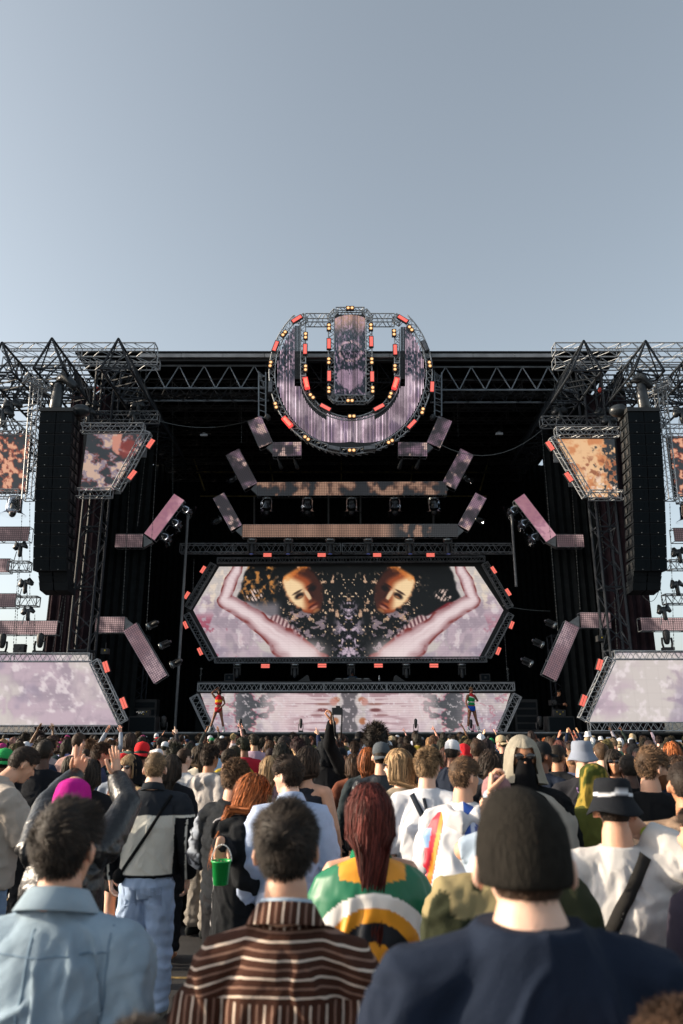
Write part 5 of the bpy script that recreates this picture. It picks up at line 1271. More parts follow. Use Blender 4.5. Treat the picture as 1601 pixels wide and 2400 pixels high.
def hair_mesh(Mh, style='short', dens=1.0, seed=1, near=False, hl=1.0):
    "returns mesh in body coordinates; near: fine strands"
    cfg = {'short': dict(th=.009, cnt=2600, ln=.027, w=.0040, segs=3, fl=(0, .75, .1)),
           'textured': dict(th=.013, cnt=2800, ln=.036, w=.0042, segs=4, fl=(0, .6, .2), curl=.003),
           'crop': dict(th=.006, cnt=1500, ln=.013, w=.0035, segs=2, fl=(0, .3, 0)),
           'curly': dict(th=.013, cnt=2600, ln=.030, w=.0050, segs=6, fl=(0, .1, .2), curl=.0065),
           'afro': dict(th=.055, cnt=3600, ln=.045, w=.0055, segs=4, fl=(0, 0, .2), curl=.006),
           'long': dict(th=.014, cnt=2600, ln=.58, w=.0070, segs=18, fl=(0, -.35, 0), curl=.0035),
           'curlylong': dict(th=.020, cnt=3200, ln=.40, w=.0060, segs=18, fl=(0, -.2, 0), curl=.010),
           'wavylong': dict(th=.016, cnt=3000, ln=.60, w=.0065, segs=22, fl=(0, -.35, 0), curl=.0085),
           'bob': dict(th=.016, cnt=2200, ln=.20, w=.0065, segs=8, fl=(0, -.2, 0))}[style]
    V, F = scalp_shell(Mh, style, cfg['th'], seed, *( (44, 30) if near else (26, 18)), noise=.55 if style in ('curly', 'afro', 'textured', 'curlylong') else .3, nfreq=34 if near else 24)
    cnt = int(cfg['cnt'] * dens * (4.2 if near else 1)); wd = cfg['w'] * (.42 if near else 1) * (1 if dens >= 1 else dens ** -.5)
    SV, SF, sh = strands(Mh, style, cnt, cfg['ln'] * hl, wd, seed, cfg['fl'], cfg.get('curl', 0), cfg['segs'], thick=cfg['th'], stiff={'short': .42, 'textured': .5, 'crop': .5, 'long': .12, 'wavylong': .2, 'curlylong': .3, 'bob': .12, 'curly': .8, 'afro': 1.2}[style], gvec=tuple(Mh.to_3x3().transposed() @ Vector((0, 0, -1))))
    n0 = len(V); tri = [f for f in F]
    VV = np.concatenate([V, SV]); Mm = np.array(Mh); VV = VV @ Mm[:3, :3].T + Mm[:3, 3]
    used = sorted({i for f in tri for i in f}); mp = {a: b for b, a in enumerate(used)}
    nu = len(used); VV = np.concatenate([VV[used], VV[n0:]]); F2 = [tuple(mp[i] for i in f) for f in tri] + (SF + nu).tolist()
    me = bpy.data.meshes.new('hair'); me.from_pydata(VV.tolist(), [], F2); me.materials.append(M['hair']); me.shade_smooth()
    nz = fbm(VV[:nu, 0] * 60, VV[:nu, 1] * 60, VV[:nu, 2] * 60, seed, 2)
    c = np.concatenate([.25 + .7 * nz, sh]); set_cols(me, np.clip(c, .12, 2)[:, None] * np.ones(3))
    return me

# ---- hats (head-local, built as revolution around z then bent)
def dense(pts, rad, n=26):
    t = np.linspace(0, len(pts) - 1, n); k = range(len(pts))
    f = lambda c: np.interp(t, k, c); sm = lambda a: np.convolve(np.pad(a, 2, mode='edge'), [.1, .2, .4, .2, .1], 'valid')
    return [tuple(q) for q in np.stack([sm(f([p[i] for p in pts])) for i in range(3)], 1)], [tuple(q) for q in np.stack([sm(f([r[i] for r in rad])) for i in range(2)], 1)]
def hat_mesh(kind, Mh, seed=0, paint=None):
    mb = MB(); c = (0, -.008, .03)
    if kind == 'beanie':
        mb.rev([(.081, -.052), (.0855, -.050), (.0875, -.044), (.0885, -.02), (.0885, .0), (.0865, .03), (.081, .058), (.072, .082), (.060, .102), (.044, .117), (.025, .127), (.0, .131)], 72, c=(0, -.008, .012))
        V = np.array(mb.v); V[:, 1] = (V[:, 1] + .008) * 1.17 - .010; V[:, 2] += .012 * (V[:, 2] < -.03)
        V[:, 2] += .2 * np.clip(V[:, 1], 0, .1) * (V[:, 2] < .03); an = np.arctan2(V[:, 1], V[:, 0]); rib = 1 + .008 * np.sin(an * 36); V[:, :2] *= rib[:, None]
        V *= (1 + .09 * (fbm(V[:, 0] * 9 + V[:, 2] * 4, V[:, 1] * 12, V[:, 2] * 22, seed, 3) - .5) * ss(-.06, .0, V[:, 2]))[:, None]
    elif kind in ('cap', 'cap_back'):
        mb.rev([(.079, -.004), (.082, .02), (.080, .05), (.070, .082), (.048, .104), (.02, .112), (.0, .113)], 28, c=c)
        mb.v = [(x, (y + .008) * 1.2 - .008, z) for x, y, z in mb.v]
        k0 = len(mb.v); nn = 14; br = []
        for i in range(nn + 1):
            a = PI * (i / nn); cx_, cy_ = .074 * math.cos(a), .074 * math.sin(a)
            br += [(cx_, .03 + cy_ * .85, .036 - .006), (cx_ * 1.02, .05 + cy_ * 1.55, .020 - .014 * abs(math.cos(a)) - .006)]
        fs = [(2 * i, 2 * i + 1, 2 * i + 3, 2 * i + 2) for i in range(nn)]
        if kind == 'cap_back': br = [(x, -y - .016, z - .01) for x, y, z in br]
        mb.add(br, fs); mb.add([(x, y, z - .004) for x, y, z in br], [f[::-1] for f in fs]); mb.ell((0, -.008, .145), (.008, .008, .004))
        V = np.array(mb.v)
    elif kind == 'bucket':
        mb.rev([(.122, -.046), (.124, -.042), (.116, -.028), (.107, -.012), (.098, .005), (.088, .022), (.0865, .030), (.0863, .031), (.0858, .045), (.0856, .046), (.084, .07), (.078, .098), (.066, .108), (.0, .112)], 40, c=c)
        V = np.array(mb.v); V[:, 1] = (V[:, 1] + .008) * 1.13 - .008; an = np.arctan2(V[:, 1], V[:, 0]); rr = np.hypot(V[:, 0], V[:, 1])
        V[:, 2] += ss(.09, .14, rr) * .010 * np.sin(an * 3 + seed)
    elif kind == 'hood':
        mb.loft(*dense([(0, -.02, -.16), (0, -.035, -.06), (0, -.02, .03), (0, -.005, .09), (0, .01, .125), (0, .012, .130)], [(.145, .115), (.118, .115), (.112, .128), (.090, .108), (.04, .055), (.005, .005)]), 60, cap=False)
        V = np.array(mb.v); keep = ~((V[:, 1] > .050) & (np.abs(V[:, 0]) < .064 - .25 * np.clip(V[:, 2], 0, 1)) & (V[:, 2] < .062)); mb.f = [f for f in mb.f if all(keep[i] for i in f)]
        an = np.arctan2(V[:, 1], V[:, 0]); k = 1 + .34 * (fbm(np.cos(an) * 3.2 + V[:, 2] * 5, np.sin(an) * 3.2, V[:, 2] * 7, seed, 3) - .5); V[:, :2] *= k[:, None]
    elif kind == 'scarf':
        mb.loft(*dense([(0, -.02, -.26), (0, -.025, -.17), (0, -.03, -.08), (0, -.015, .02), (0, -.005, .08), (0, .0, .108), (0, 0, .114)], [(.17, .12), (.13, .108), (.103, .112), (.097, .117), (.080, .100), (.035, .045), (.004, .004)], 34), 70, cap=False)
        V = np.array(mb.v); an = np.arctan2(V[:, 1], V[:, 0]); t = ss(.1, -.2, V[:, 2]); k = 1 + .05 * t * np.sin(an * 9 + V[:, 2] * 20 + seed) + .16 * (fbm(np.cos(an) * 2.6 - V[:, 2] * 4, np.sin(an) * 2.6 + V[:, 2] * 6, V[:, 2] * 9, seed, 3) - .5); V[:, :2] *= k[:, None]
        V[:, 2] += .03 * np.sin(an * 4 + 1) * ss(-.15, -.24, V[:, 2])
        keep = ~((V[:, 1] > .05) & (np.abs(V[:, 0]) < .058) & (V[:, 2] < .06) & (V[:, 2] > -.12)); mb.f = [f for f in mb.f if all(keep[i] for i in f)]
    Vl = V.copy(); Mm = np.array(Mh); V = V @ Mm[:3, :3].T + Mm[:3, 3]
    me = bpy.data.meshes.new(kind); me.from_pydata(V.tolist(), [], mb.f); me.materials.append(M['cloth_painted']); me.shade_smooth()
    set_cols(me, lin(paint(Vl)) if paint is not None else 1.0)
    return me
def glasses_mesh(Mh):
    mb = MB()
    for s in (-1, 1):
        mb.ell((s * .033, .098, .016), (.027, .006, .020), Mh, 12, 6); mb.path([(s * .058, .094, .022), (s * .077, .03, .020), (s * .080, -.02, .008)], .003, 4, Mh)
    mb.bar((-.01, .100, .02), (.01, .100, .02), .003, 4, Mh)
    return mb.mesh('sunglasses', M['dark_glass'], True)

def cobj(name, me, parent, color, m=None):
    if m is not None:
        me.materials.clear(); me.materials.append(m)
    o = mobj(name, me, parent); o.color = (*color, 1); return o
SK = {'light': C('#c99a80'), 'pale': C('#d9b09a'), 'tan': C('#b07c5c'), 'brown': C('#7a4e38'), 'dark': C('#4a2f24')}
HCOL = {'black': (.024, .018, .014), 'dark': (.028, .018, .013), 'brown': (.05, .028, .017), 'light brown': (.095, .055, .030), 'blonde': (.26, .17, .09), 'sandy': (.17, .11, .06), 'red': (.085, .018, .014), 'auburn': (.09, .028, .016), 'orange': (.24, .072, .022)}
def solid(c): return lambda V: np.zeros((len(V), 3)) + np.array(c)

HAND = []
def px_top(px, py, Y):
    "ground point and scale for a person whose highest point shows at that photo pixel"
    p = P(px, py, Y); return p.x, p.z
def person(label, px, py, Y, yaw=0, head=(0, 0, 0), arms=None, skin='light', hair=('short', 'dark'), top=None, bottom=None, hat=None, extras=None, group=None, near=False, female=False, vox=None,
           fat=1.0, handspec=None, seed=0, glasses=False, hat_extra=.0, face=None, legs=None, sw=None, feet=True, hdens=1.0, lean=(0, 0, 0), shoes='#222222', base_z=0.0, scale_w=1.0, hairx=.012):
    kY = 1.12 if 4.15 <= Y <= 8 else 1.0; Y = Y * kY
    if kY > 1 and hairx > .02: hairx -= .008
    x, z = px_top(px, py, Y)
    H = {'beanie': .030, 'cap': .03, 'cap_back': .03, 'bucket': .03, 'hood': .03, 'scarf': .02}.get(hat[0] if hat else '', hairx) + 1.752
    Mh = head_matrix(*head, lean); dz = (Mh @ Vector((0, -.008, .12))).z - 1.752
    sc = (z - base_z) / (H + dz); off = (Mh @ Vector((0, 0, .05))); root = bpy.data.objects.new('person', None)
    root.empty_display_size = .2; col.objects.link(root); root.rotation_euler = (0, 0, R(yaw)); root.scale = (sc * scale_w, sc * scale_w, sc)
    ro = Matrix.Rotation(R(yaw), 3, 'Z') @ Vector((off.x * sc, off.y * sc, 0)); root.location = (x - ro.x, Y - ro.y, base_z)
    tag(root, label, 'person', group)
    vox = vox or (.0075 if near else .0125); sw = sw or (.165 if female else .185)
    Wi = Matrix.LocRotScale(root.location, root.rotation_euler, root.scale).inverted()
    A = {}
    for s, v in (arms or {}).items():
        A[s] = tuple((Wi @ P(q[0], q[1], q[2] * kY) if abs(q[2]) >= 0 and q[1] > 20 else Vector(q)) for q in v)
    hspec = {s: dict(v) for s, v in (handspec or {}).items()}
    b = body_mesh(A, Mh, female, vox, legs, face=True if face is None else face, fat=fat, sw=sw, handspec=hspec)
    cobj('body', b, root, SK[skin], M['skin'])
    if hair and hat and hair[0] not in LONGS: hair = ('crop', hair[1])
    if hair and hair[0] != 'bald':
        hc = HCOL[hair[1]] if isinstance(hair[1], str) else hair[1]
        cobj('hair', hair_mesh(Mh, hair[0], hdens, seed + 5, near, hair[2] if len(hair) > 2 else 1.0), root, hc)
    if top:
        t = dict(top); c = t.pop('color'); mt = t.pop('mat', 'cloth_painted'); nm = t.pop('name', 'shirt')
        me = top_mesh(A, vox=vox, female=female, fat=fat, seed=seed * 7 + 1, sw=sw, **t)
        cobj(nm, me, root, C(c) if isinstance(c, str) else c, M[mt])
    if bottom:
        t = dict(bottom); c = t.pop('color'); mt = t.pop('mat', 'cloth_painted'); nm = t.pop('name', 'trousers')
        me = bottom_mesh(legs, vox=max(vox, .012), seed=seed * 5 + 2, **t); cobj(nm, me, root, C(c) if isinstance(c, str) else c, M[mt])
    if feet:
        for s in (-1, 1): cobj('shoe', shoe_mesh(s, (legs or {}).get(s, (None, None))[1]), root, C(shoes), M['cloth'])
    if hat:
        cobj({'hood': 'hood', 'scarf': 'headscarf'}.get(hat[0], hat[0].replace('cap_back', 'cap')), hat_mesh(hat[0], Mh, seed, hat[2] if len(hat) > 2 else None), root, C(hat[1]) if isinstance(hat[1], str) else hat[1], M['knit' if hat[0] == 'beanie' else 'cloth_painted'])
    if glasses: mobj('sunglasses', glasses_mesh(Mh), root)
    elif face:
        for s in (-1, 1):
            e = MB().ell((s * .031, .083, .013), (.012, .008, .007), Mh, 8, 5).mesh('eye', M['eye'], True); mobj('eye', e, root)
        mobj('lips', MB().ell((0, .090, -.058), (.020, .006, .007), Mh, 8, 5).mesh('lips', M['lips'], True), root)
    if extras: extras(root, Mh, Wi, A, sc)
    HAND.append((px, py, Y)); return root
def strap(root, pts, w=.03, color='#101215', name='bag_strap', th=.004):
    "flat band along points (body coordinates) lying on the back"
    mb = MB(); pts = [Vector(p) for p in pts]
    vs = []
    for i, p in enumerate(pts):
        t = (pts[min(i + 1, len(pts) - 1)] - pts[max(i - 1, 0)]).normalized(); n = Vector((p.x, p.y, 0)).normalized(); s = t.cross(n).normalized()
        for a, b in ((-1, 0), (1, 0), (1, 1), (-1, 1)): vs.append(p + s * a * w / 2 + n * b * th)
    fs = [(4 * i + a, 4 * i + (a + 1) % 4, 4 * i + 4 + (a + 1) % 4, 4 * i + 4 + a) for i in range(len(pts) - 1) for a in range(4)]
    mb.add(vs, fs); return cobj(name, mb.mesh(name, None, False), root, C(color), M['cloth'])
from mathutils.bvhtree import BVHTree
def strap_on(root, pts, w=.03, color='#101215', name='bag_strap', th=.005, n=16, lift=.009, on=None):
    "band laid on the back of the wearer's top: pts = (x, z) in body coordinates"
    top = next(o for o in root.children if o.type == 'MESH' and (on is None or o.name.startswith(on)) and not o.name.split('.')[0] in ('body', 'hair', 'shoe', 'beanie', 'bucket', 'cap', 'hood') and len(o.data.vertices) > 3000)
    bv = BVHTree.FromPolygons([v.co for v in top.data.vertices], [tuple(p.vertices) for p in top.data.polygons])
    xs = np.interp(np.linspace(0, len(pts) - 1, n), range(len(pts)), [p[0] for p in pts]); zs = np.interp(np.linspace(0, len(pts) - 1, n), range(len(pts)), [p[1] for p in pts])
    mid = [Vector((a, 0, b)) for a, b in zip(xs, zs)]; vs = []; last = -.12
    for i, p in enumerate(mid):
        t = (mid[min(i + 1, n - 1)] - mid[max(i - 1, 0)]).normalized(); s = Vector((t.z, 0, -t.x))
        row = []
        for k in (-1, 0, 1):
            q = p + s * k * w / 2; h = bv.ray_cast(Vector((q.x, -.6, q.z)), Vector((0, 1, 0)))[0]; row.append(h.y if h is not None and h.y < .03 else last)
        last = row[1]
        for k in (-1, 0, 1): q = p + s * k * w / 2; vs.append((q.x, row[k + 1] - lift, q.z))
        for k in (1, 0, -1): q = p + s * k * w / 2; vs.append((q.x, row[k + 1] - lift + th, q.z))
    fs = [(6 * i + a, 6 * i + (a + 1) % 6, 6 * i + 6 + (a + 1) % 6, 6 * i + 6 + a) for i in range(n - 1) for a in range(6)]
    mb = MB().add(vs, fs); return cobj(name, mb.mesh(name, None, True), root, C(color), M['cloth'])
def back_curve(x0, z0, x1, z1, n=8, d=.145, sw=.2):
    out = []
    for k in range(n + 1):
        t = k / n; x = x0 + (x1 - x0) * t; z = z0 + (z1 - z0) * t; dd = d * math.sqrt(max(.05, 1 - (x / (sw + .035)) ** 2))
        if z > 1.40: dd *= max(.25, 1 - (z - 1.40) / .09)
        out.append((x, -dd, z))
    return out
def collar(root, r=.072, z=1.49, h=.045, color='#ffffff', flare=1.35, tilt=.0, m='cloth', paint=None, front_gap=True, off=(0, -.012)):
    mb = MB(); n = 30; prof = [(r * .98, h * .9), (r, h), (r * 1.06, h * .92), (r * flare, -h * .25), (r * flare * .99, -h * .32), (r * flare * .93, -h * .28), (r * 1.0, h * .5)]
    mb.rev(prof, n, c=(off[0], off[1], z)); V = np.array(mb.v); V[:, 1] = (V[:, 1] - off[1]) * .95 + off[1]; V[:, 2] -= .28 * (V[:, 1] - off[1])
    me = bpy.data.meshes.new('collar'); me.from_pydata(V.tolist(), [], mb.f); me.shade_smooth(); set_cols(me, 1.0); o = cobj('collar', me, root, C(color) if isinstance(color, str) else color, M[m]); return o
# ================================================================== FOREGROUND PEOPLE
# striped shirt material (local coordinates of the wearer)
def stripe_mat():
    m = bpy.data.materials.new('striped_cloth'); m.use_nodes = True; n = m.node_tree.nodes; l = m.node_tree.links; b = n['Principled BSDF']; b.inputs['Roughness'].default_value = .9; b.inputs['Specular IOR Level'].default_value = .15
    tc = n.new('ShaderNodeTexCoord'); sp = n.new('ShaderNodeSeparateXYZ'); l.new(tc.outputs['Object'], sp.inputs[0])
    def mth(op, a, bv=None, c=None):
        q = n.new('ShaderNodeMath'); q.operation = op
        for i, v in enumerate((a, bv, c)):
            if v is None: continue
            if isinstance(v, (int, float)): q.inputs[i].default_value = v
            else: l.new(v, q.inputs[i])
        return q.outputs[0]
    nz = n.new('ShaderNodeTexNoise'); nz.inputs['Scale'].default_value = 6; l.new(tc.outputs['Object'], nz.inputs['Vector'])
    wob = mth('MULTIPLY', mth('SUBTRACT', nz.outputs['Fac'], .5), .012)
    zz = mth('ADD', sp.outputs[2], wob); ax = mth('ABSOLUTE', sp.outputs[0]); ax2 = mth('MULTIPLY', mth('MAXIMUM', mth('SUBTRACT', ax, .10), 0), .25)
    zh = mth('ADD', zz, ax2); xx = mth('ADD', sp.outputs[0], wob)
    def band(v, per, wd, ph=0):
        f = mth('FRACT', mth('ADD', mth('MULTIPLY', v, 1 / per), ph)); return mth('SMOOTH_MIN', mth('LESS_THAN', f, wd / per), 1, 0)
    per = .0375
    low = mth('LESS_THAN', sp.outputs[2], 1.338); col_ = mth('GREATER_THAN', mth('SUBTRACT', sp.outputs[2], mth('MULTIPLY', ax, 0.0)), 1.489)
    vert = mth('MAXIMUM', low, col_)
    v = mth('ADD', mth('MULTIPLY', vert, xx), mth('MULTIPLY', mth('SUBTRACT', 1, vert), zh))
    A = band(v, per, .0050); B = band(v, per, .0050, .5)
    def rgb(c): q = n.new('ShaderNodeRGB'); q.outputs[0].default_value = (*C(c), 1); return q.outputs[0]
    def mx(f, a, b_): q = n.new('ShaderNodeMix'); q.data_type = 'RGBA'; l.new(f, q.inputs[0]); l.new(a, q.inputs[6]); l.new(b_, q.inputs[7]); return q.outputs[2]
    c = mx(A, rgb('#41281f'), rgb('#c9b9aa')); c = mx(B, c, rgb('#83675a'))
    l.new(c, b.inputs['Base Color'])
    nb = n.new('ShaderNodeTexNoise'); nb.inputs['Scale'].default_value = 250; l.new(tc.outputs['Object'], nb.inputs['Vector']); bp = n.new('ShaderNodeBump'); bp.inputs['Strength'].default_value = .3; bp.inputs['Distance'].default_value = .01; l.new(nb.outputs['Fac'], bp.inputs['Height']); l.new(bp.outputs[0], b.inputs['Normal'])
    return m
M['striped'] = stripe_mat()
GF = 'people standing in the front rows'
# A: denim jacket
def exA(root, Mh, Wi, A, sc):
    collar(root, .075, 1.492, .045, '#93a6b4', 1.5, m='denim')
    for s in (-1, 1): strap_on(root, [(s * .165, 1.46), (s * .168, 1.30), (s * .155, 1.05)], .005, '#71879a', 'seam', .002, 20, .0015)
    strap_on(root, [(-.02, 1.46), (-.022, 1.25), (-.03, 1.0)], .006, '#71879a', 'seam', .002, 20, .0015); strap_on(root, [(-.17, 1.405), (0, 1.40), (.17, 1.405)], .004, '#71879a', 'seam', .002, 20, .0015)
person('young man with short dark hair in a pale denim jacket at bottom left', 168, 1861, 2.15, yaw=-4, head=(-10, 4, 0), skin='light', hair=('textured', 'black'), near=True, seed=1,
       top=dict(color='#8fa3b3', mat='denim', loose=1.05, name='denim_jacket', amp=.018, neck=.07, sleeve_r=1.0, hem=.78), bottom=dict(color='#202428'), group=GF, extras=exA, sw=.178, face=True, hairx=.028)
# B: striped shirt
def exB(root, Mh, Wi, A, sc): collar(root, .073, 1.496, .042, '#ffffff', 1.45, m='striped'); collar(root, .066, 1.502, .045, '#a9b9c9', 1.05)
person('young man with black hair in a brown shirt with cream stripes, front row centre', 672, 1866, 2.12, yaw=-3, head=(4, 0, -2), skin='light', hair=('textured', 'black'), near=True, seed=2,
       top=dict(color='#ffffff', mat='striped', loose=1.05, name='striped_shirt', amp=.015, neck=.07, sleeve_r=1.05, hem=.80), bottom=dict(color='#15171a'), group=GF, extras=exB, sw=.175, hairx=.028, lean=(0, 0, .03))
# C: beanie
person('broad man in a dark ribbed beanie and navy t-shirt in the very front', 1212, 1830, 1.50, yaw=3, head=(-3, -3, 0), skin='pale', hair=('crop', 'brown'), near=True, seed=3, fat=1.10,
       top=dict(color='#1a2333', sleeve='elbow', loose=1.05, name='t_shirt', amp=.013, neck=.094, neckz=1.500, sleeve_r=1.0), bottom=dict(color='#15171a'), hat=('beanie', '#23211e'), group=GF, sw=.20, hairx=0, lean=(0, 0, -.05))
# D, E: heads cut by the bottom edge
person('person with wet dark curly hair cut off by the bottom right corner', 1604, 2318, 1.2, yaw=20, head=(10, 0, 0), skin='light', hair=('curly', 'brown'), near=True, seed=4, hairx=.04, top=dict(color='#202020'), group=GF)
person('person whose dark hair just peeks over the bottom edge in front of the denim jacket', 318, 2396, 1.1, yaw=-10, skin='tan', hair=('short', 'black'), near=True, seed=5, top=dict(color='#202020'), group=GF)
# F: red hair and flag
def flag_paint(V):
    x, z = V[:, 0], V[:, 2]; r = np.hypot(x + .0, (z - 1.10) * 1.0); n = len(x)
    c = np.zeros((n, 3)) + rgb8('#126848')
    c = mix(c, rgb8('#e9e6e2'), (r < .255)); c = mix(c, rgb8('#e39a2c'), (r < .205)); c = mix(c, rgb8('#1c2028'), (r < .155)); c = mix(c, rgb8('#e39a2c'), (r < .085))
    c = mix(c, rgb8('#e39a2c'), ((z > 1.385 + np.abs(x) * .1) & (np.abs(x) < .135)))
    c = mix(c, rgb8('#e9e6e2'), (np.abs(x) > .25) & (z < 1.25)); return c
def cape(root, paint, z1=.72, wid=1.0, seed=0, m='satin', name='flag', x_range=(-1, 1), wrap=.60):
    nu, nv = 130, 110; u = np.linspace(x_range[0], x_range[1], nu + 1); v = np.linspace(0, 1, nv + 1); U, Vv = np.meshgrid(u, v)
    an = U * PI * wrap; zt = 1.508 - .032 * np.abs(np.sin(an)) - .02 * np.abs(U)
    Z = zt + (z1 - zt) * Vv
    rx = np.interp(Vv, [0, .04, .09, .18, .5, 1], [.085, .185, .232, .262, .285, .27]) * wid; ry = np.interp(Vv, [0, .08, .2, .6, 1], [.085, .12, .155, .175, .165])
    f = .010 * np.sin(an * 9 + 3 * fbm(U * 3, Vv * 4, 0, seed, 2) * 4) * ss(.05, .5, Vv) + .012 * (fbm(U * 5, Vv * 6, 0, seed + 3, 3) - .5)
    X = np.sin(an) * (rx + f); Y_ = -np.cos(an) * (ry + f) - .004
    V3 = np.stack([X, Y_, Z], -1).reshape(-1, 3); idx = np.arange(V3.shape[0]).reshape(U.shape); F = np.stack([idx[:-1, :-1], idx[:-1, 1:], idx[1:, 1:], idx[1:, :-1]], -1).reshape(-1, 4)
    me = bpy.data.meshes.new(name); me.from_pydata(V3.tolist(), [], F.tolist()); me.shade_smooth(); set_cols(me, lin(paint(V3)))
    return cobj(name, me, root, (1, 1, 1), M[m])
def exF(root, Mh, Wi, A, sc):
    cape(root, flag_paint, .70, 1.0, 3)
    for s in (-.4, 1): cobj('hair_clip', MB().box((s * .018, -.128, -.035), (.012, .02, .036), Mh).mesh('hair_clip'), root, C('#5a3038'), M['cloth'])
person('woman with long dark red hair wrapped in a green gold white and black flag', 866, 1836, 3.3, yaw=2, female=True, skin='light', hair=('wavylong', 'red', 1.5), near=True, hdens=.8, seed=6,
       arms={1: ((.20, -.03, 1.14), (.17, .12, .98)), -1: ((-.20, -.03, 1.14), (-.17, .12, .98))}, sw=.155, top=dict(color='#126848', loose=1.0, sleeve='none'), bottom=dict(color='#20242a'), group=GF, extras=exF)
# G: blond man with varsity jacket and jeans
def paintG(V):
    x, y, z = V.T; c = np.zeros((len(V), 3)) + rgb8('#c9c8bf'); c = mix(c, rgb8('#23282f'), z > 1.33 - .01 * np.abs(x)); c = mix(c, rgb8('#14161a'), (z < .945)); c = mix(c, rgb8('#14161a'), (np.abs(x) > .186) & (z < 1.31)); c = mix(c, rgb8('#c9c8bf'), (np.abs(np.abs(x) - .275) < .006) & (z < 1.3)); return c
def exG(root, Mh, Wi, A, sc):
    collar(root, .070, 1.492, .042, '#23282f', 1.35)
    strap_on(root, [(.15, 1.46), (.02, 1.22), (-.16, .96)], .022, '#0f1114'); cobj('belt_bag', MB().ell((-.18, -.085, .93), (.045, .06, .05)).mesh('belt_bag', None, True), root, C('#121416'), M['cloth'])
    for s in (-1, 1): strap_on(root, [(s * .085, .865), (s * .085, .745)], .085, '#9db3d4', 'pocket', .003, 10, .002, on='jeans')
person('short haired blond man in cream and black jacket, pale blue jeans and crossbody bag', 367, 1760, 5.2, yaw=1, fat=1.12, sw=.195,
       arms={1: ((.285, -.03, 1.14), (.275, .05, .90)), -1: ((-.285, -.03, 1.14), (-.275, .05, .90))}, skin='pale', hair=('short', 'sandy'), seed=7, vox=.0078,
       top=dict(color='#ffffff', paint=paintG, loose=1.12, name='jacket', hem=.925, amp=.007, sleeve_r=1.12), bottom=dict(color='#a6bcdc', mat='denim', loose=1.18, name='jeans', amp=.010), shoes='#8d8a82', group='people near the front left', extras=exG,
       legs={-1: ((-.105, .01, .50), (-.115, -.03, .08)), 1: ((.11, .02, .50), (.125, 0, .08))}, hairx=.02)
# H: man in beige knit shirt with phone
def phone(px, py, Y, label, rot=(0, 0, 0), color='#15171a'):
    r_ = empty('phone', P(px, py, Y), label, 'phone', rot=rot); MB().box((0, 0, 0), (.072, .008, .15)).build('case', M['black'], r_, world=False); MB().box((0, -.005, 0), (.066, .003, .14)).build('display', M['phone_screen'], r_, world=False); return r_
M['phone_screen'] = mat('phone_screen', (.02, .02, .03), .15, emit=(.5, .6, .7), estr=.5)
def exH(root, Mh, Wi, A, sc): collar(root, .072, 1.495, .035, '#a69d94', 1.25); strap_on(root, [(-.05, 1.47), (-.12, 1.38), (-.2, 1.24)], .012, '#20242a')
person('bearded man in a beige knitted short sleeve shirt looking down at his phone, far left', 66, 1752, 5.0, yaw=-52, head=(0, -30, 0), lean=(0, .05, -.01), skin='light', hair=('short', 'dark'), seed=8, vox=.010, face=True,
       arms={1: ((72, 1985, 4.85), (98, 1945, 5.0)), -1: ((-.2, .16, 1.14), (-.02, .33, 1.16))}, top=dict(color='#a69d94', sleeve='short', loose=1.2, name='knit_shirt', amp=.010, sleeve_r=1.15), bottom=dict(color='#7f96b4', mat='denim', name='jeans'), group='people near the front left', extras=exH, handspec={1: dict(pose='grip')})
phone(104, 1925, 5.43, 'phone in the hands of the bearded man in the beige shirt', (R(-40), 0, R(-50)))
# I: magenta headscarf, black leather jacket, both hands up
def exI(root, Mh, Wi, A, sc): cobj('wristband', MB().loft([A[1][1] - (A[1][1] - A[1][0]).normalized() * .03, A[1][1] - (A[1][1] - A[1][0]).normalized() * .005], [.03, .028], 14).mesh('wristband', None, True), root, C('#c9c43a'), M['cloth'])
person('woman in a bright magenta headscarf and black leather jacket raising both hands', 178, 1809, 3.8, yaw=0, female=True, skin='light', hair=None, seed=9, vox=.010, hat=('scarf', '#b01c82'),
       arms={1: ((300, 1885, 4.0), (273, 1822, 4.15)), -1: ((110, 1890, 4.05), (180, 1815, 4.3))}, handspec={1: dict(pose='open', n=(-.8, .2, .1), d=(-.12, 0, 1)), -1: dict(pose='peace', n=(.2, -1, 0), d=(.2, 0, 1))},
       top=dict(color='#16181b', mat='leather', loose=1.15, name='leather_jacket', amp=.014, sleeve_r=1.1), bottom=dict(color='#1a1a1d'), group='people near the front left', extras=exI)
# J: hooded blonde with sunglasses, brown star jacket, skirt
def paintJ(V):
    x, y, z = V.T; c = np.zeros((len(V), 3)) + rgb8('#b59a78'); c = mix(c, rgb8('#6b4f49'), np.abs(x) > .165)
    return c
def exJ(root, Mh, Wi, A, sc):
    mb = MB(); c0 = Vector((-.265, -.075, 1.24)); vs = [c0]
    for k in range(10):
        r_ = .045 if k % 2 == 0 else .019; vs.append(c0 + Vector((r_ * math.sin(k * PI / 5) * .8, -.004, r_ * math.cos(k * PI / 5))))
    mb.add(vs, [(0, 1 + (k + 1) % 10, 1 + k) for k in range(10)]); cobj('star_patch', mb.mesh('star_patch'), root, C('#e8e4de'), M['cloth'])
person('blonde woman in black hood and sunglasses wearing a brown sleeved jacket and black skirt', 306, 1764, 6.3, yaw=150, head=(15, 2, 0), female=True, face=True, skin='pale', hair=('bob', 'blonde'), glasses=True, hat=('hood', '#101114'), seed=10,
       top=dict(color='#ffffff', paint=paintJ, name='varsity_jacket', loose=1.15, sleeve_r=1.15), bottom=dict(kind='skirt', color='#101114', name='skirt'), group='people near the front left', extras=exJ)
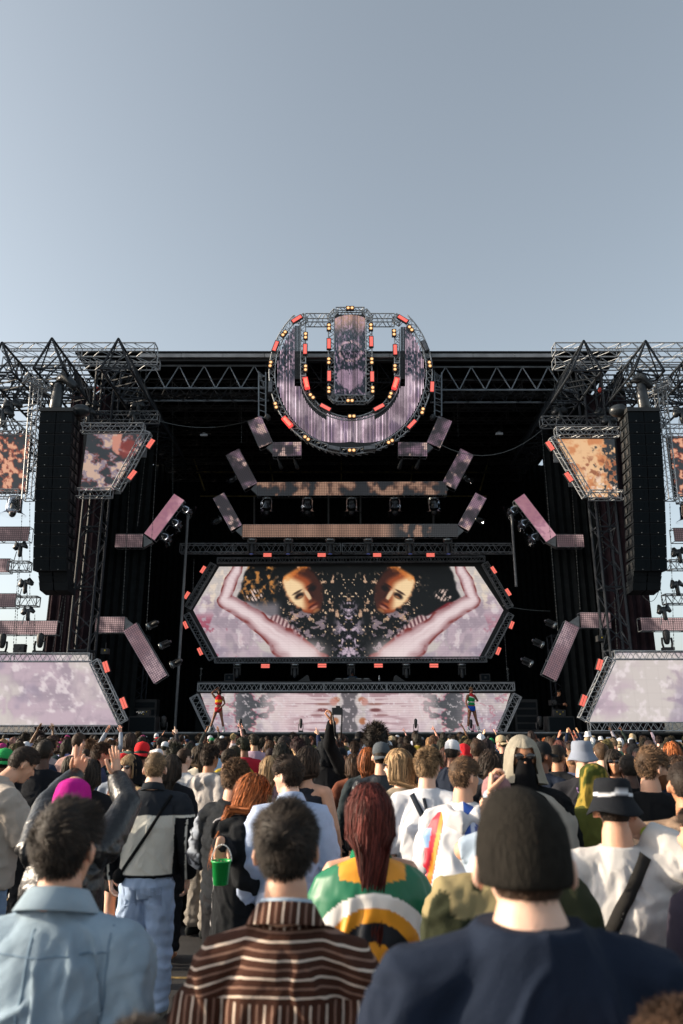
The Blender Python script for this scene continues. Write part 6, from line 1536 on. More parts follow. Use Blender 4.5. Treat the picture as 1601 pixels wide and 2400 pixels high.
# L .. others in the second rank
def sp(label, px, py, Y, **k):
    k.setdefault('group', 'people in the second rank'); k.setdefault('vox', .014); k.setdefault('feet', False); k.setdefault('hdens', .7); k.setdefault('bottom', dict(color='#1a1c20')); return person(label, px, py, Y, **k)
sp('tall man with shaved dark head in a black coat behind the beige shirt', 108, 1732, 6.6, skin='dark', hair=('crop', 'black'), top=dict(color='#14171d', name='coat', loose=1.15), seed=11)
sp('curly haired man with glasses in a blue shirt between the raised hands', 243, 1741, 7.6, yaw=-60, head=(0, -12, 0), skin='light', hair=('curly', 'brown'), glasses=True, top=dict(color='#33415e'), seed=12)
sp('woman with straight black hair seen from behind beside the raised hands', 215, 1779, 5.9, female=True, skin='tan', hair=('long', 'black'), top=dict(color='#1a1b1f'), seed=13)
sp('woman with long black hair directly right of the cream jacket', 405, 1768, 6.5, female=True, skin='tan', hair=('long', 'black'), top=dict(color='#1b1d22'), seed=30)
def exO(root, Mh, Wi, A, sc): strap_on(root, [(-.06, 1.48), (-.12, 1.44), (-.18, 1.36)], .014, '#2a2c30')
sp('short haired man in a white t-shirt and black side stripe trousers looking right', 434, 1752, 7.6, yaw=-35, skin='pale', hair=('crop', 'brown'), top=dict(color='#b9bcc0', sleeve='short', loose=1.12, name='t_shirt'), bottom=dict(color='#1b1d21', paint=lambda V: mix(rgb8('#1b1d21') + 0 * V, rgb8('#8a8f96'), (np.abs(V[:, 0]) > .155) & (np.abs(V[:, 1]) < .02))), feet=True, seed=14, extras=exO, glasses=True)
sp('man with curly dark hair, lavender glasses, light hoodie and grey cargo trousers', 496, 1748, 7.2, yaw=-40, skin='tan', hair=('curly', 'dark'), glasses=True, top=dict(color='#a5a19f', hood=True, loose=1.15, name='hoodie'), bottom=dict(color='#7b7772', loose=1.25, name='cargo_trousers', amp=.016), feet=True, shoes='#1c2022', seed=15)
def paintQ(V): n = fbm(V[:, 0] * 16, V[:, 1] * 16, V[:, 2] * 16, 9, 3); c = mix(rgb8('#8f97a3') + 0 * V, rgb8('#2c3038'), ss(.48, .54, n)); return mix(c, rgb8('#1d2126'), (np.abs(V[:, 0]) < .20))
person('man with tousled brown hair in a black puffer vest over a patterned shirt', 556, 1777, 4.7, yaw=-28, head=(0, -8, 0), skin='light', hair=('curly', 'light brown'), seed=16, top=dict(color='#ffffff', sleeve='elbow', paint=paintQ, puff=True, loose=1.12, name='puffer_vest'), bottom=dict(color='#1b1c20'), group='people near the front centre', hairx=.03,
       arms={1: ((.24, .02, 1.13), (.12, .24, 1.08)), -1: ((-.25, .0, 1.13), (-.14, .22, 1.05))})
# R: curly orange haired woman with cardigan and green bucket
def paintR(V): return mix(rgb8('#16191d') + 0 * V, rgb8('#96969a'), (V[:, 0] < -.035))
person('woman with curly orange hair and grey cardigan holding a green bucket', 598, 1816, 4.5, yaw=-75, head=(0, -14, 0), female=True, face=True, skin='light', hair=('curlylong', 'orange', 1.1), seed=17, vox=.010,
       arms={-1: ((528, 2000, 4.25), (517, 1975, 4.05)), 1: ((.22, .0, 1.13), (.12, .2, 1.05))}, handspec={-1: dict(pose='grip', d=(0, 0, -1))}, top=dict(color='#ffffff', paint=paintR, hood=True, loose=1.2, name='cardigan', hem=.7), bottom=dict(color='#131519'), group='people near the front centre', lean=(0, .04, 0))
r_ = empty('bucket', P(517, 2073, 4.45), 'small bright green plastic bucket with white handle hanging from a hand', 'bucket')
hb_ = P(517, 2016, 4.45).z - P(517, 2073, 4.45).z
o = MB().rev([(0, 0), (.040, 0), (.052, hb_ * .93), (.056, hb_ * .93), (.056, hb_), (.052, hb_), (.050, hb_ * .9), (.039, .008), (0, .008)], 24).build('pail', mat('green_plastic', C('#12a04a'), .35), r_, True, False); r_.scale = (1, 1, 1)
MB().path([(.055 * math.cos(a), 0, hb_ * .95 + .085 * math.sin(a)) for a in np.linspace(0, PI, 14)], .0035, 6).build('handle', M['white'], r_, True, False)
# S
def exS(root, Mh, Wi, A, sc): collar(root, .072, 1.492, .042, '#a9b8d4', 1.4)
person('man with brushed back dark hair in a pale blue pinstripe shirt looking left', 675, 1770, 4.4, yaw=12, head=(48, 0, 0), face=True, skin='pale', hair=('textured', 'dark'), seed=18, top=dict(color='#a9b8d4', loose=1.15, name='pinstripe_shirt', sleeve_r=1.15), bottom=dict(color='#7f96b4', mat='denim'), group='people near the front centre', extras=exS, hairx=.025)
# T
person('woman with long dark hair and a bare back looking to the right', 724, 1749, 5.7, yaw=-8, head=(-55, 0, 0), female=True, face=True, skin='light', hair=('long', 'dark'), seed=19, vox=.011, top=dict(color='#2a2c33', sleeve='none', hem=.95, neckz=1.2, paint=None, name='halter_top'), bottom=dict(color='#2a2c33'), group='people near the front centre')
sp('person in a black hooded top behind the bare backed woman', 767, 1728, 8.0, skin='tan', hair=None, hat=('hood', '#14171b'), top=dict(color='#101216', loose=1.25, name='hoodie'), seed=20, arms={1: ((772, 1745, 7.6), (777, 1692, 7.4))}, handspec={1: dict(pose='grip', d=(0, 0, 1))})
c_ = empty('camera', P(790, 1667, 8.25), 'black camera held up above the crowd with its strap dangling', 'camera', rot=(0, 0, R(8)))
MB().box((0, 0, 0), (.11, .05, .075)).build('body', M['black'], c_, world=False); MB().loft([(.02, .03, 0), (.02, .11, 0)], [.034, .03], 14).build('lens_barrel', M['cab_side'], c_, True, False); MB().box((.01, 0, .045), (.045, .04, .022)).build('viewfinder', M['black'], c_, world=False)
MB().path([(.055, 0, .02), (.05, -.02, -.10), (.04, -.02, -.28), (.02, -.02, -.34), (-.02, -.02, -.26), (-.05, 0, .0)], .009, 5).build('strap', M['black'], c_, True, False)
sp('woman with long chestnut hair left of the grey cap', 828, 1766, 7.5, female=True, skin='light', hair=('long', 'brown'), top=dict(color='#6a3f30', sleeve='short'), seed=21)
sp('woman with long ginger blonde hair left of the grey cap', 860, 1752, 7.0, female=True, skin='pale', hair=('long', 'orange'), top=dict(color='#2c3438'), seed=22)
sp('man in a grey cap worn backwards with a flower, black leather jacket', 893, 1736, 6.2, skin='light', hair=('short', 'dark'), hat=('cap_back', '#4c5258'), top=dict(color='#15181d', mat='leather', name='jacket', loose=1.1), seed=23)
person('woman with wavy blonde hair and glasses turned to the left', 932, 1755, 5.0, yaw=25, head=(50, 0, 0), female=True, face=True, skin='pale', hair=('long', 'blonde'), seed=24, glasses=True, top=dict(color='#94897a'), bottom=dict(color='#222529'), group='people near the front centre')
# AA
def exAA(root, Mh, Wi, A, sc):
    strap_on(root, [(-.09, 1.46), (.03, 1.28), (.20, 1.10)], .034, '#202630'); strap_on(root, [(.0, 1.44), (.02, 1.36), (.03, 1.26)], .02, '#202630')
person('curly haired man in a plain white t-shirt with a dark strap across his back', 1005, 1750, 4.9, yaw=-18, head=(-15, -8, 0), skin='pale', hair=('curly', 'sandy'), seed=25, vox=.0105, top=dict(color='#c9ccd4', sleeve='elbow', loose=1.3, name='t_shirt', hem=.86, amp=.010, sleeve_r=1.1), bottom=dict(color='#2b2e34'), group='people near the front centre', extras=exAA, hairx=.03)
# AB
def paintAB(V):
    x, y, z = V.T; t = x + .25 * (1.2 - z); c = np.zeros((len(V), 3)) + rgb8('#d9dade')
    c = mix(c, rgb8('#c2293c'), t < -.16); c = mix(c, rgb8('#e38a2e'), (t > -.19) & (t < -.165)); c = mix(c, rgb8('#6f93bf'), (t < -.22) & (np.sin(z * 30) > 0)); c = mix(c, rgb8('#c2293c'), (z < 1.0) & (t < -.05) & (np.sin(z * 45) > 0))
    c = mix(c, rgb8('#2c50a0'), (x > .0) & (x < .14)); c = mix(c, rgb8('#c3cbe0'), (x > .04) & (x < .065) & (z < 1.42)); c = mix(c, rgb8('#e0a03a'), (x > .14) & (x < .165)); return c
def exAB(root, Mh, Wi, A, sc): cape(root, paintAB, .72, 1.0, 9)
person('man in sunglasses and white hoodie with a red white and blue flag over his shoulders', 1088, 1768, 4.2, yaw=-10, head=(-50, 0, 0), face=True, skin='light', hair=('short', 'light brown'), glasses=True, seed=26, vox=.0105, top=dict(color='#c9c9cc', hood=True, loose=1.15, name='hoodie'), bottom=dict(color='#23262b'), group='people near the front centre', extras=exAB, hairx=.02)
# AC, AD
def paintAC(V): x, y, z = V.T; n = fbm(x * 8, y * 8, z * 5, 4, 2); return mix(rgb8('#2f3324') + 0 * V, rgb8('#8f8360'), (z > 1.37) & (n > .48))
person('broad person in a dark olive jacket with sand shoulders hidden behind the beanie', 1176, 1850, 2.75, skin='light', hair=('short', 'dark'), seed=27, top=dict(color='#ffffff', paint=paintAC, loose=1.25, name='olive_jacket', sleeve_r=1.25, amp=.014), bottom=dict(color='#1a1c1f'), group='people near the front right', sw=.2)
person('person in a dusty pink cap with a hand on its brim', 1162, 1812, 3.9, yaw=-15, skin='light', hair=('short', 'brown'), hat=('cap', '#8b6a6c'), seed=28, arms={-1: ((1180, 1960, 3.95), (1150, 1858, 3.8))}, handspec={-1: dict(pose='grip', d=(.1, .1, 1))}, top=dict(color='#9fb0c2', sleeve='long'), bottom=dict(color='#1a1c1f'), group='people near the front right')
# AE robe
def exAE(root, Mh, Wi, A, sc):
    cobj('face_mask', MB().loft([(0, .03, -.16), (0, .045, -.06), (0, .062, -.02)], [(.08, .07), (.062, .062), (.05, .046)], 16, M=Mh).mesh('face_mask', None, True), root, C('#0d0e11'), M['cloth'])
    cape(root, solid(rgb8('#9a958c')), .6, 1.05, 5, 'cloth_painted', 'robe', wrap=.80)
person('person in a sand coloured hooded robe with black face mask and sunglasses', 1222, 1718, 4.3, yaw=165, head=(10, 0, 0), skin='tan', face=True, glasses=True, hair=None, hat=('hood', '#8f897c'), seed=29, top=dict(color='#0e1013', loose=1.15, name='black_tunic'), bottom=dict(color='#0e1013'), group='people near the front right', extras=exAE)
# AF grey bucket hat
person('young person in a grey blue bucket hat facing the camera with bead necklace', 1362, 1732, 5.5, yaw=170, head=(0, 0, 0), skin='pale', face=True, hair=('short', 'brown'), hat=('bucket', '#7d8594'), seed=31, top=dict(color='#26272c', name='jacket'), bottom=dict(color='#1a1c1f'), group='people near the front right', extras=lambda r_, Mh, Wi, A, sc: cobj('necklace', MB().path([(.07 * math.cos(a), .115 + .02 * math.sin(a), 1.43 + .07 * math.sin(a)) for a in np.linspace(PI, 2 * PI, 10)], .006, 5).mesh('necklace', None, True), r_, C('#8a6f9a'), M['cloth']))
# AG olive scarf
def paintAG(V): n = fbm(V[:, 0] * 22, V[:, 1] * 22, V[:, 2] * 15, 4, 3); return mix(rgb8('#3c451c') + 0 * V, rgb8('#94803a'), ss(.44, .56, n))
person('person with head wrapped in a mottled olive and mustard scarf', 1386, 1778, 4.5, yaw=20, head=(-20, 0, 0), female=True, skin='light', hair=None, hat=('scarf', '#ffffff', paintAG), seed=32, top=dict(color='#5a5c2c', loose=1.2, name='olive_top'), bottom=dict(color='#1a1c1f'), group='people near the front right')
# AH white shirt, black bucket hat
def paintHat(Vl): return mix(rgb8('#1c1f24') + 0 * Vl, rgb8('#cfd2d8'), (Vl[:, 2] > .0605) & (Vl[:, 2] < .0755) & (np.hypot(Vl[:, 0], Vl[:, 1]) < .12))
def exAH(root, Mh, Wi, A, sc):
    strap_on(root, [(.09, 1.47), (-.06, 1.27), (-.21, 1.0)], .045, '#2c2b2a')
    d = (A[1][1] - A[1][0]).normalized(); cobj('watch', MB().loft([A[1][1] - d * .045, A[1][1] - d * .02], [.034, .033], 14).mesh('watch', None, True), root, C('#14181f'), M['cloth']); cobj('wristband', MB().loft([A[1][1] - d * .012, A[1][1] - d * .0], [.031, .030], 14).mesh('wristband', None, True), root, C('#a8c040'), M['cloth'])
person('man in black bucket hat with white band and loose white shirt', 1432, 1817, 3.3, yaw=-6, head=(-12, -6, 0), skin='light', hair=('short', 'dark'), hat=('bucket', '#ffffff', paintHat), seed=33, vox=.009, fat=1.05,
       arms={1: ((1625, 2020, 3.2), (1512, 1952, 3.3)), -1: ((-.27, -.02, 1.15), (-.22, .12, .95))}, handspec={1: dict(pose='grip', d=(-.8, 0, .5), n=(-.3, .9, .2))}, top=dict(color='#c6c4c2', loose=1.25, name='long_sleeve_shirt', hem=.80, amp=.011, sleeve_r=1.2), bottom=dict(color='#17191d'), group='people near the front right', extras=exAH)
phone(1470, 1934, 3.3, 'phone held to the ear under the black bucket hat', (0, R(20), R(40)))
# AI sunglasses beard
person('bearded man in sunglasses and black shirt in profile looking right', 1526, 1748, 4.4, yaw=-25, head=(-52, -4, 0), face=True, skin='light', hair=('textured', 'light brown'), glasses=True, seed=34, vox=.0105, top=dict(color='#0f1114', loose=1.12, name='black_shirt'), bottom=dict(color='#15171a'), group='people near the front right', hairx=.028,
       extras=lambda r_, Mh, Wi, A, sc: cobj('beard', MB().loft([(0, .030, -.045), (0, .042, -.085), (0, .052, -.108)], [(.060, .060), (.052, .052), (.03, .03)], 16, M=Mh).mesh('beard', None, True), r_, C('#6b4630'), M['cloth']))
person('person in a taupe hooded jacket with shaved head at the right edge', 1596, 1783, 3.9, yaw=-5, skin='tan', hair=('crop', 'dark'), seed=35, top=dict(color='#84705f', hood=True, loose=1.25, name='hooded_jacket', sleeve_r=1.25), bottom=dict(color='#15171a'), group='people near the front right')
person('person with dark hair cut by the right edge beside the white shirt', 1640, 1880, 2.9, yaw=30, head=(25, 0, 0), skin='light', hair=('short', 'dark'), seed=36, top=dict(color='#2e2a36', loose=1.1), bottom=dict(color='#5a4c40'), group='people near the front right')
sp('bald man in black between the bucket hats and the sunglasses man', 1470, 1766, 5.6, skin='dark', hair=('crop', 'black'), top=dict(color='#101114'), seed=37)
sp('woman with dark hair and sunglasses facing the camera behind the olive scarf', 1437, 1756, 6.6, yaw=160, female=True, face=True, skin='tan', hair=('long', 'black'), glasses=True, top=dict(color='#3a2030'), seed=38)
sp('man with brush cut fair hair seen from behind near the blue helmet', 1407, 1739, 7.0, skin='pale', hair=('crop', 'light brown'), top=dict(color='#2c2e33'), seed=39)
sp('man in a dark cap with a small badge looking right', 1270, 1735, 6.4, yaw=-40, head=(-30, 0, 0), face=True, skin='brown', hair=('short', 'black'), hat=('cap', '#1d2024'), top=dict(color='#1c2433'), seed=40)
sp('bearded man with sunglasses beside the dark cap', 1306, 1745, 7.2, yaw=-50, face=True, skin='tan', hair=('short', 'black'), glasses=True, top=dict(color='#17191d'), seed=41)
sp('man with short brown hair and white collar left of the robe', 1120, 1732, 7.6, yaw=-30, skin='light', hair=('short', 'brown'), top=dict(color='#c2c6cc'), seed=42)
sp('woman with wavy dark brown hair between the flag and the robe', 1148, 1759, 6.0, female=True, skin='light', hair=('curlylong', 'dark'), top=dict(color='#1b1d22'), seed=43)
sp('tall man with a round dark afro rising above the crowd at the centre', 880, 1706, 8.6, skin='dark', hair=('afro', 'black'), top=dict(color='#c9cbd0', hood=True), seed=44)
sp('man in a white cap turned sideways right of centre', 1060, 1731, 7.4, yaw=-30, skin='brown', hair=('short', 'black'), hat=('cap', '#c9ccd2'), top=dict(color='#232a38'), seed=45)
sp('man in a green cap at the left edge', 14, 1751, 6.6, skin='brown', hair=('short', 'black'), hat=('cap_back', '#2f9a55'), top=dict(color='#23262b'), seed=46)
sp('person in a red cap behind the blonde in sunglasses', 290, 1763, 7.4, skin='brown', hair=('short', 'black'), hat=('cap', '#c02a30'), top=dict(color='#8f98a5'), seed=47)
sp('person in black and red backwards cap right of the white cap', 335, 1736, 8.2, skin='brown', hair=('short', 'black'), hat=('cap_back', '#c6262c'), top=dict(color='#1d1f24'), seed=48)
sp('woman with dark wavy hair in a black coat far right second rank', 1585, 1772, 5.6, female=True, skin='light', hair=('curlylong', 'brown'), top=dict(color='#1b2030'), seed=49)
sp('woman with straight ginger hair near the right edge', 1572, 1738, 7.6, female=True, skin='pale', hair=('long', 'orange'), top=dict(color='#2a3140'), seed=50)
sp('man with short brown hair in navy jacket left of the curly tee man', 955, 1745, 8.4, skin='light', hair=('curly', 'dark'), top=dict(color='#39404c'), seed=51)
sp('blonde woman with braided hair in the middle of the crowd', 632, 1772, 6.4, female=True, skin='pale', hair=('long', 'blonde'), top=dict(color='#9a7f86'), seed=52)
# ================================================================== PEOPLE ON STAGE
def sportsL(V): return mix(rgb8('#b3232c') + 0 * V, rgb8('#d9a531'), (V[:, 2] < 1.30) & (V[:, 2] > 1.20))
def sportsR(V): x, y, z = V.T; c = mix(rgb8('#1e8a4a') + 0 * V, rgb8('#c22f35'), z > 1.36 + x * .3); c = mix(c, rgb8('#e6e4de'), np.abs(z - 1.335 - x * .3) < .018); return mix(c, rgb8('#e6e4de'), np.abs(z - 1.16) < .012)
def boots(root, Mh, Wi, A, sc, legs):
    for s in (-1, 1):
        an = Vector(legs[s][1]); kn = Vector(legs[s][0]); cobj('boot', MB().loft([an + Vector((0, 0, -.03)), an.lerp(kn, .18), an.lerp(kn, .34)], [.045, .042, .046], 10).mesh('boot', None, True), root, C('#c9c9c9'), M['cloth'])
lgL = {-1: ((-.17, .01, .52), (-.27, -.02, .08)), 1: ((.19, .01, .52), (.34, -.02, .08))}
person('dancer in red and yellow crop top and shorts with one arm behind her head', 514, 1613, 30.7, yaw=180, female=True, face=True, skin='brown', hair=('bob', 'dark'), seed=60, legs={-1: lgL[-1], 1: lgL[1]}, base_z=1.87, vox=.014,
       arms={1: ((.30, .02, 1.58), (.12, -.02, 1.74)), -1: ((-.26, .03, 1.16), (-.07, .13, .93))}, top=dict(color='#ffffff', paint=sportsL, sleeve='none', hem=1.18, name='crop_top', amp=.003), bottom=dict(color='#a81f2b', kind='brief', name='shorts', amp=.003), shoes='#c9c9c9', group='dancers on the deck edge', extras=lambda *a: boots(*a, lgL), hairx=.03)
lgR = {-1: ((-.13, .06, .52), (-.30, .02, .09)), 1: ((.17, .0, .52), (.20, -.04, .08))}
person('dancer with tied back blonde hair in a green and red top and blue shorts', 1104, 1609, 30.7, yaw=205, head=(10, 0, 0), female=True, face=True, skin='brown', hair=('short', 'sandy'), seed=61, legs={1: lgR[-1], -1: lgR[1]} and {-1: lgR[-1], 1: lgR[1]}, base_z=1.87, vox=.014,
       arms={1: ((.27, .02, 1.16), (.24, .08, .92)), -1: ((-.28, .05, 1.18), (-.16, .05, 1.30))}, top=dict(color='#ffffff', paint=sportsR, sleeve='none', hem=1.05, name='crop_top', amp=.003), bottom=dict(color='#1f4fb0', kind='brief', name='shorts', amp=.003), shoes='#c9c9c9', group='dancers on the deck edge', extras=lambda *a: boots(*a, lgR), hairx=.02)
person('dj in a dark blue jacket and cap bent over the table on the riser', 826, 1571, 35.4, yaw=180, head=(0, -18, 0), face=True, skin='brown', hair=('short', 'black'), hat=('beanie', '#1a1c22'), seed=62, base_z=P(826, 1571, 35.4).z - 1.72, vox=.016, feet=False, top=dict(color='#233648', name='jacket', loose=1.15), bottom=dict(color='#101216'),
       arms={1: ((.27, .05, 1.18), (.12, .32, 1.1)), -1: ((-.27, .05, 1.18), (-.12, .32, 1.1))})
person('camera operator in black standing in the shade right of the stage', 1309, 1617, 32, yaw=200, head=(30, 0, 0), face=True, skin='tan', hair=('short', 'black'), seed=63, base_z=P(1309, 1617, 32).z - 1.75, vox=.016, feet=False, top=dict(color='#0c0d10', name='black_top'), bottom=dict(color='#0c0d10'), arms={1: ((.26, .1, 1.15), (.08, .36, 1.15)), -1: ((-.26, .1, 1.15), (-.10, .36, 1.12))})
c_ = empty('tripod_camera', P(1298, 1690, 31.2), 'dark broadcast camera on a tripod at the right of the stage', 'camera')
for a in (0, 2.1, 4.2): MB().bar((0, 0, .55), (.28 * math.cos(a), .28 * math.sin(a), -.45), .02).build('tripod_leg', M['black'], c_, world=False)
MB().box((0, 0, .72), (.2, .42, .2)).build('body', M['black'], c_, world=False); MB().bar((0, -.2, .72), (0, -.42, .72), .07, 10).build('lens_barrel', M['cab_side'], c_, world=False)

# ================================================================== THE STANDING CROWD
Mh0 = head_matrix(0, 0, 0); MhL = head_matrix(38, -4, 0); MhR = head_matrix(-38, -4, 0); MhD = head_matrix(0, -16, 0)
UP = {1: ((.30, .05, 1.58), (.20, .12, 1.86)), -1: ((-.30, .05, 1.58), (-.20, .12, 1.86))}
ONE = {1: ((.27, .08, 1.60), (.16, .16, 1.92)), -1: ARM0[-1]}
PHO = {1: ((.26, .20, 1.36), (.10, .38, 1.62)), -1: ((-.26, .20, 1.34), (-.06, .38, 1.60))}
VX = .020
def bpair(arms, Mh, fem, hp='open', hd=None):
    hs_ = {s: dict(pose=hp) for s in (-1, 1)} if arms else {}
    return body_mesh(arms, Mh, fem, VX, handspec=hs_)
heads = {'ahead': Mh0, 'left': MhL, 'right': MhR, 'down': MhD}
bodies = {}
for g_, fem in (('m', False), ('w', True)):
    for hn, Mh in heads.items(): bodies[(g_, 'rest', hn)] = bpair({}, Mh, fem)
    for an, arms, hp in (('up', UP, 'open'), ('one', ONE, 'point'), ('phone', PHO, 'grip')): bodies[(g_, an, 'ahead')] = bpair(arms, Mh0, fem, hp)
tops = {}
for g_, fem in (('m', False), ('w', True)):
    for an, arms in (('rest', {}), ('up', UP), ('one', ONE), ('phone', PHO)):
        tops[(g_, an, 'long')] = top_mesh(arms, 'long', VX, 1.12 if not fem else 1.0, female=fem, seed=3, sw=.165 if fem else .185)
        tops[(g_, an, 'short')] = top_mesh(arms, 'short', VX, 1.08 if not fem else 1.0, female=fem, seed=5, sw=.165 if fem else .185)
tops[('m', 'rest', 'hoodie')] = top_mesh({}, 'long', VX, 1.2, hood=True, seed=8)
legsm = {'m': bottom_mesh(None, vox=.024), 'w': bottom_mesh(None, vox=.024, seed=9)}
hairs = {}
for st, ds in (('short', .32), ('textured', .32), ('crop', .35), ('curly', .34), ('afro', .4), ('long', .36), ('curlylong', .36), ('bob', .36)):
    for hn, Mh in heads.items(): hairs[(st, hn)] = hair_mesh(Mh, st, ds, 40 + len(hairs))
hats = {(k, hn): hat_mesh(k, Mh, 3) for k in ('cap', 'cap_back', 'bucket', 'beanie', 'hood') for hn, Mh in heads.items()}
shoe_m = {s: shoe_mesh(s) for s in (-1, 1)}; gl_m = {hn: glasses_mesh(Mh) for hn, Mh in heads.items()}
for me in bodies.values(): me.materials.append(M['skin'])
for me in list(tops.values()) + list(legsm.values()): me.materials.append(M['cloth_painted'])
for me in shoe_m.values(): me.materials.append(M['cloth'])
CT = [('black', '#131519', 9), ('dark navy', '#1b2536', 5), ('charcoal', '#2f3237', 5), ('white', '#c3c4c6', 4), ('pale grey', '#93969b', 3), ('olive', '#474a30', 2), ('brown', '#54402f', 2), ('light blue', '#8fa3bd', 2), ('red', '#9c2730', 1.5),
      ('cream', '#b5aa98', 2), ('pink', '#b9808f', 1), ('denim blue', '#4e6480', 2), ('dusty green', '#5b7261', .8), ('mustard', '#a5813a', .6)]
CH_ = [('black', 'black', 6), ('dark brown', 'dark', 6), ('brown', 'brown', 4), ('light brown', 'light brown', 2), ('blonde', 'blonde', 2), ('auburn', 'auburn', 1), ('ginger', 'orange', .6)]
HT = [('white', '#c9ccd2', 4), ('black', '#15171b', 5), ('red', '#b8262e', 1.4), ('grey', '#6a6e75', 1.5), ('green', '#2c7a4a', .6), ('beige', '#a5957a', 1), ('magenta', '#a1356f', .6), ('navy', '#1e2b44', 1)]
def pick(L): return random.choices(L, [q[2] for q in L])[0]
def where(px, Y):
    a = 'below the lower left screen' if px < 290 else 'by the left subwoofer' if px < 440 else 'below the left dancer' if px < 600 else 'below the low centre screen' if px < 800 else 'just right of the stage centre' if px < 1010 else 'below the right dancer' if px < 1190 else 'by the right subwoofer' if px < 1370 else 'below the lower right screen'
    b = 'against the stage front' if Y > 24 else 'deep in the crowd' if Y > 17 else 'midway in the crowd' if Y > 12 else 'in the nearer crowd'
    return b, a
placed = []; cnt = 0; tries = 0
STY = {'short': 'short', 'textured': 'tousled', 'crop': 'cropped', 'curly': 'curly', 'afro': 'round afro', 'long': 'long straight', 'curlylong': 'long wavy', 'bob': 'bobbed'}
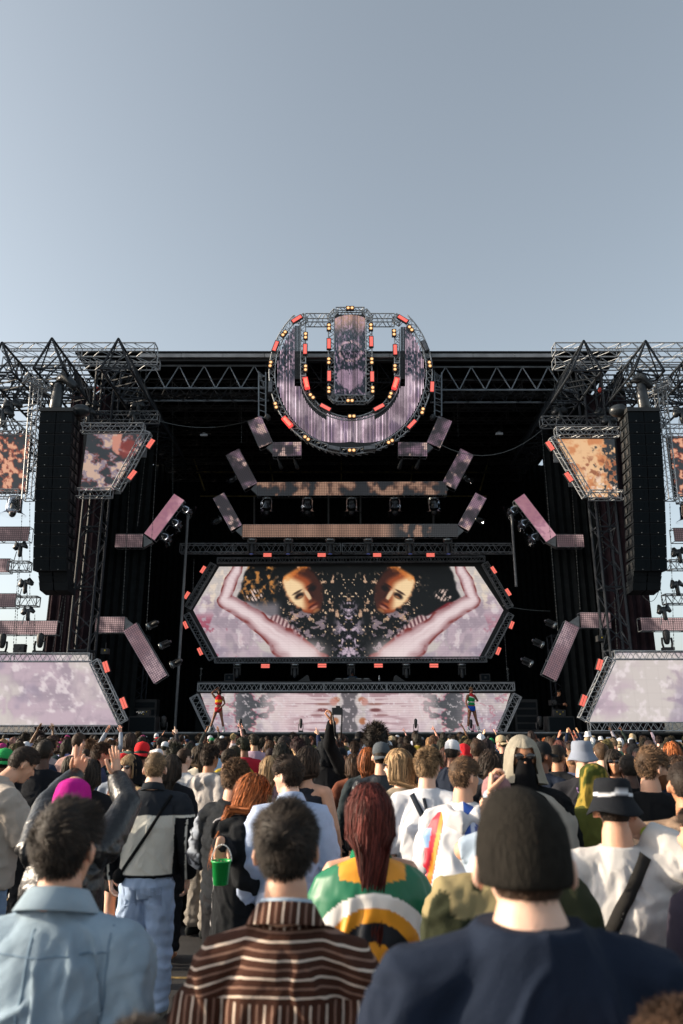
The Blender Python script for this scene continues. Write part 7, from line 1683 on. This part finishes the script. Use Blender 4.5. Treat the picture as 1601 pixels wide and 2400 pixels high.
def crowd_person(x, Y, zt):
    fem = random.random() < .45; g_ = 'w' if fem else 'm'
    an = random.choices(['rest', 'up', 'one', 'phone'], [.86, .035, .06, .045] if Y > 14 else [1, 0, 0, 0])[0]
    hn = 'ahead' if an != 'rest' else random.choices(list(heads), [.45, .2, .2, .15])[0]
    st = random.choices(['long', 'curlylong', 'bob', 'curly', 'afro'], [5, 3, 2, 1, .6])[0] if fem else random.choices(['short', 'textured', 'crop', 'curly', 'afro'], [5, 4, 3, 3, .7])[0]
    hc = pick(CH_); sk = random.choices(['pale', 'light', 'tan', 'brown', 'dark'], [2, 4, 3, 3, 2])[0]
    if sk in ('brown', 'dark'): hc = CH_[0] if random.random() < .8 else CH_[1]
    hat = None
    if random.random() < .24: hat = (random.choices(['cap', 'cap_back', 'bucket', 'beanie', 'hood'], [4, 3, 1.5, 1.5, .8])[0], *pick(HT)[:2])
    tc = pick(CT); sl_ = random.choices(['long', 'short'], [3, 2])[0]
    if not fem and an == 'rest' and random.random() < .2: sl_ = 'hoodie'
    H = 1.775 if not hat else 1.785
    sc = zt / H; px = 800.5 + FPX * x / (Y * math.cos(TH)); b, a = where(px, Y)
    who = 'woman' if fem else 'man'
    hl_ = f'{hat[1]} {"backwards cap" if hat[0] == "cap_back" else hat[0] if hat[0] != "bucket" else "bucket hat"}' if hat else f'{STY[st]} {hc[0]} hair'
    garment = {'long': 'top', 'short': 't-shirt', 'hoodie': 'hoodie'}[sl_]
    act = {'rest': '', 'up': ' arms raised', 'one': ' one arm raised', 'phone': ' filming'}[an]
    lab = f'{who}, {hl_}, {tc[0]} {garment},{act} {b} {a}'.replace(', ,', ',').replace(', arms', ' arms')
    w_ = lab.split()
    if len(w_) > 16: lab = f'{who}, {hl_}, {tc[0]} {garment}{act}, {a}'
    if len(lab.split()) > 16: lab = f'{who}, {hl_}, {tc[0]} {garment}, {a}'
    root = empty('person', (x, Y, 0), lab, 'person', 'standing crowd in front of the stage', rot=(0, 0, R(random.gauss(0, 14)))); k = random.uniform(.95, 1.06); root.scale = (sc * k, sc * k, sc)
    cobj('body', bodies[(g_, an, hn)], root, [c * random.uniform(.85, 1.15) for c in SK[sk]])
    o = cobj('hair', hairs[(st if not hat or st in ('long', 'curlylong') else 'crop', hn)], root, [c * random.uniform(.8, 1.3) for c in HCOL[hc[1]]])
    cobj('hoodie' if sl_ == 'hoodie' else 'shirt', tops[(g_, an, sl_)], root, [c * random.uniform(.8, 1.2) for c in C(tc[1])])
    cobj('trousers', legsm[g_], root, C(random.choice(['#17191d', '#20242c', '#3c4a60', '#6f86a8', '#4a463e'])))
    for s in (-1, 1): cobj('shoe', shoe_m[s], root, C(random.choice(['#1b1c1f', '#b9b9b6'])))
    if hat: cobj({'cap_back': 'cap', 'bucket': 'bucket_hat'}.get(hat[0], hat[0]), hats[(hat[0], hn)], root, C(hat[2]))
    if hn in ('left', 'right') and random.random() < .35: mobj('sunglasses', gl_m[hn], root)
    if an == 'phone':
        p = Matrix.LocRotScale(root.location, root.rotation_euler, root.scale) @ Vector((.03, .42, 1.70))
        r_ = empty('phone', p, f'phone held up by the {who} filming, {a}', 'phone', 'phones held up in the crowd', rot=(0, 0, root.rotation_euler.z))
        MB().box((0, 0, 0), (.15, .01, .075)).build('case', M['black'], r_, world=False); MB().box((0, -.006, 0), (.14, .003, .066)).build('display', M['phone_screen'], r_, world=False)
cover = np.full(2200, 2400.0)           # how high the people already standing reach, per photo column
def see(px, py, Y, paint=True):
    m = FPX / (Y * math.cos(TH)); a, b = int(px - .095 * m) + 300, int(px + .095 * m) + 300
    a, b = max(0, a), min(2199, max(b, a + 3)); vis = (cover[a:b] - py - .02 * m).clip(0, .25 * m).sum() / ((b - a) * .25 * m + 1e-6)
    if paint:
        cover[a:b] = np.minimum(cover[a:b], py + .03 * m); a, b = max(0, int(px - .22 * m) + 300), min(2199, int(px + .22 * m) + 300); cover[a:b] = np.minimum(cover[a:b], py + .30 * m)
    return vis
for h in sorted(HAND, key=lambda q: q[2]):
    if h[2] < 20: see(*h)
cand = []; Y = 9.4
while Y < 28.8:
    half = .475 * Y + .5; stp = .60 + .004 * Y; x = -half + random.uniform(0, stp)
    while x < half:
        if random.random() < .95: cand.append((x + random.gauss(0, .10), Y + random.gauss(0, .2), min(1.95, max(1.57, random.gauss(1.755, .07)))))
        x += stp * random.uniform(.85, 1.2)
    Y += .95 + .025 * (Y - 8.7)
cand.sort(key=lambda q: q[1]); LIM = 238
kept = []
for x, Y, zt in cand:
    m = FPX / (Y * math.cos(TH)); px = 800.5 + m * x; el = math.atan2(zt - CAMZ, Y) - TH; py = 1200 - FPX * math.tan(el)
    if not -40 < px < 1640: continue
    if see(px, py, Y, False) > .10: see(px, py, Y); kept.append((x, Y, zt))
print('crowd', len(kept), 'of', len(cand))
for q in kept: crowd_person(*q)
